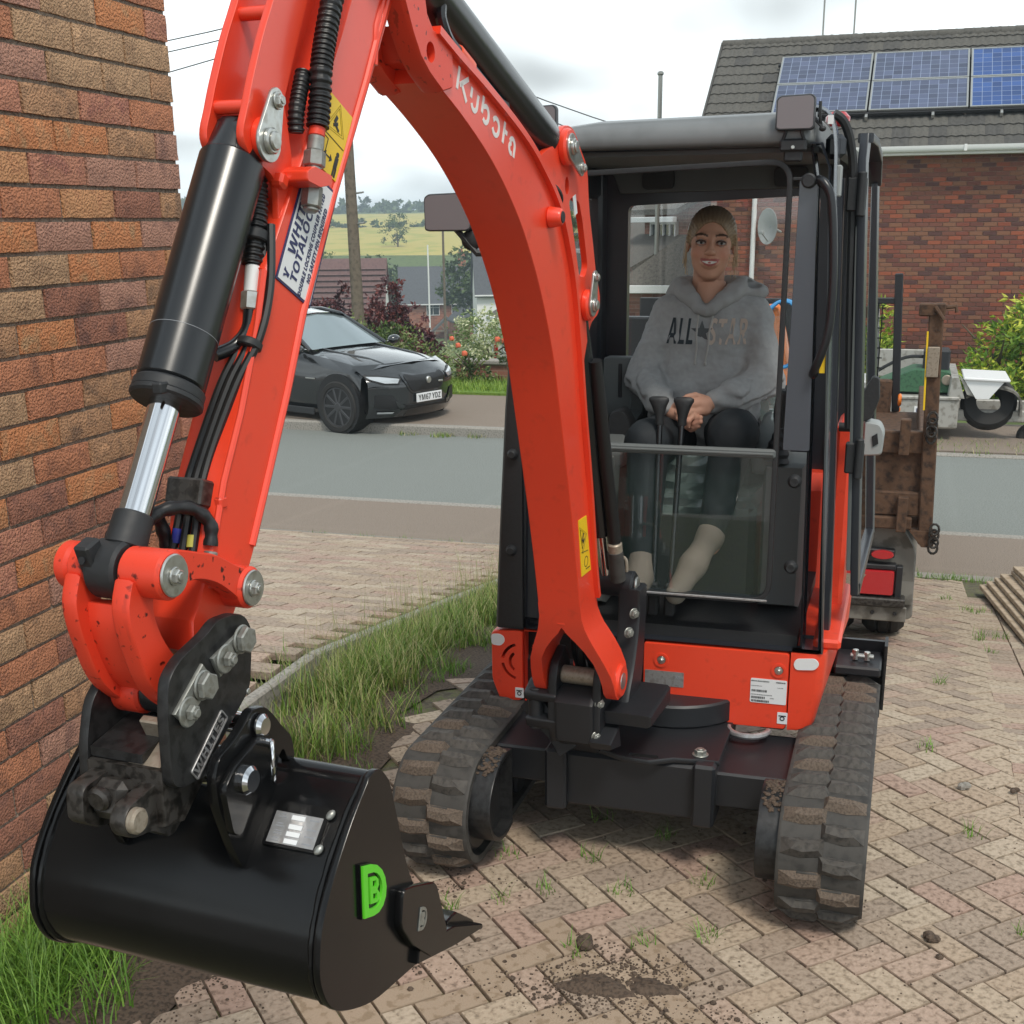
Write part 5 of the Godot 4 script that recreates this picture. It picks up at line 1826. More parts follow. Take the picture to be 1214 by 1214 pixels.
func bucket(ex: Node3D) -> void:
	var U := arm_group(ex, "bucket")
	var W := 0.226
	var back := smooth2(V2([1.565, 0.982, 1.6, 0.962, 1.634, 0.936, 1.68, 0.89, 1.712, 0.842, 1.725, 0.8, 1.725, 0.762, 1.705, 0.72, 1.665, 0.69, 1.6, 0.66, 1.525, 0.645, 1.45, 0.632, 1.36, 0.618]), 5)
	var b := Mb.new()
	var rows: Array = []
	var inner: Array = []
	for i in back.size():
		var d := (back[mini(i + 1, back.size() - 1)] - back[maxi(i - 1, 0)]).normalized()
		var q := back[i] + Vector2(d.y, -d.x) * 0.008
		rows.append(PackedVector3Array([Vector3(back[i].x, back[i].y, W - 0.004), Vector3(back[i].x, back[i].y, -W + 0.004)]))
		inner.append(PackedVector3Array([Vector3(q.x, q.y, -W + 0.004), Vector3(q.x, q.y, W - 0.004)]))
	b.skin(rows)
	b.skin(inner)
	part("shell", b, mats.bucket_black, U, 50)
	# side plates
	var side := V2([1.585, 0.984])
	side.append_array(smooth2(V2([1.579, 0.99, 1.562, 0.993, 1.543, 0.986, 1.522, 0.962]), 3))
	side.append_array(smooth2(V2([1.515, 0.94, 1.502, 0.893, 1.482, 0.818, 1.462, 0.77, 1.43, 0.725, 1.392, 0.69]), 3))
	side.append_array(V2([1.362, 0.655, 1.36, 0.614, 1.45, 0.628]))
	side.append_array(smooth2(V2([1.525, 0.64, 1.6, 0.654, 1.668, 0.684, 1.71, 0.716, 1.731, 0.762, 1.73, 0.802, 1.718, 0.845, 1.684, 0.894, 1.638, 0.942, 1.604, 0.97]), 4))
	for s: float in [-1.0, 1.0]:
		b = Mb.new()
		b.prism(side, minf(s * W, s * (W + 0.01)), maxf(s * W, s * (W + 0.01)), 0.002)
		part("side_plate", b, mats.bucket_black, U, 30)
		b = Mb.new()
		b.prism(rounded(V2([1.518, 0.79, 1.475, 0.774, 1.41, 0.745, 1.375, 0.64, 1.43, 0.625, 1.495, 0.684, 1.53, 0.735]), 0.012), minf(s * (W + 0.01), s * (W + 0.023)), maxf(s * (W + 0.01), s * (W + 0.023)), 0.003)
		part("side_cutter", b, mats.bucket_black, U)
		# bead of weld along the joint
		b = Mb.new()
		var wp: Array = []
		var wr: Array = []
		var rr := RandomNumberGenerator.new()
		rr.seed = 2
		for q in back.slice(0, 44):
			wp.append(Vector3(q.x + rr.randf_range(-0.0006, 0.0006), q.y, -s * (W - 0.006)))
			wr.append(0.0045 + rr.randf_range(-0.0008, 0.0008))
		b.tube(wp, wr, 7)
		part("weld_bead", b, mats.bucket_black, U)
	# rolled top edge and cutting lip with its hardened edge
	b = Mb.new()
	b.cyl(Vector3(1.556, 0.962, -W + 0.001), Vector3(1.556, 0.962, W - 0.001), 0.025, 24)
	part("top_tube", b, mats.bucket_black, U)
	b = Mb.new()
	b.prism(V2([1.475, 0.64, 1.47, 0.66, 1.36, 0.635, 1.34, 0.628, 1.232, 0.57, 1.232, 0.562, 1.34, 0.593]), -W - 0.02, W + 0.02, 0.003)
	part("cutting_lip", b, mats.bucket_black, U)
	b = Mb.new()
	b.prism(V2([1.335, 0.631, 1.3, 0.628, 1.236, 0.578, 1.23, 0.565, 1.345, 0.6]), -W - 0.004, -W + 0.07, 0.004)
	part("lip_tooth", b, mats.bucket_black, U)
	# ears for the two coupler pins
	var ear := rounded(V2([1.735, 1.035, 1.722, 1.058, 1.69, 1.066, 1.664, 1.078, 1.642, 1.094, 1.612, 1.088, 1.592, 1.068, 1.572, 1.042, 1.552, 1.022, 1.546, 0.984, 1.566, 0.985, 1.576, 1.012, 1.59, 1.0, 1.6, 0.96, 1.69, 0.88, 1.712, 0.93, 1.732, 0.99]), 0.01)
	for s: float in [-1.0, 1.0]:
		b = Mb.new()
		b.prism(ear, minf(s * 0.088, s * 0.102), maxf(s * 0.088, s * 0.102), 0.003)
		part("ear", b, mats.bucket_black, U)
	b = Mb.new()
	b.prism(rounded(V2([1.64, 1.058, 1.614, 1.05, 1.606, 1.02, 1.66, 0.985, 1.702, 0.94, 1.72, 0.95, 1.732, 1.02, 1.705, 1.04]), 0.012), -0.113, -0.1015, 0.003)
	part("ear_doubler", b, mats.bucket_black, U)
	b = Mb.new()
	b.cyl(bp(1.63, 1.066, 0.1), bp(1.63, 1.066, 0.113), 0.0165, 22, 0.005)
	b.cyl(bp(1.63, 1.066, -0.1), bp(1.63, 1.066, 0.1), 0.015, 18)
	part("ear_pin", b, mats.chrome, U)
	b = Mb.new()
	b.cyl(bp(1.683, 1.012, 0.1), bp(1.683, 1.012, 0.124), 0.0195, 24, 0.005)
	b.cyl(bp(1.683, 1.012, -0.1), bp(1.683, 1.012, 0.1), 0.017, 18)
	part("ear_pin", b, mats.chrome, U)
	b = Mb.new()
	var lp: Array = []
	for k in 21:
		var a := TAU * k / 20
		lp.append(bp(1.634 + cos(a) * 0.013, 1.019 + sin(a) * 0.03, 0.122 + cos(a) * 0.01))
	b.tube(lp, 0.0028, 7)
	b.cyl(bp(1.634, 1.045, 0.112), bp(1.634, 1.045, 0.124), 0.006, 10, 0.001)
	part("lynch_pin", b, mats.chrome, U)
	# identity plate on the back of the shell
	var c := Vector3(1.642, 0.932, -0.158)
	var dn := Vector3(0.69, -0.724, 0).normalized()
	var T := Transform3D(Basis(Vector3(0, 0, -1), Vector3(-0.724, 0.69, 0), Vector3(0.69, 0.724, 0)) * Basis.from_scale(Vector3.ONE * 0.72), c)
	b = Mb.new()
	b.t = T
	b.prism(rect2(-0.058, -0.043, 0.058, 0.046, 0.004), -0.004, 0.004, 0.0012)
	part("id_frame", b, mats.bucket_black, U)
	b = Mb.new()
	b.t = T
	b.prism(rect2(-0.05, -0.037, 0.05, 0.024, 0.001), 0.003, 0.0048)
	part("id_plate", b, mats.steel_plate, U)
	for q: Array in [[-0.044, 0.012, -0.018, 0.02], [-0.044, -0.006, -0.02, 0.002], [-0.044, -0.02, -0.018, -0.012], [-0.044, -0.034, -0.016, -0.026]]:
		b = Mb.new()
		b.t = T
		for r in 2: b.box(Vector3(-0.034, q[1] + 0.002 + r * 0.005, 0.005), Vector3(0.018 - r * 0.005, 0.0022, 0.0004))
		b.box(Vector3(0.0, q[1] + 0.004, 0.0049), Vector3(0.03, 0.0105, 0.0003))
		b.box(Vector3(0.034, q[1] + 0.004, 0.005), Vector3(0.02, 0.0028, 0.0004))
		part("id_print", b, mats.print_grey, U)
		b = Mb.new()
		b.t = T
		b.box(Vector3(0.0, q[1] + 0.004, 0.0052), Vector3(0.028, 0.009, 0.0003))
		part("id_field", b, mats.white_label, U)
	write("digbits.co.uk", 0.011, mats.bucket_black, U, T * Transform3D(Basis(), Vector3(0, 0.035, 0.0045)), 1.1)
	for y: float in [0.034, -0.034]:
		b = Mb.new()
		b.t = T
		b.ball(Vector3(0.06, y, 0.002), Vector3(0.008, 0.011, 0.007), 10, 6, Basis(Vector3.BACK, -0.4))
		part("weld_blob", b, mats.bolt_dull, U)
	# green raised badge on the side: a D round a B
	var G := Transform3D(Basis(Vector3(-0.885, -0.33, 0).normalized(), Vector3(-0.03, 1, 0).normalized(), Vector3(0, 0, -1)), bp(1.59, 0.828, W + 0.01))
	var dee := func(x0: float, y0: float, x1: float, y1: float) -> PackedVector2Array:
		var o := V2([x0, y0])
		var rx := (x1 - x0) * 0.6
		for k in 9:
			var a := -PI / 2 + PI * k / 8
			o.push_back(Vector2(x1 - rx + cos(a) * rx, (y0 + y1) * 0.5 + sin(a) * (y1 - y0) * 0.5))
		o.push_back(Vector2(x0, y1))
		return o
	b = Mb.new()
	b.t = G
	b.prism(dee.call(-0.036, -0.041, 0.036, 0.041), 0.0, 0.004)
	part("badge_back", b, mats.bucket_black, U)
	b = Mb.new()
	b.t = G
	b.prism(dee.call(-0.034, -0.039, 0.034, 0.039), 0.0035, 0.008, 0.001, [dee.call(-0.022, -0.027, 0.021, 0.027)])
	part("badge", b, mats.green_print, U)
	b = Mb.new()
	b.t = G
	b.prism(V2([-0.015, -0.02, 0.004, -0.02, 0.011, -0.016, 0.012, -0.006, 0.006, 0.0, 0.011, 0.006, 0.01, 0.015, 0.003, 0.02, -0.015, 0.02]), 0.0035, 0.008, 0.001, [rect2(-0.008, -0.014, 0.004, -0.005), rect2(-0.008, 0.005, 0.003, 0.014)])
	part("badge_letter", b, mats.green_print, U)
	var G2 := Transform3D(Basis(Vector3(-0.92, -0.39, 0).normalized(), Vector3(-0.3, 0.95, 0).normalized(), Vector3(0, 0, -1)), bp(1.462, 0.712, W + 0.023))
	b = Mb.new()
	b.t = G2
	b.prism(dee.call(-0.013, -0.018, 0.013, 0.018), 0.0, 0.002, 0.0004, [dee.call(-0.009, -0.013, 0.009, 0.013)])
	b.prism(V2([-0.007, -0.01, 0.003, -0.01, 0.005, -0.004, 0.002, 0.0, 0.005, 0.004, 0.003, 0.01, -0.007, 0.01]), 0.0, 0.002, 0.0004)
	part("badge_small", b, mats.bolt_dull, U)

func in_view(q: Vector3, pad := 0.12) -> bool:
	# a rough test whether a place can be seen from about where the photograph was taken
	var cb := Basis(Vector3.UP, deg_to_rad(17.5)) * Basis(Vector3.RIGHT, deg_to_rad(-17.22))
	var l: Vector3 = cb.inverse() * (q - Vector3(0.6086, 1.7, 2.8698))
	if l.z > -0.4: return false
	var x := l.x / -l.z
	var y := l.y / -l.z
	return absf(x) < 0.412 + pad and y < 0.489 + pad and y > -0.336 - pad

func strip(called: String, zs: Array, x0: float, x1: float, lift: float, m: Material, nx := 1) -> MeshInstance3D:
	var b := Mb.new()
	for i in zs.size() - 1:
		var za: float = zs[i]
		var zb: float = zs[i + 1]
		for k in nx:
			var xa := lerpf(x0, x1, float(k) / nx)
			var xb := lerpf(x0, x1, float(k + 1) / nx)
			b.quad(Vector3(xa, ground_y(za) + lift, za), Vector3(xb, ground_y(za) + lift, za), Vector3(xb, ground_y(zb) + lift, zb), Vector3(xa, ground_y(zb) + lift, zb))
	return structure(called, b, m, 20)

func paver_mesh(v: int, L := 0.16, W := 0.08) -> ArrayMesh:
	var r := RandomNumberGenerator.new()
	r.seed = 100 + v
	var b := Mb.new()
	var hx := L * 0.5 - 0.0026
	var hz := W * 0.5 - 0.0026
	var e := 0.0035
	var out := PackedVector2Array()
	for q: Vector2 in [Vector2(-hx, -hz), Vector2(0, -hz), Vector2(hx, -hz), Vector2(hx, hz), Vector2(0, hz), Vector2(-hx, hz)]:
		out.push_back(q + Vector2(r.randf_range(-0.0012, 0.0012), r.randf_range(-0.0012, 0.0012)))
	b.t = Transform3D(Basis(Vector3.RIGHT, Vector3(0, 0, -1), Vector3.UP), Vector3.ZERO)
	var inn := Mb.inset(Mb.ccw(out), e)
	out = Mb.ccw(out)
	for i in 6:
		var j := (i + 1) % 6
		var a := out[i]; var c := out[j]; var ia := inn[i]; var ic := inn[j]
		b.quad(Vector3(a.x, a.y, -0.03), Vector3(c.x, c.y, -0.03), Vector3(c.x, c.y, -0.0035), Vector3(a.x, a.y, -0.0035))
		b.quad(Vector3(a.x, a.y, -0.0035), Vector3(c.x, c.y, -0.0035), Vector3(ic.x, ic.y, 0), Vector3(ia.x, ia.y, 0))
		b.tri(Vector3(0, 0, 0.0004), Vector3(ia.x, ia.y, 0), Vector3(ic.x, ic.y, 0))
	return b.mesh(30)

func paving_materials() -> void:
	var bmp := bump(0.09, 61, 2.2, 512, 4)
	var tex := grain(0.03, 62, [Vector3(0.5, 0.48, 0.46), Vector3(0.86, 0.85, 0.83), Vector3(1.0, 1.0, 1.0), Vector3(1.35, 1.33, 1.28)], [0.15, 0.4, 0.6, 0.9], 1024, 6)
	var cols := [Vector3(0.39, 0.3, 0.22), Vector3(0.37, 0.285, 0.215), Vector3(0.42, 0.335, 0.25), Vector3(0.34, 0.265, 0.205), Vector3(0.4, 0.295, 0.23), Vector3(0.32, 0.25, 0.195), Vector3(0.44, 0.36, 0.275), Vector3(0.38, 0.265, 0.21)]
	for i in cols.size():
		mat("paver_%d" % i, cols[i], 0.85, 0.0, {"tex": tex, "bump": bmp, "nscale": 0.7, "scale": 1.3, "world": true})
	var cem := grain(0.015, 63, [Vector3(0.75, 0.72, 0.66), Vector3(1, 1, 1), Vector3(1.9, 2.0, 2.15), Vector3(2.2, 2.35, 2.6)], [0.3, 0.48, 0.6, 0.85], 512, 5)
	mat("paver_smeared", Vector3(0.33, 0.25, 0.18), 0.85, 0.0, {"tex": cem, "bump": bmp, "nscale": 0.7, "scale": 3.0, "world": true})
	var p := mat("paver_any", Vector3(1, 1, 1), 0.85, 0.0, {"tex": tex, "bump": bmp, "nscale": 0.7, "scale": 1.3, "world": true}) as StandardMaterial3D
	p.vertex_color_use_as_albedo = true
	mat("joint", Vector3(0.13, 0.11, 0.075), 0.95, 0.0, {"tex": grain(0.02, 64, [Vector3(0.5, 0.5, 0.5), Vector3(0.9, 0.9, 0.9), Vector3(0.75, 1.1, 0.5), Vector3(1.3, 1.25, 1.2)], [0.2, 0.45, 0.6, 0.9], 512, 5), "bump": bmp, "nscale": 1.0, "scale": 1.5, "world": true})

func ground() -> void:
	paving_materials()
	# far ground sheet, to the horizon
	mat("meadow", Vector3(0.09, 0.13, 0.03), 0.95, 0.0, {"tex": grain(0.02, 71, [Vector3(0.7, 0.7, 0.7), Vector3(1, 1, 1), Vector3(1.3, 1.2, 1.0)], [0.25, 0.5, 0.8]), "scale": 0.08, "world": true})
	var land := [-11.4, -0.9, -14, -1.05, -25, -1.4, -45, -3.3, -110, -9.6, -150, -12, -205, -3.6]
	sheet("ground", land, -500, 500, mats.meadow)
	mat("cornfield", Vector3(0.42, 0.35, 0.085), 0.95, 0.0, {"tex": grain(0.015, 72, [Vector3(0.7, 0.85, 0.6), Vector3(1, 1, 1), Vector3(1.25, 1.15, 0.95)], [0.25, 0.5, 0.8], 512, 5), "scale": 0.012, "world": true})
	sheet("lower_field", [-205, -3.58, -240, -1.3, -281, 0.9], -500, 500, mats.cornfield)
	sheet("upper_field", [-281, 0.92, -330, 2.9, -366, 3.95, -420, 5.0], -500, 500, mats.cornfield)
	sheet("hill", [-420, 5.0, -460, 6.0, -700, 9.0, -1500, -40.0], -1800, 1800, mats.meadow)
	# road, pavements and kerbs
	mat("asphalt", Vector3(0.2, 0.215, 0.2), 0.85, 0.0, {"tex": grain(0.11, 73, [Vector3(0.65, 0.65, 0.65), Vector3(1, 1, 1), Vector3(1.5, 1.5, 1.5)], [0.25, 0.5, 0.8], 1024, 6), "bump": bump(0.2, 74, 2.0, 512, 3), "nscale": 0.6, "scale": 0.5, "world": true})
	mat("tarmac_path", Vector3(0.25, 0.2, 0.16), 0.9, 0.0, {"tex": grain(0.15, 75, [Vector3(0.55, 0.55, 0.55), Vector3(1, 1, 1), Vector3(1.6, 1.6, 1.6)], [0.22, 0.5, 0.8], 1024, 5), "bump": bump(0.25, 76, 3.0, 512, 3), "nscale": 0.8, "scale": 0.6, "world": true})
	mat("kerb_stone", Vector3(0.3, 0.28, 0.25), 0.85, 0.0, {"tex": grain(0.05, 77, [Vector3(0.6, 0.6, 0.6), Vector3(1, 1, 1), Vector3(1.2, 1.2, 1.2)], [0.2, 0.5, 0.8]), "scale": 1.5, "world": true})
	strip("road", [-7.2, -9.3, -11.42], -40, 40, 0.0, mats.asphalt)
	strip("near_pavement", [-5.58, -7.1], -40, 40, 0.022, mats.tarmac_path)
	var b := Mb.new()
	b.box(Vector3(0, ground_y(-7.15) + 0.0, -7.15), Vector3(80, 0.06, 0.11), 0.01)
	structure("dropped_kerb", b, mats.kerb_stone)
	b = Mb.new()
	b.box(Vector3(-20.6, ground_y(-11.47) + 0.02, -11.47), Vector3(41, 0.2, 0.12), 0.02)
	b.box(Vector3(20.6, ground_y(-11.47) - 0.05, -11.47), Vector3(41, 0.16, 0.12), 0.02)
	structure("far_kerb", b, mats.kerb_stone)
	b = Mb.new()
	b.box(Vector3(-20.3, -0.8, -12.9), Vector3(41, 0.23, 2.74))
	b.box(Vector3(20.6, -0.86, -12.6), Vector3(41, 0.2, 2.1))
	structure("far_pavement", b, mats.tarmac_path)
	mat("lawn", Vector3(0.14, 0.23, 0.03), 0.95, 0.0, {"tex": grain(0.06, 78, [Vector3(0.6, 0.7, 0.5), Vector3(1, 1, 1), Vector3(1.3, 1.25, 1.2)], [0.25, 0.5, 0.8], 512, 5), "scale": 0.6, "world": true})
	b = Mb.new()
	b.box(Vector3(-10.3, -0.9, -15.0), Vector3(20, 0.5, 1.5))
	structure("lawn", b, mats.lawn)
	drive()
	neighbour_drive()

func sheet(called: String, a: Array, x0: float, x1: float, m: Material) -> void:
	var b := Mb.new()
	for i in range(0, a.size() - 2, 2):
		for k in 12:
			var xa := lerpf(x0, x1, k / 12.0)
			var xb := lerpf(x0, x1, (k + 1) / 12.0)
			b.quad(Vector3(xa, a[i + 1], a[i]), Vector3(xb, a[i + 1], a[i]), Vector3(xb, a[i + 3], a[i + 2]), Vector3(xa, a[i + 3], a[i + 2]))
	structure(called, b, m, 60)

func slope_basis(z: float) -> Basis:
	var s := (ground_y(z + 0.05) - ground_y(z - 0.05)) / 0.1
	return Basis(Vector3.RIGHT, -atan(s))

func drive() -> void:
	var base := strip("drive", [3.5, 1.0, -1.3, -2.5, -5.58], -4.5, 6.0, -0.013, mats.joint, 2)
	var shapes: Array = []
	for v in 6: shapes.append(paver_mesh(v))
	var r := RandomNumberGenerator.new()
	r.seed = 31
	var w := 0.08
	var spots: Array = []
	var c45 := Basis(Vector3.UP, PI / 4)
	for row in range(-70, 70):
		for col in range(-70, 70):
			var k := posmod(col - row, 4)
			if k != 0 and k != 3: continue
			var g := Vector3((col + 1.0) * w, 0, (row + 0.5) * w) if k == 0 else Vector3((col + 0.5) * w, 0, (row + 1.0) * w)
			var q := c45 * g + Vector3(0.1, 0, -1.2)
			# left edge is ragged under soil and grass; a straight border on the right
			if q.x > 1.075 + 0.09 or q.z < -5.52 or q.z > 2.2: continue
			if q.x < -0.98 + 0.05 * sin(q.z * 9.0): continue
			if not in_view(q): continue
			spots.append([q, PI / 4 + (0.0 if k == 0 else PI / 2)])
	# border of pavers laid side by side along the right edge, and plain rows beyond it
	for i in range(-30, 80):
		var z := 1.6 - i * w
		if z > -5.42 and in_view(Vector3(1.11, 0, z)): spots.append([Vector3(1.115, 0, z), 0.0])
	for i in range(0, 50):
		for k in 14:
			var q := Vector3(1.235 + k * w, 0, 1.4 - (i + 0.5 * (k % 2)) * 0.16)
			if q.z > -5.4 and in_view(q): spots.append([q, PI / 2])
	var eye := Vector3(0.6086, 1.7, 2.8698)
	spots.sort_custom(func(a: Array, b2: Array) -> bool: return a[0].distance_squared_to(eye) < b2[0].distance_squared_to(eye))
	var rest: Array = []
	var cols: Array = []
	var edge: Array = []
	for i in spots.size():
		var q: Vector3 = spots[i][0]
		var y := ground_y(q.z) + r.randf_range(-0.002, 0.002)
		var tilt := Basis(Vector3.RIGHT, r.randf_range(-0.012, 0.012)) * Basis(Vector3.BACK, r.randf_range(-0.012, 0.012))
		var xf := Transform3D(slope_basis(q.z) * tilt * Basis(Vector3.UP, spots[i][1] + r.randf_range(-0.012, 0.012)), Vector3(q.x, y, q.z))
		var pick := r.randi_range(0, 7)
		if i < 300:
			var m: StandardMaterial3D = mats["paver_%d" % pick]
			if q.z > 0.2 and q.x < 0.35 and r.randf() < 0.4: m = mats.paver_smeared
			var ms: Mesh = cut_paver(xf) if near_edge(q) and spots[i][1] != 0.0 else shapes[i % 6]
			if ms: put("paver", ms, m, base, xf)
		elif near_edge(q) and fposmod(spots[i][1], PI / 2) > 0.1:
			var ms := cut_paver(xf)
			if ms != null: edge.append([ms, xf])
		else:
			rest.append(xf)
			var c := (mats["paver_%d" % pick].albedo_color as Color).srgb_to_linear()
			cols.append(c)
	many("paver", shapes[0], mats.paver_any, rest, base, cols)
	var cut := SurfaceTool.new()
	for e: Array in edge: cut.append_from(e[0], 0, e[1])
	var o := put("cut_paver", cut.commit(), mats.paver_2, base)
	o.set_meta("kind", "stuff")

func near_edge(q: Vector3) -> bool:
	return q.x > 0.975 and q.x < 1.18

# a paver sawn off along the border line at x = 1.075
func cut_paver(xf: Transform3D) -> Mesh:
	var poly := rect2(-0.0775, -0.0375, 0.0775, 0.0375)
	var world := PackedVector2Array()
	for w in poly:
		var p := xf * Vector3(w.x, 0, w.y)
		world.push_back(Vector2(p.x, p.z))
	var got := Geometry2D.intersect_polygons(world, rect2(-2, -9, 1.072, 5))
	if got.is_empty(): return null
	var back := PackedVector2Array()
	for w: Vector2 in got[0]:
		var p := xf.affine_inverse() * Vector3(w.x, xf.origin.y, w.y)
		back.push_back(Vector2(p.x, -p.z))
	var b := Mb.new()
	b.t = Transform3D(Basis(Vector3.RIGHT, Vector3(0, 0, -1), Vector3.UP), Vector3.ZERO)
	b.prism(back, -0.03, 0.0, 0.003)
	return b.mesh(30)

func neighbour_drive() -> void:
	# the drive next door lies a little higher, behind a concrete edging; its blocks run along the street
	var xe := -1.52
	var b := Mb.new()
	for q: Array in [[-0.6, -1.3], [-1.3, -5.5]]:
		var a := Vector3(0, ground_y(q[0]) + 0.075, q[0])
		var e := Vector3(0, ground_y(q[1]) + 0.02, q[1])
		b.quad(Vector3(-9, a.y, a.z), Vector3(xe, a.y, a.z), Vector3(xe, e.y, e.z), Vector3(-9, e.y, e.z))
	var base := structure("neighbour_drive", b, mats.joint)
	var shapes: Array = []
	for v in 4: shapes.append(paver_mesh(20 + v, 0.2, 0.1))
	var r := RandomNumberGenerator.new()
	r.seed = 33
	var rest: Array = []
	var cols: Array = []
	var n := 0
	for i in 52:
		var z := -0.7 - i * 0.1
		if z < -5.45: break
		for k in 40:
			var x := xe - 0.16 - (k + 0.5 * (i % 2)) * 0.2
			if not in_view(Vector3(x, ground_y(z), z)): continue
			var y := ground_y(z) + (0.078 if z > -1.3 else lerpf(0.078, 0.023, (-1.3 - z) / 4.2)) + 0.012 + r.randf_range(-0.002, 0.002)
			var xf := Transform3D(slope_basis(z) * Basis(Vector3.BACK, r.randf_range(-0.01, 0.01)), Vector3(x, y, z))
			var pick := r.randi_range(0, 7)
			if n < 300:
				put("paver", shapes[n % 4], mats["paver_%d" % pick], base, xf)
			else:
				rest.append(xf)
				cols.append((mats["paver_%d" % pick].albedo_color as Color).srgb_to_linear())
			n += 1
	if rest.size() > 0: many("paver", shapes[0], mats.paver_any, rest, base, cols)
	b = Mb.new()
	for k in 7:
		var za := -0.55 - k * 0.72
		var zb := za - 0.71
		var ya := ground_y(za) + lerpf(0.085, 0.03, clampf((-1.3 - za) / 4.2, 0, 1))
		var yb := ground_y(zb) + lerpf(0.085, 0.03, clampf((-1.3 - zb) / 4.2, 0, 1))
		var mid := Vector3(xe + 0.0, (ya + yb) * 0.5 - 0.05, (za + zb) * 0.5)
		b = Mb.new()
		b.box(mid, Vector3(0.05, 0.13, 0.71), 0.008, Basis(Vector3.RIGHT, atan2(ya - yb, 0.71) * -1.0 if true else 0.0))
		var o := part("edging_kerb", b, mats.kerb_stone, base)
		o.set_meta("label", "")
		o.remove_meta("label")

func wall() -> void:
	# the house on the left: rough-faced bricks, each one proud of its mortar
	var rough := bump(0.075, 81, 5.0, 1024, 3)
	var pal := [[Vector3(0.44, 0.18, 0.095), Vector3(0.27, 0.115, 0.07)], [Vector3(0.4, 0.22, 0.12), Vector3(0.22, 0.13, 0.08)], [Vector3(0.5, 0.25, 0.12), Vector3(0.38, 0.16, 0.08)], [Vector3(0.4, 0.21, 0.15), Vector3(0.25, 0.13, 0.1)], [Vector3(0.3, 0.13, 0.085), Vector3(0.18, 0.085, 0.065)], [Vector3(0.5, 0.2, 0.085), Vector3(0.42, 0.25, 0.13)], [Vector3(0.42, 0.26, 0.15), Vector3(0.28, 0.17, 0.1)], [Vector3(0.43, 0.19, 0.12), Vector3(0.32, 0.13, 0.095)]]
	for i in pal.size():
		var a: Vector3 = pal[i][0]
		var c: Vector3 = pal[i][1]
		var t := grain(0.011, 200 + i, [c, a, a * 1.12, c.lerp(a, 0.5), a * 1.5], [0.15, 0.38, 0.6, 0.72, 0.95], 512, 5)
		mat("rustic_%d" % i, Vector3(1, 1, 1), 0.9, 0.0, {"tex": t, "bump": rough, "nscale": 1.6, "scale": 1.35, "world": true})
	mat("mortar", Vector3(0.26, 0.21, 0.165), 0.95, 0.0, {"tex": grain(0.08, 83, [Vector3(0.6, 0.6, 0.6), Vector3(1, 1, 1), Vector3(1.2, 1.2, 1.2)], [0.2, 0.5, 0.8]), "bump": bump(0.2, 84, 3.0, 256, 3), "scale": 1.5, "world": true})
	var W := thing("brick_wall", "rustic orange and brown brick house wall beside the drive, running out of view", "wall", Vector3(-1.4753, 0, -0.5355), deg_to_rad(2.08))
	# local: -x is into the house, z runs towards the viewer from the corner
	var b := Mb.new()
	b.box(Vector3(-0.17, 1.3, 1.6), Vector3(0.325, 2.9, 3.19))
	part("mortar_bed", b, mats.mortar, W)
	var shapes := {}
	var r := RandomNumberGenerator.new()
	r.seed = 12
	var H := 0.0797
	var L := 0.239
	for v in 5:
		for half in 2:
			var q := Mb.new()
			var len := (L - 0.0106) if half == 0 else 0.113
			var rr := RandomNumberGenerator.new()
			rr.seed = v * 7 + half
			# front face as a grid with a rough outline and a pillowy surface
			var rows: Array = []
			for iy in 4:
				var row := PackedVector3Array()
				for iz in 7:
					var z := (iz / 6.0 - 0.5) * len
					var y := (iy / 3.0 - 0.5) * (H - 0.0106)
					var edge := iy == 0 or iy == 3 or iz == 0 or iz == 6
					var x := rr.randf_range(-0.0012, 0.0014) - (0.003 if edge else 0.0)
					row.push_back(Vector3(x, y + rr.randf_range(-0.001, 0.001), -z + rr.randf_range(-0.0012, 0.0012)))
				rows.append(row)
			q.skin(rows)
			var rim: Array = []
			for iz in 7: rim.append(rows[0][iz])
			for iy in range(1, 4): rim.append(rows[iy][6])
			for iz in range(5, -1, -1): rim.append(rows[3][iz])
			for iy in range(2, 0, -1): rim.append(rows[iy][0])
			for i in rim.size():
				var a: Vector3 = rim[i]
				var c: Vector3 = rim[(i + 1) % rim.size()]
				q.quad(Vector3(-0.03, a.y, a.z), Vector3(-0.03, c.y, c.z), c, a)
			shapes[v * 2 + half] = q.mesh(50)
	for k in 33:
		var y := 2.196 + H * 5.0 - H * k
		var z := 0.0
		var even := posmod(k - 5, 2) == 1
		var first := true
		while z < 1.75:
			var half := 1 if (first and even) else 0
			var step := L if half == 0 else L * 0.5
			var o := put("brick", shapes[r.randi_range(0, 4) * 2 + half], mats["rustic_%d" % r.randi_range(0, 7)], W, Transform3D(Basis(Vector3.BACK, r.randf_range(-0.02, 0.02)), Vector3(0.002 + r.randf_range(-0.002, 0.002), y - H * 0.5, z + step * 0.5)))
			z += step
			first = false

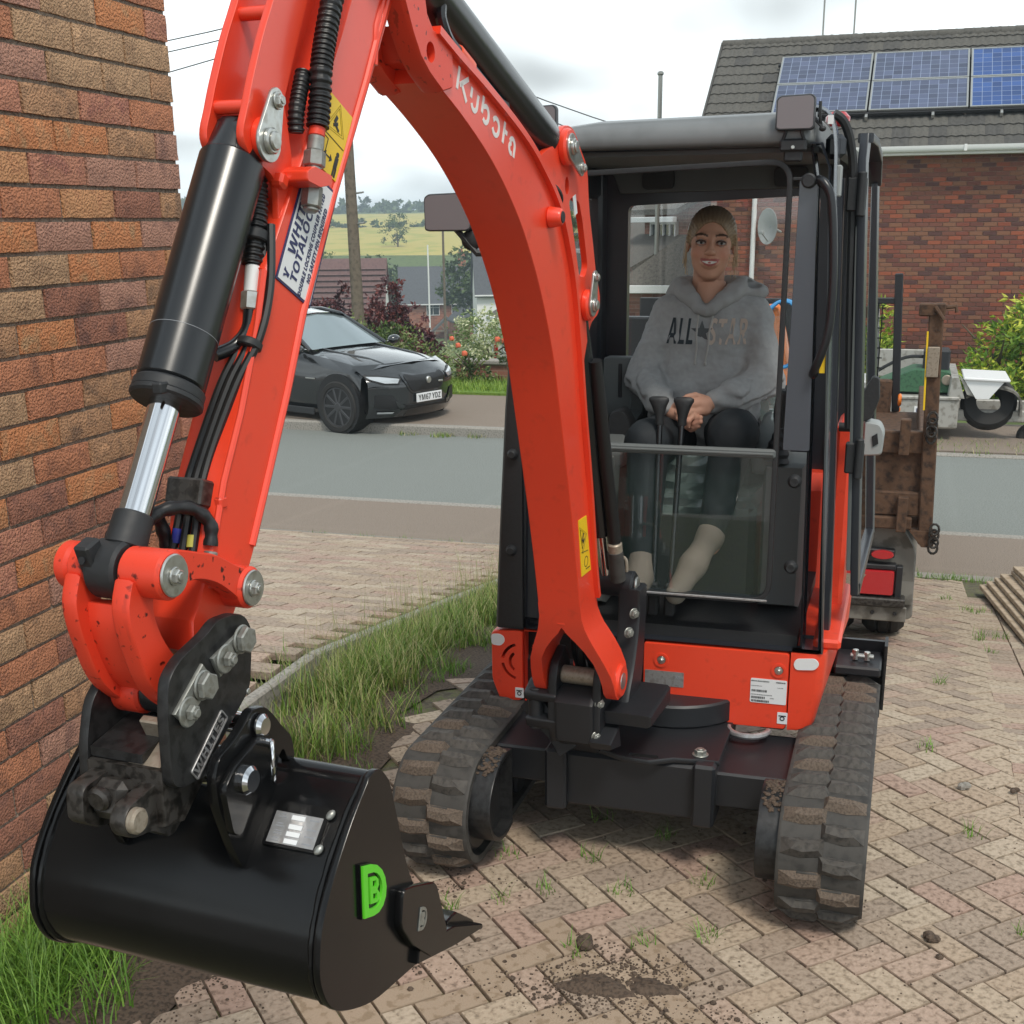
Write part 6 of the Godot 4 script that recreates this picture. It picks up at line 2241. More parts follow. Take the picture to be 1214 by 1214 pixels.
func brick_mat(key: String, a: Vector3, mort: Vector3, scale: float, sd: int) -> StandardMaterial3D:
	# far brickwork, too small to pick apart: courses and joints as fine surface pattern
	if mats.has(key): return mats[key]
	var w := 256
	var img := Image.create(w, w, false, Image.FORMAT_RGB8)
	var r := RandomNumberGenerator.new()
	r.seed = sd
	var tones: Array = []
	for k in 200: tones.append(r.randf_range(0.62, 1.2))
	for y in w:
		var row := y / 16
		for x in w:
			var xx := (x + (24 if row % 2 == 1 else 0)) % w
			var joint := y % 16 >= 14 or xx % 48 >= 46
			var t: float = tones[(row * 13 + xx / 48 * 7) % 200]
			var c := mort if joint else a * t
			img.set_pixel(x, y, Color(c.x, c.y, c.z).linear_to_srgb())
	return mat(key, Vector3(1, 1, 1), 0.9, 0.0, {"tex": ImageTexture.create_from_image(img), "scale": scale, "world": false})

func window_unit(parent: Node, at: Vector3, w: float, h: float, bars: int, frame_m: Material, turn := 0.0, depth := 0.06) -> void:
	# frame, glazing bars and panes; faces +z before the turn
	var b := Mb.new()
	b.t = Transform3D(Basis(Vector3.UP, turn), at)
	b.prism(rect2(-w / 2, -h / 2, w / 2, h / 2), -0.02, depth, 0.006, [rect2(-w / 2 + 0.06, -h / 2 + 0.06, w / 2 - 0.06, h / 2 - 0.06)])
	for k in bars:
		var x := -w / 2 + w * (k + 1) / (bars + 1)
		b.box(Vector3(x, 0, 0.015), Vector3(0.05, h - 0.1, 0.06))
	if bars > 0: b.box(Vector3(0, h * 0.2, 0.017), Vector3(w - 0.1, 0.04, 0.05))
	part("window", b, frame_m, parent)
	b = Mb.new()
	b.t = Transform3D(Basis(Vector3.UP, turn), at)
	b.box(Vector3(0, 0, 0.0), Vector3(w - 0.1, h - 0.1, 0.01))
	part("pane", b, mats.far_pane, parent)

func solar_house() -> void:
	# z = 0 is the brick front; placed so that x runs along the eaves
	var Hs := thing("brick_house", "red brick house with grey tiled roof and blue solar panels across the road", "house", Vector3(-3.02, -1.3, -21.0), deg_to_rad(0.4))
	var wid := 8.6
	var eh := 4.12
	var pal := [Vector3(0.2, 0.062, 0.042), Vector3(0.15, 0.055, 0.042), Vector3(0.24, 0.07, 0.042), Vector3(0.1, 0.045, 0.04), Vector3(0.18, 0.07, 0.05), Vector3(0.3, 0.085, 0.045), Vector3(0.22, 0.1, 0.06)]
	for i in pal.size(): mat("house_brick_%d" % i, pal[i], 0.9)
	mat("pale_mortar", Vector3(0.34, 0.22, 0.17), 0.95)
	var b := Mb.new()
	b.box(Vector3(wid / 2, eh / 2, -3.0), Vector3(wid, eh, 5.98))
	var wl := part("wall", b, mats.pale_mortar, Hs)
	var any := mat("house_brick_any", Vector3(1, 1, 1), 0.9) as StandardMaterial3D
	any.vertex_color_use_as_albedo = true
	var one := Mb.new()
	one.box(Vector3.ZERO, Vector3(0.214, 0.064, 0.02), 0.003)
	var ms := one.mesh(30)
	var r := RandomNumberGenerator.new()
	r.seed = 8
	var near: Array = []
	var far: Array = []
	for row in 55:
		var y := eh - 0.04 - row * 0.075
		for col in 39:
			var x := 0.11 + (col + 0.5 * (row % 2)) * 0.225
			if x > wid - 0.1 or y < 0.05: continue
			var q := Vector3(x, y, 0.0)
			if not in_view(Hs.transform * q, 0.04): continue
			if x > 2.85 and x < 5.4 and y > 1.7 and near.size() < 300: near.append(q)
			else: far.append(q)
	var grid: Array = []
	for q: Vector3 in near:
		put("brick", ms, mats["house_brick_%d" % mini(r.randi_range(0, 8), 6)], wl, Transform3D(Basis(), q + Vector3(0, 0, r.randf_range(-0.003, 0.002))))
	var cols: Array = []
	for q: Vector3 in far:
		grid.append(Transform3D(Basis(), q + Vector3(0, 0, r.randf_range(-0.003, 0.002))))
		cols.append((mats["house_brick_%d" % mini(r.randi_range(0, 8), 6)].albedo_color as Color).srgb_to_linear())
	many("brick", ms, any, grid, wl, cols)
	# roof: a slab with overlapping pantiles on it
	var pitch := atan2(2.0, 2.95)
	mat("roof_tile", Vector3(0.1, 0.095, 0.085), 0.9, 0.0, {"tex": grain(0.03, 91, [Vector3(0.55, 0.55, 0.55), Vector3(0.95, 0.95, 0.95), Vector3(1.1, 1.1, 1.0), Vector3(2.0, 2.0, 1.9)], [0.2, 0.45, 0.6, 0.95], 512, 6), "scale": 0.9, "world": true})
	mat("roof_tile_dark", Vector3(0.075, 0.072, 0.068), 0.9, 0.0, {"tex": mats.roof_tile.albedo_texture, "scale": 0.7, "world": true})
	var S := Transform3D(Basis(Vector3.RIGHT, pitch - PI / 2), Vector3(0, eh + 0.02, 0.33))
	var slope := 3.95
	b = Mb.new()
	b.t = S
	b.box(Vector3(wid / 2 - 0.1, slope / 2, -0.09), Vector3(wid + 0.4, slope, 0.1))
	b.t = Transform3D(Basis(Vector3.UP, PI), Vector3(wid - 0.2, 0, -6.0)) * S
	b.box(Vector3(wid / 2 - 0.1, slope / 2, -0.09), Vector3(wid + 0.4, slope, 0.1))
	var rf := part("roof", b, mats.roof_tile_dark, Hs)
	# one tile: two rolls across, thicker at its lower edge
	var T := Mb.new()
	var rows: Array = []
	for e: Array in [[0.0, 0.0], [0.0, 0.036], [0.36, 0.012]]:
		var row := PackedVector3Array()
		for k in 9:
			var x := k / 8.0 * 0.31
			var up := 0.02 * (0.5 - 0.5 * cos(k * PI / 2.0)) if e[1] > 0.0 else 0.0
			row.push_back(Vector3(x, e[0], e[1] + up))
		rows.append(row)
	T.skin(rows)
	var tile := T.mesh(45)
	var n := 0
	var rest: Array = []
	for row in 12:
		for col in 29:
			var q := Vector3(-0.28 + col * 0.305, row * 0.335, -0.04)
			if q.x > wid: continue
			var cov := q.x > 0.95 and row > 2 and row < 9
			if cov or not in_view(Hs.transform * (S * q), 0.05): continue
			var xf := S * Transform3D(Basis(Vector3.BACK, r.randf_range(-0.008, 0.008)), q + Vector3(0, 0, r.randf_range(-0.003, 0.003)))
			if n < 300: put("roof_tile", tile, mats.roof_tile if r.randf() < 0.7 else mats.roof_tile_dark, rf, xf)
			else: rest.append(xf)
			n += 1
	if rest.size() > 0: many("roof_tile", tile, mats.roof_tile, rest, rf)
	for k in 20:
		b = Mb.new()
		b.t = S
		b.lathe([Vector2(0.1, 0), Vector2(0.115, 0.0), Vector2(0.108, 0.46), Vector2(0.1, 0.46)], Transform3D(Basis(Vector3(0, 0, 1), Vector3(1, 0, 0), Vector3(0, 1, 0)), Vector3(-0.3 + k * 0.45, slope - 0.06, -0.06)), 10)
		part("ridge_tile", b, mats.roof_tile, rf)
	b = Mb.new()
	b.t = S
	b.box(Vector3(-0.31, slope / 2, -0.1), Vector3(0.04, slope, 0.2), 0.005)
	part("barge_board", b, mats.dark_wood if mats.has("dark_wood") else mats.roof_tile_dark, Hs)
	# gutter and soffit
	b = Mb.new()
	b.sweep([Vector3(-0.3, eh + 0.0, 0.36), Vector3(wid + 0.3, eh + 0.0, 0.36)], V2([-0.055, 0.045, -0.05, -0.02, -0.025, -0.05, 0.025, -0.05, 0.05, -0.02, 0.055, 0.045, 0.045, 0.045, 0.03, -0.02, -0.03, -0.02, -0.045, 0.045]), Vector3.UP)
	part("gutter", b, mats.white_paint, Hs)
	b = Mb.new()
	b.box(Vector3(wid / 2, eh - 0.055, 0.16), Vector3(wid + 0.6, 0.09, 0.3), 0.004)
	part("soffit", b, mats.white_paint, Hs)
	for x: float in [4.3, 5.25]:
		b = Mb.new()
		b.box(Vector3(x, eh, 0.365), Vector3(0.05, 0.11, 0.125), 0.006)
		part("gutter_bracket", b, mats.white_paint, Hs)
	b = Mb.new()
	b.cyl(Vector3(0.8, 0.0, 0.1), Vector3(0.8, eh - 0.1, 0.1), 0.045, 12)
	part("downpipe", b, mats.white_paint, Hs)
	# solar panels: two rows of five in aluminium frames on rails
	var pv := pv_texture(Color(0.3, 0.33, 0.42), 3)
	var pv2 := pv_texture(Color(0.2, 0.3, 0.5), 4)
	b = Mb.new()
	b.t = S
	b.box(Vector3(4.6, 1.0, 0.07), Vector3(7.4, 0.05, 0.05), 0.003)
	b.box(Vector3(4.6, 2.8, 0.07), Vector3(7.4, 0.05, 0.05), 0.003)
	var arr := thing("solar_array", "array of blue and grey solar panels on the tiled roof across the road", "solar panels", Hs.position, Hs.rotation.y)
	part("mounting_rail", b, mats.print_black, arr)
	for k in 5:
		b = Mb.new()
		b.t = S
		b.box(Vector3(1.5 + k * 1.12, 0.93, 0.05), Vector3(0.05, 0.1, 0.08), 0.006)
		part("roof_hook", b, mats.zinc, arr)
	for row in 2:
		for col in 4:
			var x0 := 0.96 + col * 1.69
			var y0 := 1.02 + row * 1.0
			b = Mb.new()
			b.t = S
			b.prism(rect2(x0, y0, x0 + 1.66, y0 + 0.985), 0.1, 0.135, 0.002, [rect2(x0 + 0.03, y0 + 0.03, x0 + 1.63, y0 + 0.955)])
			part("panel_frame", b, mats.zinc, arr)
			b = Mb.new()
			b.t = S
			b.uvquad(Vector3(x0 + 0.03, y0 + 0.03, 0.125), Vector3(x0 + 1.63, y0 + 0.03, 0.125), Vector3(x0 + 1.63, y0 + 0.955, 0.125), Vector3(x0 + 0.03, y0 + 0.955, 0.125))
			part("solar_panel", b, pv2 if col == 2 else pv, arr)
	# aerials and dish
	for q: Array in [[1.62, 5.95, 1.5], [2.2, 5.93, 1.6]]:
		b = Mb.new()
		var x: float = q[0]
		b.cyl(Vector3(0, 0, 0), Vector3(0, q[2], 0), 0.017, 8)
		var a := thing("roof_aerial", "thin grey aerial pole with a comb of rods above the ridge" if x < 2 else "plain thin aerial pole to the right on the ridge", "aerial", Hs.transform * Vector3(x, 5.95, -2.9))
		part("pole", b, mats.bolt_dull, a)
		if x < 2.0:
			b = Mb.new()
			b.box(Vector3(0.1, 1.32, 0), Vector3(0.6, 0.02, 0.02))
			for k in 5: b.box(Vector3(-0.15 + k * 0.11, 1.32, 0), Vector3(0.012, 0.26 - k * 0.03, 0.012))
			part("rods", b, mats.bolt_dull, a)
	b = Mb.new()
	b.cyl(Vector3(2.62, 5.9, -2.85), Vector3(2.62, 6.18, -2.85), 0.07, 10)
	part("vent_stub", b, mats.roof_tile, Hs)
	var d := thing("satellite_dish", "grey satellite dish fixed to the brick wall beside the white downpipe", "satellite dish", Hs.transform * Vector3(1.08, 2.88, 0.28), -0.55)
	b = Mb.new()
	b.lathe([Vector2(0, 0.06), Vector2(0.12, 0.045), Vector2(0.22, 0.012), Vector2(0.27, -0.02), Vector2(0.275, -0.024), Vector2(0.27, -0.028), Vector2(0.12, 0.035), Vector2(0.0, 0.05)], Transform3D(Basis(Vector3(0.8, 0, 0), Vector3(0, 0, -1.0), Vector3(0, 1.15, 0)), Vector3.ZERO), 24)
	part("dish", b, mats.light_grey_plastic, d)
	b = Mb.new()
	b.tube([Vector3(0.0, -0.25, 0.0), Vector3(0.1, -0.12, 0.3)], 0.012, 6)
	b.box(Vector3(0.1, -0.1, 0.32), Vector3(0.09, 0.06, 0.06), 0.01)
	b.tube([Vector3(0, 0, -0.05), Vector3(0.1, -0.1, -0.25)], 0.02, 6)
	part("arm", b, mats.light_grey_plastic, d)

func pv_texture(c: Color, sd: int) -> StandardMaterial3D:
	var w := 400
	var h := 240
	var img := Image.create(w, h, false, Image.FORMAT_RGB8)
	var r := RandomNumberGenerator.new()
	r.seed = sd
	var t: Array = []
	for k in 60: t.append(r.randf_range(0.86, 1.12))
	for y in h:
		for x in w:
			var line := x % 40 < 2 or y % 40 < 2
			var bus := (y % 40) in [10, 20, 30]
			var f: float = t[(x / 40) + (y / 40) * 10] * (1.25 if bus else 1.0)
			img.set_pixel(x, y, Color(0.55, 0.6, 0.7) if line else Color(c.r * f, c.g * f, c.b * f))
	var m := StandardMaterial3D.new()
	m.albedo_texture = ImageTexture.create_from_image(img)
	m.roughness = 0.22
	m.metallic_specular = 0.4
	m.resource_name = "solar_cells"
	return m

# a plain gabled house; x along the front, front faces +z; windows are [x, y, w, h, bars]
func simple_house(called: String, label: String, at: Vector3, turn: float, w: float, d: float, eh: float, rh: float, wall_m: Material, roof_m: Material, wins: Array, chimneys: Array, along := true) -> Node3D:
	var o := thing(called, label, "house", at, turn)
	var b := Mb.new()
	if along:
		b.t = Transform3D(Basis(Vector3(0, 0, 1), Vector3(0, 1, 0), Vector3(-1, 0, 0)), Vector3.ZERO)
		b.prism(V2([0, 0, 0, eh, -d / 2, eh + rh, -d, eh, -d, 0]), -w, 0)
	else:
		b.prism(V2([0, 0, w, 0, w, eh, w / 2, eh + rh, 0, eh]), -d, 0)
	part("wall", b, wall_m, o)
	b = Mb.new()
	if along:
		var s := rh / (d / 2)
		b.t = Transform3D(Basis(Vector3(0, 0, 1), Vector3(0, 1, 0), Vector3(-1, 0, 0)), Vector3.ZERO)
		b.prism(V2([0.35, eh - 0.35 * s, 0.35, eh + 0.12 - 0.35 * s, -d / 2, eh + rh + 0.14, -d - 0.35, eh + 0.12 - 0.35 * s, -d - 0.35, eh - 0.35 * s, -d / 2, eh + rh + 0.01]), -w - 0.2, 0.2)
	else:
		var s := rh / (w / 2)
		b.prism(V2([-0.3, eh - 0.3 * s, w / 2, eh + rh + 0.01, w + 0.3, eh - 0.3 * s, w + 0.3, eh + 0.13 - 0.3 * s, w / 2, eh + rh + 0.15, -0.3, eh + 0.13 - 0.3 * s]), -d - 0.2, 0.25)
	var rf := part("roof", b, roof_m, o)
	for c: Array in chimneys:
		b = Mb.new()
		b.box(Vector3(c[0], c[2], c[1]), Vector3(c[3], c[4], c[3]), 0.02)
		b.box(Vector3(c[0], c[2] + c[4] / 2, c[1]), Vector3(c[3] + 0.14, 0.16, c[3] + 0.14), 0.02)
		part("chimney", b, mats.far_brick, rf)
		b = Mb.new()
		b.cyl(Vector3(c[0], c[2] + c[4] / 2, c[1]), Vector3(c[0], c[2] + c[4] / 2 + 0.6, c[1]), 0.16, 10, 0.0, 0.12)
		part("chimney_pot", b, mats.far_brick, rf)
	for q: Array in wins: window_unit(o, Vector3(q[0], q[1], 0.02), q[2], q[3], q[4], mats.white_paint)
	if along:
		b = Mb.new()
		b.box(Vector3(w / 2, eh - 0.28, 0.4), Vector3(w + 0.4, 0.12, 0.1), 0.01)
		part("gutter", b, mats.white_paint, o)
	return o

func far_houses() -> void:
	var pane := mat("far_pane", Vector3(0.03, 0.04, 0.045), 0.08)
	brick_mat("far_brick", Vector3(0.32, 0.11, 0.06), Vector3(0.3, 0.22, 0.17), 0.33, 3)
	brick_mat("terrace_brick", Vector3(0.24, 0.1, 0.07), Vector3(0.3, 0.2, 0.15), 0.83, 4)
	var ribs := func(key: String, c: Vector3) -> StandardMaterial3D:
		return mat(key, c, 0.85, 0.0, {"tex": grain(0.03, 95, [Vector3(0.7, 0.7, 0.7), Vector3(1, 1, 1), Vector3(1.25, 1.2, 1.15)], [0.2, 0.5, 0.85]), "scale": 0.25})
	var slate: Material = ribs.call("slate_roof", Vector3(0.085, 0.09, 0.1))
	var plum: Material = ribs.call("plum_roof", Vector3(0.15, 0.085, 0.08))
	var render := mat("white_render", Vector3(0.7, 0.7, 0.68), 0.8)
	# down in the village: plum roof, brick cottage with porch, outbuilding, white house
	var a := simple_house("village_house", "pale house with a long plum coloured tiled roof behind the utility pole", Vector3(-43.6, -9.4, -76.0), 0.32, 9.6, 8.0, 4.2, 4.4, render, plum, [[5.5, 2.6, 1.3, 1.2, 1]], [])
	for k in 11:
		var b := Mb.new()
		b.t = Transform3D(Basis(Vector3.RIGHT, atan2(4.4, 4.0)), Vector3(0, 4.0, 0.3))
		b.box(Vector3(4.8, 0.1, -0.35 - k * 0.5), Vector3(9.9, 0.09, 0.12))
		part("tile_course", b, plum, a)
	simple_house("brick_cottage", "red brick cottage with dark slate roof and timber porch in the village below", Vector3(-55.6, -12.2, -134.0), 0.4, 8.2, 8.4, 5.2, 3.7, mats.far_brick, slate, [[3.7, 4.3, 1.5, 1.25, 1], [6.6, 4.3, 1.5, 1.25, 1], [6.9, 1.7, 1.9, 1.5, 2]], [[7.4, -4.2, 9.4, 0.9, 2.2]])
	var po := thing("timber_porch", "timber framed gable porch on the front of the brick cottage", "porch", Vector3(-52.0, -12.2, -134.6), 0.4)
	var p := Mb.new()
	p.prism(V2([-0.2, 2.0, 1.6, 3.7, 3.4, 2.0, 3.1, 2.0, 1.6, 3.35, 0.1, 2.0]), 0.0, 1.8, 0.02)
	part("roof", p, mats.grey_trim, po)
	p = Mb.new()
	p.box(Vector3(1.6, 2.5, 1.7), Vector3(0.14, 1.5, 0.14))
	p.box(Vector3(1.6, 2.1, 1.7), Vector3(2.9, 0.16, 0.14))
	p.box(Vector3(1.1, 2.5, 1.7), Vector3(0.12, 1.0, 0.12), 0.0, Basis(Vector3.BACK, 0.7))
	p.box(Vector3(2.1, 2.5, 1.7), Vector3(0.12, 1.0, 0.12), 0.0, Basis(Vector3.BACK, -0.7))
	p.box(Vector3(0.2, 1.0, 1.7), Vector3(0.16, 2.0, 0.16))
	p.box(Vector3(3.0, 1.0, 1.7), Vector3(0.16, 2.0, 0.16))
	part("frame", p, mats.dull_pin, po)
	simple_house("brick_outbuilding", "low brick outbuilding with its gable end between cottage and white house", Vector3(-44.5, -12.0, -125.0), 0.55, 6.5, 9.0, 3.4, 3.0, mats.far_brick, slate, [], [], false)
	simple_house("white_house", "white rendered house with slate roof and two brick chimneys", Vector3(-35.0, -9.6, -101.0), 0.38, 10.0, 7.5, 5.6, 4.6, render, slate, [[2.6, 3.9, 1.2, 1.6, 1], [5.4, 3.9, 1.2, 1.6, 1], [2.6, 1.3, 1.4, 1.5, 1]], [[0.6, -3.7, 9.6, 1.0, 3.0], [3.4, -3.6, 10.6, 1.0, 2.4]])
	simple_house("gabled_house", "brick house with a dark tiled gable just past the left wall", Vector3(-18.2, -1.6, -20.5), 0.35, 4.2, 8.0, 2.2, 1.5, mats.terrace_brick, slate, [[2.0, 1.6, 1.2, 1.2, 1]], [], false)
	# terrace that steps down the hill beyond the solar house, seen through the cab
	var tile := mat("terrace_roof", Vector3(0.12, 0.11, 0.095), 0.9, 0.0, {"tex": grain(0.04, 97, [Vector3(0.5, 0.5, 0.5), Vector3(1, 1, 1), Vector3(1.7, 1.7, 1.6)], [0.2, 0.5, 0.9]), "scale": 0.6})
	var labs := ["nearest terraced house down the hill, white upper windows beside the brick house", "middle terraced house of the row stepping down the hill", "farthest terraced house of the row stepping down the hill"]
	for k in 3:
		var at: Vector3 = [Vector3(-5.6, -2.1, -27.7), Vector3(-7.9, -2.9, -31.9), Vector3(-10.4, -3.6, -36.4)][k]
		var ww: float = [2.6, 4.0, 4.0][k]
		var o := simple_house("terraced_house", labs[k], at, -1.0, ww, 6.0, 4.1, 1.5, mats.terrace_brick, tile, [[ww * 0.5, 3.1, ww * 0.6, 1.35, 3], [ww * 0.5, 1.1, ww * 0.5, 1.3, 2]], [] if k == 0 else [[0.6, -3.5, 5.6, 0.9, 1.4]])
		o.set_meta("group", "terraced houses seen through the cab")
		var b := Mb.new()
		b.t = Transform3D(Basis(Vector3(0, 0, 1), Vector3(0, 1, 0), Vector3(-1, 0, 0)), Vector3.ZERO)
		b.prism(V2([0.0, 3.5, 2.0, 2.5, 2.0, 2.38, 0.0, 3.36]), -ww, 0.3, 0.01)
		part("porch_roof", b, tile, o)
		b = Mb.new()
		b.box(Vector3(ww * 0.5, 2.4, 2.02), Vector3(ww + 0.4, 0.18, 0.08), 0.01)
		part("porch_fascia", b, mats.white_paint, o)
		for x: float in [0.2, ww * 0.5, ww - 0.2]:
			b = Mb.new()
			b.box(Vector3(x, 1.15, 1.9), Vector3(0.12, 2.3, 0.12), 0.01)
			part("porch_post", b, mats.white_paint, o)
	# lean-to with a tiled roof and white fascia in front of the first of them
	var L := thing("garden_room", "low lean-to room with tiled roof and white fascia beside the brick house", "extension", Vector3(-4.95, -1.4, -23.2), 0.1)
	var b := Mb.new()
	b.box(Vector3(0.85, 0.9, -0.9), Vector3(1.9, 1.8, 1.8))
	part("wall", b, mats.terrace_brick, L)
	b = Mb.new()
	b.t = Transform3D(Basis(Vector3(0, 0, 1), Vector3(0, 1, 0), Vector3(-1, 0, 0)), Vector3.ZERO)
	var hip := [Vector3(-0.35, 1.84, 0.3), Vector3(2.2, 1.84, 0.3), Vector3(2.2, 1.84, -2.1), Vector3(-0.35, 1.84, -2.1), Vector3(0.95, 2.8, -0.9), Vector3(2.2, 2.8, -0.9)]
	b.t = Transform3D()
	b.quad(hip[0], hip[1], hip[5], hip[4])
	b.tri(hip[3], hip[0], hip[4])
	b.quad(hip[2], hip[3], hip[4], hip[5])
	b.tri(hip[1], hip[2], hip[5])
	b.quad(hip[3], hip[2], hip[1], hip[0])
	part("roof", b, tile, L)
	b = Mb.new()
	b.box(Vector3(0.95, 1.76, 0.27), Vector3(2.5, 0.16, 0.08), 0.01)
	part("fascia", b, mats.white_paint, L)
	window_unit(L, Vector3(1.1, 1.0, 0.03), 1.3, 1.1, 1, mats.white_paint)
	# slender flue pole beyond the cab roof
	var f := Mb.new()
	f.cyl(Vector3.ZERO, Vector3(0, 4.6, 0), 0.045, 8)
	f.ball(Vector3(0, 4.62, 0), Vector3(0.07, 0.05, 0.07), 8, 5)
	tag(part("flue_pole", f, mats.bolt_dull, self), "thin dark pole rising above the excavator's cab roof", "pole")
	get_node("flue_pole").position = Vector3(-4.55, -0.1, -23.8)

func leaf_mesh(L: float, W: float, bend := 0.25) -> ArrayMesh:
	var b := Mb.new()
	var tip := Vector3(0, L, -L * bend)
	var a := Vector3(-W * 0.5, L * 0.45, L * 0.04)
	var c := Vector3(W * 0.5, L * 0.45, L * 0.04)
	var m := Vector3(0, L * 0.5, -L * 0.06)
	b.tri(Vector3.ZERO, m, a)
	b.tri(Vector3.ZERO, c, m)
	b.tri(a, m, tip)
	b.tri(m, c, tip)
	return b.mesh(0)

func leaf_mat(key: String, back: Vector3) -> StandardMaterial3D:
	var m := mat(key, Vector3(1, 1, 1), 0.55, 0.0, {"back": back}) as StandardMaterial3D
	m.vertex_color_use_as_albedo = true
	m.cull_mode = BaseMaterial3D.CULL_DISABLED
	return m

# leaves spread through a set of ellipsoids [centre, radii], thinner towards the middle, in clumps
func foliage(parent: Node, called: String, lobes: Array, count: int, leaf: Mesh, m: Material, cols: Array, sd: int, size := 1.0, droop := 0.4) -> void:
	var r := RandomNumberGenerator.new()
	r.seed = sd
	var xfs: Array = []
	var tints: Array = []
	var vol := 0.0
	for l: Array in lobes: vol += l[1].x * l[1].y * l[1].z
	for l: Array in lobes:
		var n := int(count * l[1].x * l[1].y * l[1].z / vol)
		var clumps := maxi(6, n / 22)
		for k in clumps:
			var d := Vector3(r.randfn(), r.randfn(), r.randfn()).normalized()
			var rad := pow(r.randf(), 0.36)
			var c: Vector3 = l[0] + d * rad * l[1]
			var tone := r.randf()
			for j in n / clumps:
				var q: Vector3 = c + Vector3(r.randfn(), r.randfn(), r.randfn()) * l[1] * 0.11
				var out: Vector3 = (d + Vector3(r.randfn(), r.randfn() - droop, r.randfn()) * 0.7).normalized()
				var x := out.cross(Vector3(r.randfn(), r.randfn(), r.randfn())).normalized()
				var s := size * r.randf_range(0.7, 1.25)
				xfs.append(Transform3D(Basis(x, out, x.cross(out)) * Basis.from_scale(Vector3.ONE * s), q))
				var f := clampf(tone + r.randf_range(-0.3, 0.3), 0.0, 0.999) * (cols.size() - 1)
				var a: Vector3 = cols[int(f)]
				var e: Vector3 = cols[int(f) + 1] if cols.size() > int(f) + 1 else a
				var v := a.lerp(e, f - int(f)) * r.randf_range(0.85, 1.15)
				tints.append(Color(v.x, v.y, v.z))
	many(called, leaf, m, xfs, parent, tints)

func trunk(parent: Node, h: float, r0: float, spread: float, sd: int, m: Material, limbs := 5) -> void:
	var r := RandomNumberGenerator.new()
	r.seed = sd
	var b := Mb.new()
	b.tube([Vector3.ZERO, Vector3(r.randf_range(-0.05, 0.05) * h, h * 0.4, 0), Vector3(r.randf_range(-0.08, 0.08) * h, h, 0)], [r0, r0 * 0.75, r0 * 0.35], 8)
	for k in limbs:
		var a := TAU * k / limbs + r.randf()
		var y := h * r.randf_range(0.3, 0.8)
		b.tube([Vector3(0, y, 0), Vector3(cos(a) * spread * 0.5, y + h * 0.22, sin(a) * spread * 0.5), Vector3(cos(a) * spread, y + h * 0.45, sin(a) * spread)], [r0 * 0.5, r0 * 0.3, r0 * 0.1], 6)
	part("trunk", b, m, parent)

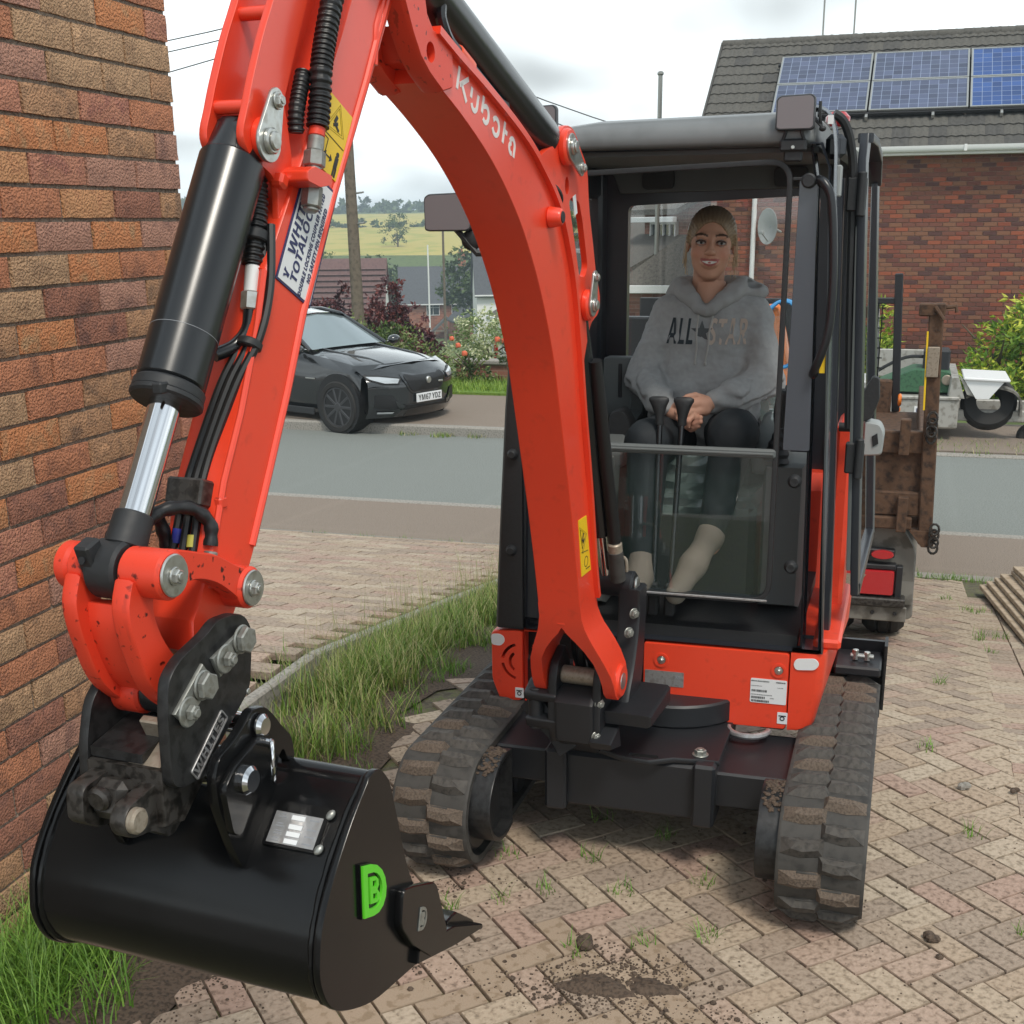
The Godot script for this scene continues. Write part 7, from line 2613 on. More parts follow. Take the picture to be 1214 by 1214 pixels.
func plants() -> void:
	var bark := mat("bark", Vector3(0.1, 0.075, 0.05), 0.95)
	var lm := leaf_mat("leaf", Vector3(0.25, 0.35, 0.08))
	var pm := leaf_mat("plum_leaf", Vector3(0.2, 0.04, 0.05))
	var big := leaf_mesh(0.13, 0.055)
	var small := leaf_mesh(0.075, 0.04)
	# golden shrub on the right, in front of the brick house
	var lime := [Vector3(0.09, 0.19, 0.02), Vector3(0.2, 0.33, 0.03), Vector3(0.38, 0.46, 0.045), Vector3(0.56, 0.56, 0.07)]
	var g := thing("golden_shrub", "large yellow green leafy shrub against the brick house on the right", "shrub", Vector3(2.0, -1.35, -18.6))
	trunk(g, 1.2, 0.08, 0.7, 4, bark, 6)
	foliage(g, "foliage", [[Vector3(-0.15, 0.55, 0.3), Vector3(0.8, 0.5, 0.6)], [Vector3(0.35, 0.95, 0), Vector3(0.75, 0.65, 0.7)], [Vector3(0.9, 1.35, 0), Vector3(0.8, 0.75, 0.8)], [Vector3(1.6, 1.0, 0.2), Vector3(0.9, 1.0, 0.9)], [Vector3(0.5, 0.5, 0.5), Vector3(1.1, 0.5, 0.6)]], 9500, big, lm, lime, 5, 1.0)
	var g2 := thing("garden_shrub", "smaller yellow green shrub between the truck's rack and the brick wall", "shrub", Vector3(-0.05, -1.3, -19.4))
	trunk(g2, 0.9, 0.05, 0.4, 6, bark)
	foliage(g2, "foliage", [[Vector3(0, 0.9, 0), Vector3(0.5, 0.75, 0.4)], [Vector3(0.25, 0.55, 0.1), Vector3(0.5, 0.5, 0.4)]], 2600, big, lm, lime, 7, 0.9)
	# plum leaved trees in the garden behind the parked car
	var plum := [Vector3(0.035, 0.012, 0.018), Vector3(0.075, 0.022, 0.03), Vector3(0.13, 0.035, 0.04), Vector3(0.2, 0.06, 0.05)]
	var names := ["plum leaved tree left of the utility pole, behind the black car", "taller plum leaved tree with upright branches right of the utility pole", "small plum leaved shrub at the right end, in front of the cottage porch"]
	var spots := [[Vector3(-10.75, -1.6, -20.5), 2.3, [[Vector3(0, 1.35, 0), Vector3(0.55, 0.5, 0.5)], [Vector3(0.4, 0.9, 0), Vector3(0.6, 0.4, 0.4)], [Vector3(-0.35, 0.95, 0), Vector3(0.4, 0.4, 0.4)], [Vector3(0.5, 1.75, 0), Vector3(0.2, 0.5, 0.2)]]], [Vector3(-9.35, -1.6, -20.6), 2.6, [[Vector3(0, 1.3, 0), Vector3(0.5, 0.55, 0.5)], [Vector3(0.15, 1.85, 0), Vector3(0.28, 0.5, 0.28)], [Vector3(-0.3, 0.95, 0), Vector3(0.5, 0.4, 0.4)], [Vector3(0.45, 1.05, 0), Vector3(0.4, 0.35, 0.4)], [Vector3(0.55, 1.55, 0), Vector3(0.25, 0.22, 0.2)]]], [Vector3(-8.35, -1.6, -20.2), 1.5, [[Vector3(0, 0.75, 0), Vector3(0.33, 0.3, 0.3)], [Vector3(0.1, 1.05, 0), Vector3(0.15, 0.25, 0.15)]]]]
	for k in 3:
		var o := thing("plum_tree", names[k], "tree", spots[k][0], 0.0, "plum leaved trees")
		trunk(o, spots[k][1] * 0.55, 0.06, 0.45, 20 + k, bark, 6)
		foliage(o, "crown", spots[k][2], [4600, 5200, 1700][k], small, pm, plum, 30 + k, 1.25)
	# variegated shrub, dark shrubs and the rose
	var v := thing("variegated_shrub", "white and green variegated shrub behind the lawn, left of the white van", "shrub", Vector3(-7.55, -1.5, -21.6))
	trunk(v, 0.8, 0.05, 0.5, 41, bark)
	foliage(v, "foliage", [[Vector3(0, 1.0, 0), Vector3(0.75, 0.5, 0.5)], [Vector3(-0.35, 0.65, 0.2), Vector3(0.6, 0.45, 0.4)], [Vector3(0.5, 1.2, 0), Vector3(0.45, 0.4, 0.4)]], 3200, small, lm, [Vector3(0.12, 0.2, 0.06), Vector3(0.32, 0.38, 0.2), Vector3(0.6, 0.62, 0.4), Vector3(0.7, 0.68, 0.5)], 42, 1.0)
	var dk := [[Vector3(-7.15, -0.75, -15.5), "dark green garden shrub between the black car and the lawn", [[Vector3(0, 0.45, 0), Vector3(0.55, 0.45, 0.4)], [Vector3(0.55, 0.3, 0), Vector3(0.4, 0.35, 0.35)]]], [Vector3(-8.4, -0.75, -15.9), "mixed olive garden shrub behind the black car's bonnet", [[Vector3(0, 0.6, 0), Vector3(0.8, 0.5, 0.4)], [Vector3(0.8, 0.45, 0), Vector3(0.5, 0.4, 0.4)]]], [Vector3(-5.75, -0.72, -15.3), "low green border plant in front of the garden wall", [[Vector3(0, 0.2, 0), Vector3(0.5, 0.25, 0.25)]]]]
	for k in 3:
		var o := thing("garden_bush", dk[k][1], "shrub", dk[k][0])
		trunk(o, 0.5, 0.04, 0.3, 50 + k, bark, 4)
		foliage(o, "foliage", dk[k][2], [2600, 3200, 700][k], small, lm, [Vector3(0.04, 0.07, 0.02), Vector3(0.09, 0.14, 0.03), Vector3(0.2, 0.26, 0.07), Vector3(0.35, 0.36, 0.2)], 60 + k, 0.9)
	var ro := thing("rose_bush", "leggy rose bush with orange blooms beside the garden wall", "rose", Vector3(-5.0, -0.7, -15.2))
	var b := Mb.new()
	var r := RandomNumberGenerator.new()
	r.seed = 9
	for k in 7:
		b.tube([Vector3.ZERO, Vector3(r.randf_range(-0.15, 0.15), 0.35, 0), Vector3(r.randf_range(-0.4, 0.4), r.randf_range(0.6, 0.85), 0)], [0.012, 0.009, 0.005], 5)
	part("stem", b, bark, ro)
	foliage(ro, "foliage", [[Vector3(0.05, 0.5, 0), Vector3(0.3, 0.3, 0.2)]], 220, small, lm, [Vector3(0.03, 0.05, 0.02), Vector3(0.07, 0.1, 0.03)], 61, 0.9)
	mat("rose_bloom", Vector3(0.75, 0.16, 0.08), 0.6)
	for q: Array in [[-0.27, 0.72, 0.06], [-0.17, 0.7, 0.05], [0.2, 0.68, 0.06], [0.0, 0.8, 0.03], [-0.9, 0.62, 0.055], [-1.0, 0.72, 0.05], [-0.8, 0.5, 0.06]]:
		b = Mb.new()
		for k in 7:
			var a := TAU * k / 7
			b.ball(Vector3(q[0] + cos(a) * q[2] * 0.5, q[1] + 0.01 * (k % 2), sin(a) * q[2] * 0.5), Vector3(q[2] * 0.55, q[2] * 0.6, q[2] * 0.2), 7, 5, Basis(Vector3.UP, -a + PI / 2))
		part("bloom", b, mats.rose_bloom, ro)
	# trees down in the valley and on the hill
	var clump := leaf_mesh(0.42, 0.34, 0.3)
	var green := [Vector3(0.02, 0.04, 0.012), Vector3(0.04, 0.075, 0.02), Vector3(0.075, 0.12, 0.03), Vector3(0.12, 0.17, 0.05)]
	var fresh := [Vector3(0.06, 0.1, 0.03), Vector3(0.12, 0.18, 0.05), Vector3(0.22, 0.27, 0.09), Vector3(0.32, 0.34, 0.13)]
	var far := [
		[Vector3(-33.5, -9.5, -112), 11.5, 6.5, green, "tall dark tree behind the white house", 5200],
		[Vector3(-40.0, -9.5, -118), 10.5, 5.0, green, "dark tree to the left behind the brick outbuilding", 3800],
		[Vector3(-62.0, -11.5, -142), 10.0, 4.2, green, "round green tree standing above the cottage roof", 3000],
		[Vector3(-66.0, -10.5, -132), 11.5, 4.0, fresh, "pale feathery tree just right of the utility pole", 2200],
		[Vector3(-60.5, -10.5, -124), 8.5, 3.2, fresh, "light green tree between the plum roof and the cottage", 1600],
		[Vector3(-92.0, -3.2, -222), 7.5, 3.6, green, "small dark tree standing alone in the yellow field", 1300],
		[Vector3(-12.8, -4.5, -62), 7.6, 2.6, green, "green tree behind the terrace, seen through the cab", 3600],
		[Vector3(-15.2, -4.5, -58), 7.0, 2.2, fresh, "lighter tree behind the terrace, seen through the side window", 2600],
	]
	for k in far.size():
		var f: Array = far[k]
		var o := thing("far_tree", f[4], "tree", f[0], 0.0, "trees in the valley")
		var h: float = f[1]
		var w: float = f[2]
		trunk(o, h * 0.5, h * 0.025, w * 0.4, 70 + k, bark, 5)
		foliage(o, "crown", [[Vector3(0, h * 0.6, 0), Vector3(w * 0.75, h * 0.3, w * 0.7)], [Vector3(w * 0.35, h * 0.45, 0), Vector3(w * 0.6, h * 0.25, w * 0.5)], [Vector3(-w * 0.4, h * 0.42, 0), Vector3(w * 0.55, h * 0.25, w * 0.5)], [Vector3(w * 0.05, h * 0.82, 0), Vector3(w * 0.45, h * 0.17, w * 0.4)]], f[5], clump, lm, f[3], 80 + k, h / 11.0)
	# hedgerow across the fields, rough growth in the valley, wooded ridge
	var row: Array = []
	for k in 60:
		var x := -330.0 + k * 6.0
		row.append([Vector3(x, 0.9 + r.randf_range(-0.4, 0.5), -281.0), Vector3(4.5, r.randf_range(1.0, 2.0), 2.0)])
	var hd := Node3D.new()
	hd.name = "hedgerow"
	add_child(hd)
	tag(hd, "dark hedgerow running across between the two yellow fields", "hedge")
	foliage(hd, "growth", row, 13000, clump, lm, green, 90, 2.2)
	row = []
	for k in 70:
		row.append([Vector3(-150 + k * 2.6, -7.5 + r.randf_range(-1.5, 1.0) + (2.0 if k > 45 else 0.0), -158 - r.randf_range(0, 25)), Vector3(4.0, r.randf_range(2.2, 4.2), 3.0)])
	var vg := Node3D.new()
	vg.name = "valley_woodland"
	add_child(vg)
	vg.set_meta("kind", "stuff")
	foliage(vg, "growth", row, 14000, clump, lm, green + fresh, 91, 1.6)
	row = []
	for k in 150:
		var x := -420.0 + k * 4.2
		row.append([Vector3(x, 6.0 + 2.2 * sin(x * 0.017 + 1.0) + r.randf_range(-0.6, 0.8), -432 - r.randf_range(0, 40)), Vector3(7, r.randf_range(3.4, 5.4), 6)])
	var wd := Node3D.new()
	wd.name = "ridge_woodland"
	add_child(wd)
	wd.set_meta("kind", "stuff")
	foliage(wd, "growth", row, 42000, clump, lm, green, 92, 4.6)

# ---- grass ----
func blade_mesh(h: float, w: float, lean: float) -> ArrayMesh:
	var b := Mb.new()
	var l: Array = []
	for k in 4:
		var f := k / 3.0
		l.append([Vector3(-w * 0.5 * (1 - f * 0.9), h * (f - 0.12 * f * f * lean), lean * h * f * f), Vector3(w * 0.5 * (1 - f * 0.9), h * (f - 0.12 * f * f * lean), lean * h * f * f)])
	for k in 3: b.quad(l[k][0], l[k][1], l[k + 1][1], l[k + 1][0])
	return b.mesh(60)

func grass_patch(called: String, spots: Array, ms: Mesh, cols: Array, lo: float, hi: float, sd: int) -> void:
	var r := RandomNumberGenerator.new()
	r.seed = sd
	var xfs: Array = []
	var tints: Array = []
	for s: Array in spots:
		var c: Vector3 = s[0]
		for k in int(s[2]):
			var a := r.randf() * TAU
			var d: float = sqrt(r.randf()) * s[1]
			var q := c + Vector3(cos(a) * d, 0, sin(a) * d * (s[3] if s.size() > 3 else 1.0))
			q.y = ground_y(q.z) + c.y
			var sc := r.randf_range(lo, hi)
			xfs.append(Transform3D(Basis(Vector3.UP, r.randf() * TAU) * Basis(Vector3.RIGHT, r.randf_range(-0.35, 0.35)) * Basis.from_scale(Vector3(r.randf_range(0.7, 1.3), sc, sc)), q))
			var v: Vector3 = cols[r.randi_range(0, cols.size() - 1)] * r.randf_range(0.8, 1.2)
			tints.append(Color(v.x, v.y, v.z))
	many(called, ms, mats.leaf, xfs, null, tints)

func grasses() -> void:
	var r := RandomNumberGenerator.new()
	r.seed = 14
	var lush := [Vector3(0.09, 0.17, 0.025), Vector3(0.13, 0.23, 0.03), Vector3(0.18, 0.28, 0.045), Vector3(0.3, 0.32, 0.1), Vector3(0.4, 0.36, 0.18)]
	var green := [Vector3(0.09, 0.2, 0.02), Vector3(0.13, 0.27, 0.03), Vector3(0.19, 0.33, 0.05)]
	var blade := blade_mesh(0.2, 0.0055, 0.55)
	var straw := blade_mesh(0.34, 0.0028, 0.3)
	# long verge beside the edging kerb
	var s: Array = []
	for k in 95:
		var z := lerpf(-0.95, -3.7, r.randf())
		s.append([Vector3(-1.34 + r.randfn() * 0.07 + 0.05 * (z + 1.0) * -0.3, -0.01, z), 0.1, 95])
	for k in 26:
		var z := lerpf(-0.5, -1.5, r.randf())
		s.append([Vector3(-1.26 + r.randfn() * 0.08, -0.01, z), 0.09, 70])
	grass_patch("verge_grass", s, blade, lush, 0.3, 0.95, 15)
	s = []
	for k in 60: s.append([Vector3(-1.4 + r.randfn() * 0.05, -0.01, lerpf(-1.0, -3.6, r.randf())), 0.1, 9])
	grass_patch("dry_stems", s, straw, [Vector3(0.4, 0.34, 0.18), Vector3(0.32, 0.3, 0.14), Vector3(0.22, 0.26, 0.09)], 0.6, 1.15, 16)
	s = []
	for k in 42:
		var z := lerpf(-0.4, -3.2, r.randf())
		s.append([Vector3(-1.08 + r.randfn() * 0.06, -0.008, z), 0.05, 26])
	grass_patch("short_grass", s, blade_mesh(0.06, 0.004, 0.5), green, 0.5, 1.2, 17)
	# tuft at the foot of the wall, under the bucket
	s = []
	for k in 40: s.append([Vector3(-1.22 + r.randfn() * 0.1, -0.012, 0.78 + r.randfn() * 0.14), 0.06, 46])
	grass_patch("wall_grass", s, blade_mesh(0.15, 0.0048, 0.7), green, 0.5, 1.2, 18)
	s = []
	for k in 20: s.append([Vector3(-1.36 + r.randfn() * 0.03, -0.01, lerpf(0.0, 0.7, r.randf())), 0.05, 25])
	grass_patch("wall_grass", s, blade, lush, 0.4, 0.9, 19)
	# weeds in the joints
	s = []
	for q: Array in [[-0.2, 0.05], [-0.12, -0.15], [0.0, 0.0], [-0.3, 0.12], [0.1, 0.22], [-0.05, 0.3], [-0.42, 0.2], [0.2, -0.1], [0.25, 0.15], [-0.35, -0.1], [-0.15, -0.4], [0.05, -0.35], [0.9, -0.6], [0.78, -1.2], [1.0, -0.1], [1.06, -3.3], [1.1, -3.0], [0.95, -4.6], [0.85, -2.2], [-0.5, 0.4]]:
		s.append([Vector3(q[0], -0.006, q[1]), 0.035, 22])
	for q: Array in [[0.93, -5.5], [1.0, -5.52], [1.08, -5.5], [0.8, -5.53], [1.2, -5.45], [-3.2, -5.5], [-2.9, -5.5], [-2.5, -5.52], [-3.6, -5.5], [-2.3, -7.15], [-2.6, -7.15], [-2.0, -7.15], [-4.2, -5.55], [1.12, -3.4], [1.09, -4.2]]:
		s.append([Vector3(q[0], 0.0, q[1]), 0.09, 50])
	grass_patch("joint_weeds", s, blade_mesh(0.045, 0.004, 0.6), green, 0.4, 1.3, 20)
	# far verge and lawn
	s = []
	for k in 230: s.append([Vector3(lerpf(-8.5, -2.0, r.randf()), -0.0, lerpf(-14.3, -15.6, r.randf())), 0.3, 26])
	var lawn_spots: Array = []
	for q: Array in s: lawn_spots.append([Vector3(q[0].x, -0.65 - ground_y(q[0].z), q[0].z), q[1], q[2]])
	var xf := blade_mesh(0.12, 0.014, 0.5)
	grass_patch("lawn_grass", lawn_spots, xf, [Vector3(0.16, 0.27, 0.03), Vector3(0.22, 0.33, 0.05), Vector3(0.3, 0.4, 0.07)], 0.5, 1.1, 21)
	s = []
	for k in 60: s.append([Vector3(lerpf(0.2, 3.5, r.randf()), -0.02, lerpf(-11.6, -12.4, r.randf())), 0.2, 30])
	grass_patch("far_verge", s, xf, lush, 0.5, 1.1, 22)
	s = []
	for q: Array in [[-4.7, -11.36], [-5.2, -11.37], [-4.3, -11.36], [-4.75, -11.3]]: s.append([Vector3(q[0], 0.0, q[1]), 0.13, 60])
	grass_patch("kerb_weeds", s, blade_mesh(0.07, 0.008, 0.6), lush, 0.4, 1.1, 23)

func mirror_rows(half: Array) -> PackedVector3Array:
	# half: points [x, y, z>=0] from the right-hand bottom up to the centre line
	var row := PackedVector3Array()
	for q: Array in half: row.push_back(Vector3(q[0], q[1], q[2]))
	for i in range(half.size() - 2, -1, -1): row.push_back(Vector3(half[i][0], half[i][1], -half[i][2]))
	return row

func wheel(parent: Node, at: Vector3, r: float, w: float, spokes: int, rim_m: Material, called := "wheel") -> void:
	# axle along z, outer face towards +z (at.z is that face)
	var s := 1.0
	var b := Mb.new()
	var B := Transform3D(Basis(Vector3(1, 0, 0), Vector3(0, 0, 1), Vector3(0, -1, 0)), at - Vector3(0, 0, w))
	b.lathe([Vector2(r * 0.7, 0.0), Vector2(r * 0.9, 0.0), Vector2(r * 0.985, w * 0.1), Vector2(r, w * 0.3), Vector2(r, w * 0.7), Vector2(r * 0.985, w * 0.9), Vector2(r * 0.93, w), Vector2(r * 0.78, w * 1.0), Vector2(r * 0.74, w * 0.93), Vector2(r * 0.72, w * 0.5)], B, 36)
	part(called, b, mats.tyre, parent, 30)
	b = Mb.new()
	b.lathe([Vector2(0, w * 0.35), Vector2(r * 0.74, w * 0.35)], B, 24)
	b.t = Transform3D(Basis(), at - Vector3(0, 0, 0.04))
	b.ring(Vector3(0, 0, -0.02), Vector3(0, 0, 0.028), r * 0.7, r * 0.745, 32)
	for k in spokes:
		var a := TAU * k / spokes
		b.box(Vector3(cos(a) * r * 0.42, sin(a) * r * 0.42, 0.01), Vector3(r * 0.6, r * 0.12, 0.03), 0.008, Basis(Vector3.BACK, a))
	b.cyl(Vector3(0, 0, -0.02), Vector3(0, 0, 0.03), r * 0.16, 14, 0.006)
	part("rim", b, rim_m, parent, 30)

func suv() -> void:
	mat("tyre", Vector3(0.022, 0.021, 0.02), 0.8, 0.0, {"bump": bump(0.1, 55, 1.0, 256, 2), "nscale": 0.2, "scale": 2.0})
	var paint := mat("car_black", Vector3(0.022, 0.024, 0.026), 0.16, 0.3, {"coat": 1.0, "coat_rough": 0.03})
	var rim := mat("dark_rim", Vector3(0.09, 0.09, 0.095), 0.3, 0.6)
	var mesh_m := mat("grille_mesh", Vector3(0.008, 0.008, 0.009), 0.5)
	var lamp := mat("headlamp", Vector3(0.5, 0.53, 0.55), 0.08, 0.4, {"coat": 1.0})
	var screen := mat("windscreen", Vector3(0.3, 0.36, 0.38), 0.05, 0.5)
	var c := thing("parked_car", "black sports utility car parked half on the kerb across the road", "car", Vector3(-5.797, -0.8, -12.044))
	c.transform = Transform3D(Basis(Vector3(0.936, 0, 0.353), Vector3.UP, Vector3(-0.353, 0, 0.936)) * Basis.from_scale(Vector3.ONE * 0.86), Vector3(-5.797, -0.8, -12.044))
	var b := Mb.new()
	var st := [
		[0.62, [0.3, 0.84], [0.45, 0.9], [0.62, 0.91], [0.8, 0.89], [0.9, 0.8], [0.955, 0.55], [0.985, 0.0], 0.2],
		[0.3, [0.28, 0.86], [0.45, 0.93], [0.65, 0.945], [0.86, 0.93], [0.97, 0.82], [1.03, 0.55], [1.05, 0.0], 0.08],
		[-0.25, [0.26, 0.86], [0.45, 0.94], [0.68, 0.955], [0.93, 0.94], [1.04, 0.83], [1.09, 0.55], [1.1, 0.0], 0.02],
		[-0.8, [0.25, 0.86], [0.45, 0.93], [0.7, 0.95], [0.97, 0.935], [1.1, 0.84], [1.14, 0.6], [1.16, 0.0], 0.0],
		[-2.0, [0.25, 0.86], [0.45, 0.93], [0.72, 0.95], [1.0, 0.935], [1.12, 0.86], [1.13, 0.6], [1.13, 0.0], 0.0],
		[-3.2, [0.27, 0.86], [0.45, 0.94], [0.75, 0.96], [1.05, 0.93], [1.15, 0.84], [1.16, 0.6], [1.16, 0.0], 0.0],
		[-3.75, [0.35, 0.8], [0.45, 0.86], [0.75, 0.88], [1.05, 0.82], [1.13, 0.7], [1.14, 0.5], [1.14, 0.0], 0.0],
	]
	var rows: Array = []
	for s: Array in st:
		var half: Array = []
		for k in range(1, 8): half.append([s[0] - s[8] * pow(s[k][1] / 0.9, 2.0), s[k][0], s[k][1]])
		rows.append(mirror_rows(half))
	b.skin(rows)
	part("body", b, paint, c, 35)
	# nose: one curved sheet with grille, lamps and intakes set on it
	var nx := func(z: float, y: float) -> float:
		return 0.885 - 0.31 * pow(absf(z) / 0.9, 2.3) - (0.1 * pow((0.42 - y) / 0.2, 2.0) if y < 0.42 else 0.0) - (0.35 * pow(maxf(y - 0.74, 0.0) / 0.24, 1.6))
	b = Mb.new()
	rows = []
	for i in 10:
		var y := 0.24 + 0.73 * i / 9.0
		var row := PackedVector3Array()
		for k in 19:
			var z := 0.91 - 1.82 * k / 18.0
			row.push_back(Vector3(nx.call(z, y), y + (0.02 * cos(z * 1.7) if i == 9 else 0.0), z))
		rows.append(row)
	b.skin(rows)
	part("bumper", b, paint, c, 50)
	var patch := func(called: String, poly: PackedVector2Array, off: float, m: Material) -> void:
		# outline in (z, y) laid on the nose
		var q := Mb.new()
		var mid := Vector2.ZERO
		for w in poly: mid += w / poly.size()
		for i in poly.size():
			var a := poly[i]
			var e := poly[(i + 1) % poly.size()]
			for k in 3:
				var a0 := mid.lerp(a, k / 3.0)
				var a1 := mid.lerp(a, (k + 1) / 3.0)
				var e0 := mid.lerp(e, k / 3.0)
				var e1 := mid.lerp(e, (k + 1) / 3.0)
				var pt := func(w: Vector2) -> Vector3: return Vector3(nx.call(w.x, w.y) + off, w.y, w.x)
				if k == 0: q.tri(pt.call(a0), pt.call(a1), pt.call(e1))
				else: q.quad(pt.call(a0), pt.call(a1), pt.call(e1), pt.call(e0))
		part(called, q, m, c, 60)
	var gr := rounded(V2([-0.4, 0.84, 0.4, 0.84, 0.42, 0.78, 0.32, 0.6, -0.32, 0.6, -0.42, 0.78]), 0.06)
	patch.call("grille_surround", rounded(V2([-0.44, 0.865, 0.44, 0.865, 0.46, 0.78, 0.34, 0.57, -0.34, 0.57, -0.46, 0.78]), 0.07), 0.012, paint)
	patch.call("grille", gr, 0.02, mesh_m)
	for s: float in [-1.0, 1.0]:
		patch.call("headlight", rounded(V2([s * 0.5, 0.79, s * 0.55, 0.73, s * 0.72, 0.74, s * 0.87, 0.8, s * 0.9, 0.84, s * 0.75, 0.83]), 0.01), 0.022, lamp)
		patch.call("headlight_trim", rounded(V2([s * 0.46, 0.8, s * 0.52, 0.71, s * 0.74, 0.72, s * 0.905, 0.8, s * 0.91, 0.86, s * 0.74, 0.85]), 0.01), 0.014, mesh_m)
		patch.call("air_intake", V2([s * 0.5, 0.42, s * 0.62, 0.56, s * 0.84, 0.58, s * 0.86, 0.38, s * 0.56, 0.36]), 0.014, mesh_m)
		patch.call("intake_blade", V2([s * 0.44, 0.4, s * 0.6, 0.5, s * 0.56, 0.4, s * 0.48, 0.35]), 0.024, paint)
		patch.call("fog_lamp", V2([s * 0.6, 0.325, s * 0.82, 0.335, s * 0.82, 0.31, s * 0.62, 0.3]), 0.03, lamp)
	patch.call("lower_grille", V2([-0.46, 0.42, 0.46, 0.42, 0.5, 0.34, -0.5, 0.34]), 0.014, mesh_m)
	b = Mb.new()
	b.cyl(Vector3(0.885, 0.74, 0.0), Vector3(0.925, 0.74, 0.0), 0.05, 18, 0.01)
	part("badge", b, mats.zinc, c)
	b = Mb.new()
	b.box(Vector3(0.9, 0.7, -0.27), Vector3(0.02, 0.025, 0.09), 0.004)
	part("emblem", b, mats.zinc, c)
	b = Mb.new()
	b.box(Vector3(0.91, 0.5, 0.0), Vector3(0.02, 0.125, 0.54), 0.004)
	part("number_plate", b, mats.white_label, c)
	write("YM67 YDZ", 0.08, mats.print_black, c, Transform3D(Basis(Vector3(0, 0, -1), Vector3(0, 1, 0), Vector3(1, 0, 0)), Vector3(0.9212, 0.5, 0.0)), 0.92)
	# bonnet creases, scuttle, glasshouse
	for s: float in [-1.0, 1.0]:
		b = Mb.new()
		b.tube(smooth([Vector3(0.5, 0.965, s * 0.46), Vector3(0.2, 1.043, s * 0.5), Vector3(-0.3, 1.097, s * 0.53), Vector3(-0.75, 1.148, s * 0.56)], 4), 0.014, 6)
		part("bonnet_crease", b, paint, c)
		b = Mb.new()
		b.ball(Vector3(-0.72, 1.16, s * 1.03), Vector3(0.09, 0.075, 0.12), 12, 8)
		part("wing_mirror", b, paint, c)
		b = Mb.new()
		b.box(Vector3(-0.8, 1.12, s * 0.93), Vector3(0.06, 0.03, 0.12), 0.01)
		part("mirror_stalk", b, paint, c)
	var ws := [Vector3(-0.72, 1.14, 0.76), Vector3(-0.62, 1.16, 0.0), Vector3(-1.48, 1.565, 0.6), Vector3(-1.38, 1.6, 0.0)]
	b = Mb.new()
	rows = [PackedVector3Array([ws[0], Vector3(-0.645, 1.155, 0.4), ws[1], Vector3(-0.645, 1.155, -0.4), Vector3(-0.72, 1.14, -0.76)]), PackedVector3Array([ws[2], Vector3(-1.405, 1.59, 0.3), ws[3], Vector3(-1.405, 1.59, -0.3), Vector3(-1.48, 1.565, -0.6)])]
	b.skin(rows)
	part("windscreen", b, screen, c, 60)
	b = Mb.new()
	rows = []
	for s: Array in [[-1.36, 1.6, 0.57, 1.56], [-1.9, 1.66, 0.6, 1.6], [-2.7, 1.66, 0.58, 1.6], [-3.3, 1.6, 0.54, 1.54], [-3.55, 1.5, 0.5, 1.46]]:
		rows.append(mirror_rows([[s[0] - 0.02, s[3] - 0.05, s[2] + 0.06], [s[0], s[3], s[2]], [s[0], s[1], s[2] * 0.5], [s[0], s[1] + 0.015, 0.0]]))
	b.skin(rows)
	part("roof", b, paint, c, 60)
	for s: float in [-1.0, 1.0]:
		b = Mb.new()
		var q := [Vector3(-0.78, 1.14, s * 0.83), Vector3(-1.45, 1.54, s * 0.64), Vector3(-3.3, 1.5, s * 0.6), Vector3(-3.6, 1.2, s * 0.78), Vector3(-2.0, 1.14, s * 0.84)]
		for k in [1, 2, 3]:
			if s > 0: b.tri(q[0], q[k + 1], q[k])
			else: b.tri(q[0], q[k], q[k + 1])
		part("side_window", b, mats.far_pane, c)
		b = Mb.new()
		b.tube([Vector3(-0.68, 1.13, s * 0.8), Vector3(-1.48, 1.56, s * 0.615), Vector3(-1.9, 1.615, s * 0.63), Vector3(-3.3, 1.56, s * 0.6)], [0.03, 0.035, 0.035, 0.03], 8)
		part("pillar", b, paint, c)
		for x: float in [0.0, -2.87]:
			b = Mb.new()
			b.cyl(Vector3(x, 0.42, s * 0.6), Vector3(x, 0.42, s * 0.965), 0.435, 30)
			part("wheel_arch", b, mesh_m, c)
		var side := bin(c, "wheels_right" if false else "wheel")
		if s < 0: side.rotation.y = PI
		for x: float in [0.0, -2.87]: wheel(side, Vector3(x * s, 0.38, 0.985), 0.38, 0.25, 10, rim, "tyre")
	b = Mb.new()
	b.box(Vector3(-1.45, 0.28, 0.955), Vector3(1.9, 0.1, 0.03), 0.01)
	part("sill_trim", b, mats.black_plastic, c)
	b = Mb.new()
	b.box(Vector3(-0.55, 0.76, 0.962), Vector3(0.2, 0.018, 0.01), 0.003)
	part("side_vent", b, mats.zinc, c)

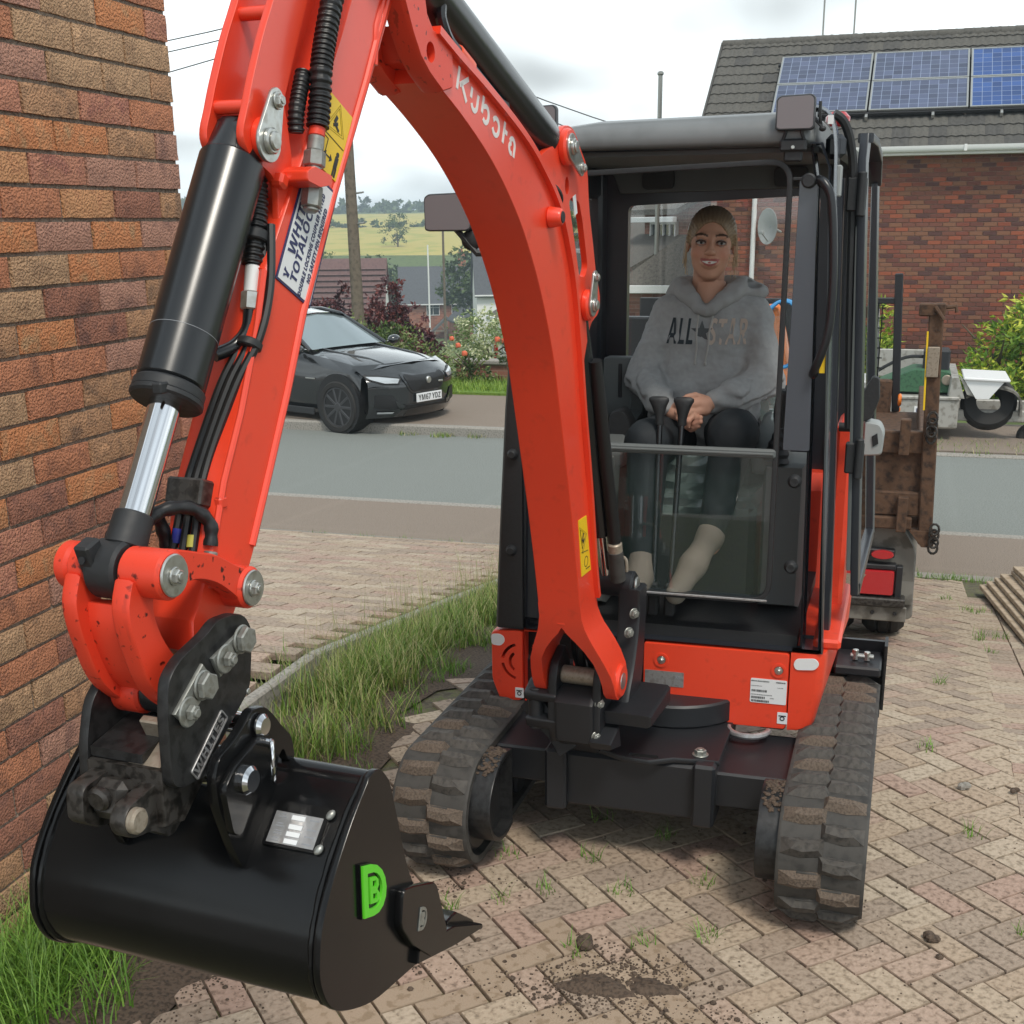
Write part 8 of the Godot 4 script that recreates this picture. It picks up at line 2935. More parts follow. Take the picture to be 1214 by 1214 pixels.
func van() -> void:
	var c := thing("white_van", "white van with an orange roof beacon parked behind the garden wall", "van", Vector3(-6.95, -1.75, -22.3), -0.3)
	var b := Mb.new()
	b.t = Transform3D(Basis(), Vector3.ZERO)
	b.prism(rounded(V2([-0.82, 0.3, 0.82, 0.3, 0.84, 0.9, 0.74, 1.55, 0.6, 1.66, -0.6, 1.66, -0.74, 1.55, -0.84, 0.9]), 0.08), -3.4, 0.0, 0.05)
	part("body", b, mats.white_paint, c, 40)
	b = Mb.new()
	b.prism(rounded(V2([-0.64, 0.8, 0.64, 0.8, 0.56, 1.42, 0.42, 1.5, -0.42, 1.5, -0.56, 1.42]), 0.1), -0.005, 0.008, 0.004, [rounded(V2([-0.61, 0.83, 0.61, 0.83, 0.53, 1.4, 0.4, 1.47, -0.4, 1.47, -0.53, 1.4]), 0.1)])
	part("door_pressing", b, mats.light_grey_plastic, c)
	for s: float in [-1.0, 1.0]:
		b = Mb.new()
		b.box(Vector3(s * 0.77, 0.86, 0.0), Vector3(0.1, 0.34, 0.05), 0.015)
		part("tail_lamp", b, mats.lamp_red, c)
	b = Mb.new()
	b.cyl(Vector3(-0.28, 1.66, -0.25), Vector3(-0.28, 1.74, -0.25), 0.13, 14, 0.03)
	part("beacon", b, mats.lamp_orange, c)
	var w := thing("garden_wall", "low brick garden wall with flat stone coping behind the lawn", "wall", Vector3(-6.1, -0.8, -15.75))
	b = Mb.new()
	b.box(Vector3(1.6, 0.2, 0), Vector3(3.2, 0.4, 0.22))
	part("brickwork", b, mats.terrace_brick, w)
	b = Mb.new()
	b.box(Vector3(1.6, 0.43, 0), Vector3(3.3, 0.07, 0.3), 0.015)
	part("coping", b, mats.kerb_stone, w)

func truck() -> void:
	var rust := mat("rusty_steel", Vector3(0.11, 0.06, 0.035), 0.8, 0.2, {"tex": grain(0.02, 51, [Vector3(0.4, 0.45, 0.55), Vector3(0.8, 0.8, 0.82), Vector3(1.1, 1.1, 1.1), Vector3(1.7, 1.6, 1.4)], [0.15, 0.4, 0.65, 0.95], 512, 6), "scale": 2.2, "bump": bump(0.05, 52, 2.0, 256, 4), "nscale": 0.5})
	var dusty := mat("dusty_grey", Vector3(0.17, 0.16, 0.14), 0.7, 0.0, {"tex": grain(0.01, 53, [Vector3(0.5, 0.48, 0.45), Vector3(1, 1, 1), Vector3(1.4, 1.35, 1.25)], [0.25, 0.5, 0.85], 512, 5), "scale": 1.5})
	var c := thing("tipper_truck", "small tipper truck with rusty tailboard and twin rear wheels behind the excavator", "truck")
	var b := Mb.new()
	# tailboard: rails and a sunk panel
	b.box(Vector3(-0.13, 0.74, -2.95), Vector3(1.72, 0.1, 0.05), 0.006)
	b.box(Vector3(-0.13, 0.46, -2.95), Vector3(1.72, 0.11, 0.05), 0.006)
	b.box(Vector3(-0.13, 0.6, -2.965), Vector3(1.72, 0.2, 0.02))
	part("tailboard", b, rust, c)
	b = Mb.new()
	b.box(Vector3(-0.16, 0.375, -2.93), Vector3(1.7, 0.055, 0.06), 0.006)
	part("rear_beam", b, rust, c)
	b = Mb.new()
	b.box(Vector3(0.735, 0.81, -2.94), Vector3(0.062, 1.06, 0.06), 0.006, Basis(Vector3.BACK, 0.035))
	part("corner_post", b, rust, c)
	for x: float in [0.63, 0.645]:
		b = Mb.new()
		b.box(Vector3(x, 0.77 if x < 0.64 else 0.42, -2.9), Vector3(0.045, 0.16, 0.05), 0.004)
		part("hinge_strap", b, rust, c)
	b = Mb.new()
	b.box(Vector3(0.7, 1.32, -2.93), Vector3(0.11, 0.055, 0.05), 0.006)
	b.tube([Vector3(0.71, 1.335, -2.9), Vector3(0.75, 1.28, -2.89)], 0.009, 6)
	b.tube([Vector3(0.75, 1.33, -2.92), Vector3(0.795, 1.335, -2.92), Vector3(0.8, 1.31, -2.92)], 0.009, 6)
	part("latch_peg", b, rust, c)
	for q: Array in [[0.74, 0.86], [0.79, 0.36]]:
		b = Mb.new()
		for k in 4:
			var ring: Array = []
			for j in 11: ring.append(Vector3(q[0] + cos(TAU * j / 10) * 0.02, q[1] - k * 0.03 + sin(TAU * j / 10) * 0.025, -2.895 + (0.012 if k % 2 == 0 else 0.0)))
			b.tube(ring, 0.006, 5)
		part("latch_chain", b, mats.coupler_worn, c)
	b = Mb.new()
	b.prism(V2([0.68, 0.345, 0.8, 0.345, 0.79, 0.27, 0.74, 0.27]), -2.97, -2.9, 0.004)
	part("corner_bracket", b, rust, c)
	b = Mb.new()
	b.box(Vector3(0.72, 1.1, -2.9), Vector3(0.05, 0.13, 0.02), 0.003)
	part("worn_label", b, mats.dull_pin, c)
	b = Mb.new()
	b.box(Vector3(0.694, 1.06, -2.9), Vector3(0.008, 0.34, 0.005), 0.001, Basis(Vector3.BACK, 0.035))
	part("yellow_strap", b, mats.yellow_label, c)
	b = Mb.new()
	b.box(Vector3(-0.13, 0.36, -4.7), Vector3(1.72, 0.05, 3.4), 0.01)
	part("bed", b, rust, c)
	for s: float in [-1.0, 1.0]:
		b = Mb.new()
		b.box(Vector3(-0.13 + s * 0.86, 0.46, -4.7), Vector3(0.04, 0.22, 3.4), 0.006)
		part("dropside", b, rust, c)
	# headboard with ladder rack and mesh
	b = Mb.new()
	b.box(Vector3(-0.45, 0.78, -6.42), Vector3(1.7, 0.76, 0.05), 0.006)
	part("headboard", b, mats.frame_black, c)
	b = Mb.new()
	b.box(Vector3(0.54, 0.86, -6.4), Vector3(0.055, 0.95, 0.05), 0.006, Basis(Vector3.BACK, 0.05))
	b.box(Vector3(0.3, 1.15, -6.4), Vector3(0.5, 0.04, 0.04), 0.005)
	part("ladder_rack", b, mats.frame_black, c)
	b = Mb.new()
	b.box(Vector3(0.41, 0.47, -6.38), Vector3(0.24, 0.28, 0.1), 0.01)
	part("tool_box", b, rust, c)
	b = Mb.new()
	b.cyl(Vector3(0.575, 0.48, -6.3), Vector3(0.6, 0.48, -6.3), 0.045, 14, 0.008)
	part("side_marker", b, mats.lamp_orange, c)
	b = Mb.new()
	b.prism(V2([0.3, 0.56, 0.43, 0.56, 0.4, 1.08, 0.3, 1.12]), -6.6, -6.58)
	part("cab_window_panel", b, mats.white_paint, c)
	b = Mb.new()
	for k in 8: b.box(Vector3(0.36, 0.6 + k * 0.07, -6.57), Vector3(0.16, 0.008, 0.008))
	for k in 3: b.box(Vector3(0.33 + k * 0.045, 0.84, -6.572), Vector3(0.008, 0.54, 0.008))
	part("guard_mesh", b, mats.print_black, c)
	b = Mb.new()
	b.box(Vector3(-0.35, 0.0, -7.4), Vector3(1.3, 1.1, 1.5), 0.12)
	part("cab", b, mats.white_paint, c)
	# chassis end, lamps and mudguard
	b = Mb.new()
	yz(b)
	var arc := PackedVector2Array()
	for k in 13: arc.push_back(Vector2(-3.35 + cos(PI * k / 12) * 0.4, -0.02 + sin(PI * k / 12) * 0.36))
	for k in range(12, -1, -1): arc.push_back(Vector2(-3.35 + cos(PI * k / 12) * 0.38, -0.02 + sin(PI * k / 12) * 0.34))
	b.prism(arc, -0.725, -0.2, 0.004)
	part("mudguard", b, dusty, c)
	b = Mb.new()
	b.prism(rounded(V2([0.2, 0.34, 0.66, 0.34, 0.72, 0.24, 0.73, -0.1, 0.2, -0.1]), 0.03), -3.0, -2.97, 0.01)
	part("mud_flap", b, dusty, c)
	b = Mb.new()
	b.box(Vector3(0.3, 0.235, -2.94), Vector3(0.66, 0.035, 0.05), 0.005, Basis(Vector3.BACK, -0.03))
	b.box(Vector3(0.3, 0.165, -2.93), Vector3(0.68, 0.025, 0.06), 0.005)
	b.box(Vector3(0.655, 0.09, -2.93), Vector3(0.03, 0.16, 0.05), 0.004)
	part("lamp_bar", b, mats.frame_black, c)
	b = Mb.new()
	b.t = Transform3D(Basis(), Vector3(0.575, 0.225, -2.9))
	b.prism(circle2(Vector2.ZERO, 0.05, 20, 0.02), -0.02, 0.012, 0.004)
	part("marker_lamp", b, mats.lamp_red, c)
	b = Mb.new()
	b.prism(rect2(0.3, 0.035, 0.635, 0.15, 0.012), -2.93, -2.885, 0.006)
	part("rear_lamp", b, mats.lamp_red, c)
	b = Mb.new()
	b.prism(V2([0.34, 0.05, 0.46, 0.05, 0.51, 0.13, 0.34, 0.13]), -2.886, -2.882, 0.001)
	part("reverse_lens", b, mats.dull_pin, c)
	b = Mb.new()
	b.box(Vector3(0.3, 0.005, -2.91), Vector3(0.78, 0.04, 0.09), 0.006)
	part("step_bar", b, mats.coupler_worn, c)
	b = Mb.new()
	b.box(Vector3(0.3, -0.055, -2.9), Vector3(0.8, 0.07, 0.02), 0.004)
	part("rear_plate", b, dusty, c)
	for x: float in [0.43, 0.55, 0.65]:
		b = Mb.new()
		b.cyl(Vector3(x, -0.05, -2.89), Vector3(x, -0.05, -2.884), 0.009, 8, 0.002)
		part("bolt", b, mats.print_black, c)
	for x: float in [0.7, 0.46, -0.72, -0.5]:
		b = Mb.new()
		b.lathe([Vector2(0.16, 0), Vector2(0.26, 0), Vector2(0.29, 0.03), Vector2(0.3, 0.06), Vector2(0.292, 0.065), Vector2(0.292, 0.075), Vector2(0.3, 0.08), Vector2(0.3, 0.12), Vector2(0.292, 0.125), Vector2(0.292, 0.135), Vector2(0.3, 0.14), Vector2(0.29, 0.17), Vector2(0.26, 0.2), Vector2(0.16, 0.2)], Transform3D(Basis(Vector3(0, 0, 1), Vector3(1, 0, 0), Vector3(0, 1, 0)), Vector3(x - 0.2, 0.02, -3.35)), 36)
		part("rear_wheel", b, mats.tyre, c, 25)
	for s: float in [-1.0, 1.0]:
		var fw := bin(c, "front_wheel", Vector3(-0.13, 0, 0))
		fw.rotation.y = s * PI / 2
		wheel(fw, Vector3(-7.2 * -s, -0.37, 0.84), 0.3, 0.2, 6, mats.dull_pin, "tyre")
	# load seen through the excavator's cab
	var l := thing("orange_machine_arm", "orange steel arm with a bolt standing on the truck behind the operator's shoulder", "machine part", Vector3(-0.83, 0.36, -5.2))
	b = Mb.new()
	b.prism(rounded(V2([-0.07, 0.15, 0.03, 0.15, 0.1, 0.78, -0.02, 0.78]), 0.04), -0.05, 0.05, 0.008)
	part("arm", b, mats.orange_plastic, l)
	b = Mb.new()
	bolt_head(b, Vector3(0.0, 0.3, 0.05), Vector3.BACK, 0.02, 0.03)
	part("bolt", b, mats.print_black, l)
	b = Mb.new()
	b.box(Vector3(-0.2, 0.3, -0.03), Vector3(0.3, 0.9, 0.1), 0.01)
	part("frame", b, mats.frame_black, l)
	var h := thing("blue_hose_coil", "coil of bright blue hose on the truck behind the seat", "hose", Vector3(-0.12, 0.93, -5.0))
	for k in 9:
		b = Mb.new()
		var pts: Array = []
		for j in 21:
			var a := TAU * j / 20
			pts.append(Vector3(cos(a) * (0.13 + 0.012 * sin(k * 2.1)), sin(a) * 0.2 + 0.1, (k - 4) * 0.017 + 0.02 * sin(a * 2.0 + k)))
		b.tube(pts, 0.009, 6)
		part("hose_turn", b, mat("blue_hose", Vector3(0.04, 0.28, 0.6), 0.35), h)
	var oc := thing("orange_cone", "orange cone tip beside the blue hose on the truck", "cone", Vector3(-0.2, 0.72, -5.15))
	b = Mb.new()
	b.lathe([Vector2(0.16, 0), Vector2(0.09, 0.3), Vector2(0.05, 0.46), Vector2(0.03, 0.48), Vector2(0, 0.48)], Transform3D(), 18)
	part("cone", b, mats.lamp_orange, oc)

func trailer() -> void:
	var alu := mat("galvanised", Vector3(0.4, 0.39, 0.36), 0.5, 0.3, {"tex": grain(0.02, 57, [Vector3(0.6, 0.58, 0.55), Vector3(1, 1, 1), Vector3(1.2, 1.2, 1.2)], [0.2, 0.5, 0.85], 512, 5), "scale": 0.9})
	var t := thing("plant_trailer", "galvanised plant trailer with spare wheel and drawbar parked across the road", "trailer", Vector3(0.0, -0.9, -13.0))
	var b := Mb.new()
	b.box(Vector3(0.1, 0.44, 0), Vector3(2.25, 0.34, 1.5), 0.02)
	b.box(Vector3(0.1, 0.62, 0.74), Vector3(2.25, 0.04, 0.06), 0.01)
	part("bed", b, alu, t)
	b = Mb.new()
	b.box(Vector3(0.0, 0.86, -0.7), Vector3(2.2, 0.34, 0.04), 0.01)
	part("back_board", b, alu, t)
	b = Mb.new()
	b.prism(V2([1.1, 0.62, 1.28, 0.62, 1.2, 0.86, 1.12, 0.86]), -0.75, 0.75, 0.01)
	b.prism(V2([1.2, 0.88, 1.3, 0.78, 1.38, 0.64, 1.3, 0.66]), 0.6, 0.7, 0.01)
	part("end_post", b, alu, t)
	b = Mb.new()
	b.box(Vector3(1.5, 0.84, 0.3), Vector3(0.5, 0.03, 0.9), 0.008, Basis(Vector3.BACK, -0.03))
	b.prism(V2([1.26, 0.83, 1.7, 0.83, 1.54, 0.62, 1.4, 0.62]), 0.68, 0.72, 0.004)
	part("ramp_flap", b, mats.white_paint, t)
	b = Mb.new()
	b.box(Vector3(1.85, 0.4, 0.45), Vector3(1.5, 0.13, 0.1), 0.01)
	b.box(Vector3(1.85, 0.4, -0.45), Vector3(1.5, 0.13, 0.1), 0.01)
	part("drawbar", b, alu, t)
	b = Mb.new()
	b.lathe([Vector2(0.14, 0), Vector2(0.27, 0), Vector2(0.31, 0.05), Vector2(0.31, 0.15), Vector2(0.27, 0.2), Vector2(0.14, 0.2)], Transform3D(Basis(Vector3(1, 0, 0), Vector3(0, 0.35, 0.94), Vector3(0, -0.94, 0.35)), Vector3(1.56, 0.5, 0.3)), 30)
	part("spare_wheel", b, mats.tyre, t)
	b = Mb.new()
	b.sweep(smooth([Vector3(1.3, 0.62, 0.55), Vector3(1.5, 0.74, 0.55), Vector3(1.75, 0.72, 0.55), Vector3(1.88, 0.62, 0.55), Vector3(1.9, 0.42, 0.55)], 4), rect2(-0.12, -0.012, 0.12, 0.012), Vector3.UP)
	part("wheel_guard", b, mats.dusty_grey, t)
	b = Mb.new()
	b.cyl(Vector3(2.05, 0.16, 0.3), Vector3(2.05, 0.16, 0.42), 0.15, 24, 0.03)
	part("jockey_wheel", b, mats.tyre, t)
	b = Mb.new()
	b.cyl(Vector3(2.05, 0.16, 0.36), Vector3(2.05, 0.6, 0.36), 0.03, 10)
	part("jockey_leg", b, alu, t)
	b = Mb.new()
	b.cyl(Vector3(0.55, 0.48, 0.752), Vector3(0.55, 0.48, 0.765), 0.04, 14, 0.005)
	part("side_marker", b, mats.lamp_orange, t)
	b = Mb.new()
	b.box(Vector3(0.84, 0.42, 0.755), Vector3(0.2, 0.2, 0.012), 0.002)
	part("notice", b, mats.white_label, t)
	b = Mb.new()
	b.box(Vector3(0.84, 0.48, 0.763), Vector3(0.15, 0.04, 0.004))
	b.box(Vector3(0.84, 0.4, 0.763), Vector3(0.12, 0.03, 0.004))
	part("notice_print", b, mats.print_navy, t)
	var g := thing("green_machine", "green painted machine lying in the trailer bed", "machine", Vector3(0.7, -0.27, -12.9))
	b = Mb.new()
	b.prism(rounded(V2([-0.5, 0, 0.45, 0, 0.42, 0.26, 0.0, 0.28, -0.45, 0.08]), 0.05), -0.3, 0.3, 0.03)
	part("body", b, mat("worn_green", Vector3(0.04, 0.12, 0.06), 0.6, 0.0, {"tex": grain(0.02, 59, [Vector3(0.5, 0.5, 0.5), Vector3(1, 1, 1), Vector3(2.2, 1.2, 0.9)], [0.2, 0.5, 0.9]), "scale": 2.0}), g)
	b = Mb.new()
	b.box(Vector3(0.25, 0.36, 0.0), Vector3(0.3, 0.26, 0.4), 0.02)
	part("engine", b, mats.frame_black, g)
	b = Mb.new()
	b.cyl(Vector3(0.38, 0.16, 0.3), Vector3(0.38, 0.16, 0.34), 0.06, 14, 0.01)
	part("pulley", b, mats.dull_pin, g)
	b = Mb.new()
	b.tube(smooth([Vector3(-0.7, 0.0, 0.3), Vector3(-0.4, 0.25, 0.3), Vector3(-0.1, 0.4, 0.2), Vector3(0.15, 0.4, 0.1)], 4), 0.02, 7)
	part("handle", b, mats.hose, g)

func boards() -> void:
	var wood := mat("pale_board", Vector3(0.46, 0.36, 0.26), 0.85, 0.0, {"tex": grain(0.012, 58, [Vector3(0.7, 0.66, 0.6), Vector3(1, 1, 1), Vector3(1.25, 1.25, 1.25)], [0.2, 0.5, 0.85], 512, 5), "scale": 1.6, "bump": bump(0.12, 60, 1.5, 256, 3), "nscale": 0.4})
	var names := ["lowest pale board of the stepped stack at the drive's right edge", "second board from the ground in the stepped stack on the right", "third board from the ground in the stepped stack on the right", "fourth board from the ground in the stepped stack on the right", "fifth board from the ground, just under the top board on the right", "topmost pale board of the stepped stack on the right"]
	var a := Vector3(1.15, -0.475, -4.95)
	var dir := Vector3(0.1, 0.22, 1.78).normalized()
	var bs := Basis(dir.cross(Vector3.UP).normalized() * -1.0, Vector3.UP, dir)
	bs = Basis(Vector3.UP.cross(dir).normalized(), dir.cross(Vector3.UP.cross(dir).normalized()).normalized(), dir)
	var r := RandomNumberGenerator.new()
	r.seed = 6
	for k in 6:
		var b := Mb.new()
		b.box(Vector3(0.3, 0, 0), Vector3(0.6, 0.026, 2.4), 0.003)
		var o := part("board", b, wood, self)
		tag(o, names[k], "board", "boards stacked at the edge of the drive")
		o.transform = Transform3D(bs * Basis(Vector3.UP, r.randf_range(-0.012, 0.012)), a + bs * Vector3(k * 0.034 + r.randf_range(-0.006, 0.006), 0.014 + k * 0.0285, 1.2 + k * 0.03))

func poles() -> void:
	var wood := mat("pole_wood", Vector3(0.16, 0.13, 0.1), 0.9, 0.0, {"tex": grain(0.03, 54, [Vector3(0.6, 0.6, 0.6), Vector3(1, 1, 1), Vector3(1.3, 1.3, 1.3)], [0.2, 0.5, 0.85]), "scale": 0.6})
	var p := thing("utility_pole", "tall grey wooden utility pole behind the parked black car", "pole", Vector3(-9.62, -1.5, -19.9))
	var b := Mb.new()
	b.cyl(Vector3.ZERO, Vector3(-0.12, 7.4, 0), 0.13, 12, 0.0, 0.085)
	part("pole", b, wood, p)
	b = Mb.new()
	for y: float in [3.2, 3.75]: b.cyl(Vector3(0, y, 0), Vector3(0.22, y + 0.02, 0.05), 0.018, 6)
	part("step_peg", b, mats.bolt_dull, p)
	var ww := mat("wire_black", Vector3(0.05, 0.05, 0.055), 0.6)
	var ends := [[Vector3(-9.74, 5.4, -19.9), Vector3(3.0, 2.4, -30.0), "overhead wire sagging right from the utility pole, upper of two"], [Vector3(-9.74, 5.2, -19.9), Vector3(2.0, 2.0, -31.0), "overhead wire sagging right from the utility pole, lower of two"], [Vector3(-9.74, 5.6, -19.9), Vector3(-30, 5.0, -17.0), "overhead wire running left from the utility pole, highest"], [Vector3(-9.74, 5.45, -19.9), Vector3(-30, 4.7, -17.5), "overhead wire running left from the utility pole, second"], [Vector3(-9.74, 5.3, -19.9), Vector3(-30, 3.6, -18.5), "overhead wire running left from the utility pole, lowest"]]
	for e: Array in ends:
		b = Mb.new()
		var pts: Array = []
		for k in 17:
			var f := k / 16.0
			pts.append(e[0].lerp(e[1], f) - Vector3(0, 4.0 * 0.9 * f * (1 - f), 0))
		b.tube(pts, 0.011, 5)
		tag(part("overhead_wire", b, ww, self), e[2], "wire", "overhead wires")
	for q: Array in [["street_pole", "slim white post in the village beside the brick cottage", Vector3(-28.6, -6.2, -73.0), 6.6, 0.06, mats.white_paint], ["telegraph_pole", "grey wooden telegraph pole in the village right of the cottage", Vector3(-27.0, -6.2, -71.5), 8.0, 0.09, wood]]:
		var o := thing(q[0], q[1], "pole", q[2])
		b = Mb.new()
		b.cyl(Vector3.ZERO, Vector3(0, q[3], 0), q[4], 8, 0.0, q[4] * 0.75)
		part("shaft", b, q[5], o)

func soil_bits() -> void:
	# loose earth spilled over the blocks in front, clods and stones
	var r := RandomNumberGenerator.new()
	r.seed = 44
	var b := Mb.new()
	b.ball(Vector3.ZERO, Vector3(1, 0.7, 1), 6, 4)
	var crumb := b.mesh(0)
	var xfs: Array = []
	for q: Array in [[0.1, 0.36, 0.16, 0.1, 700], [0.02, 0.48, 0.2, 0.08, 600], [0.3, 0.52, 0.2, 0.1, 500], [-0.62, 0.42, 0.3, 0.12, 900], [-0.95, 0.62, 0.2, 0.25, 900], [-0.5, 0.1, 0.22, 0.12, 350], [0.3, 0.0, 0.5, 0.4, 160], [0.75, 0.2, 0.3, 0.25, 90], [0.1, -0.3, 0.4, 0.3, 60], [0.95, -0.6, 0.2, 0.5, 40], [-0.85, -0.2, 0.14, 0.5, 500]]:
		for k in int(q[4]):
			var p := Vector3(q[0] + r.randfn() * q[2] * 0.6, 0, q[1] + r.randfn() * q[3] * 0.6)
			var s := r.randf_range(0.001, 0.0036) * (1.0 if r.randf() < 0.94 else 2.4)
			xfs.append(Transform3D(Basis(Vector3.UP, r.randf() * TAU) * Basis.from_scale(Vector3(s, s * 0.8, s)), Vector3(p.x, ground_y(p.z) + s * 0.2, p.z)))
	many("loose_soil", crumb, mats.soil, xfs)
	# thin spread of earth that hides the joints
	for q: Array in [[0.04, 0.43, 0.1, 0.05], [0.16, 0.4, 0.07, 0.04], [-0.72, 0.5, 0.2, 0.1], [-1.02, 0.55, 0.24, 0.42], [-1.1, -0.5, 0.16, 0.7], [-1.2, -1.9, 0.3, 1.3]]:
		var m := Mb.new()
		var rows: Array = []
		for i in 5:
			var row := PackedVector3Array()
			for k in 20:
				var a := TAU * k / 20
				var f := i / 4.0
				var d := f * (1.0 + 0.18 * sin(a * 3.0 + q[0] * 9.0) + 0.1 * sin(a * 7.0))
				var x: float = q[0] + cos(a) * q[2] * d
				var z: float = q[1] + sin(a) * q[3] * d
				row.push_back(Vector3(x, ground_y(z) + 0.012 * (1.0 - f * f) - 0.004 * f + r.randf_range(-0.001, 0.002), z))
			rows.append(row)
		rows.reverse()
		m.skin(rows, true)
		var o := part("soil_patch", m, mats.soil, self, 60)
		o.set_meta("kind", "stuff")
	var names := ["dark clod of earth on the blocks in front of the excavator", "dark clod of earth right of the excavator's right track", "grey stone on the drive right of the right track", "small dark stone near the photo's right edge", "small stone just below the clod on the right"]
	var spots := [[Vector3(-0.02, 0.012, 0.28), 0.026], [Vector3(0.785, 0.01, 0.01), 0.02], [Vector3(0.88, 0.012, -0.9), 0.022], [Vector3(1.03, 0.01, -0.92), 0.013], [Vector3(0.8, 0.005, 0.09), 0.01]]
	for i in 5:
		var m := Mb.new()
		for k in 4:
			var s: float = spots[i][1]
			m.ball(Vector3(r.randf_range(-1, 1), r.randf_range(-0.2, 0.3), r.randf_range(-1, 1)) * s * 0.6, Vector3(r.randf_range(0.5, 0.9), r.randf_range(0.4, 0.7), r.randf_range(0.5, 0.9)) * s, 7, 5)
		var o := part("clod" if i < 2 else "stone", m, mats.soil if i != 2 else mats.kerb_stone, self, 20)
		o.position = spots[i][0]
		tag(o, names[i], "clod" if i < 2 else "stone")

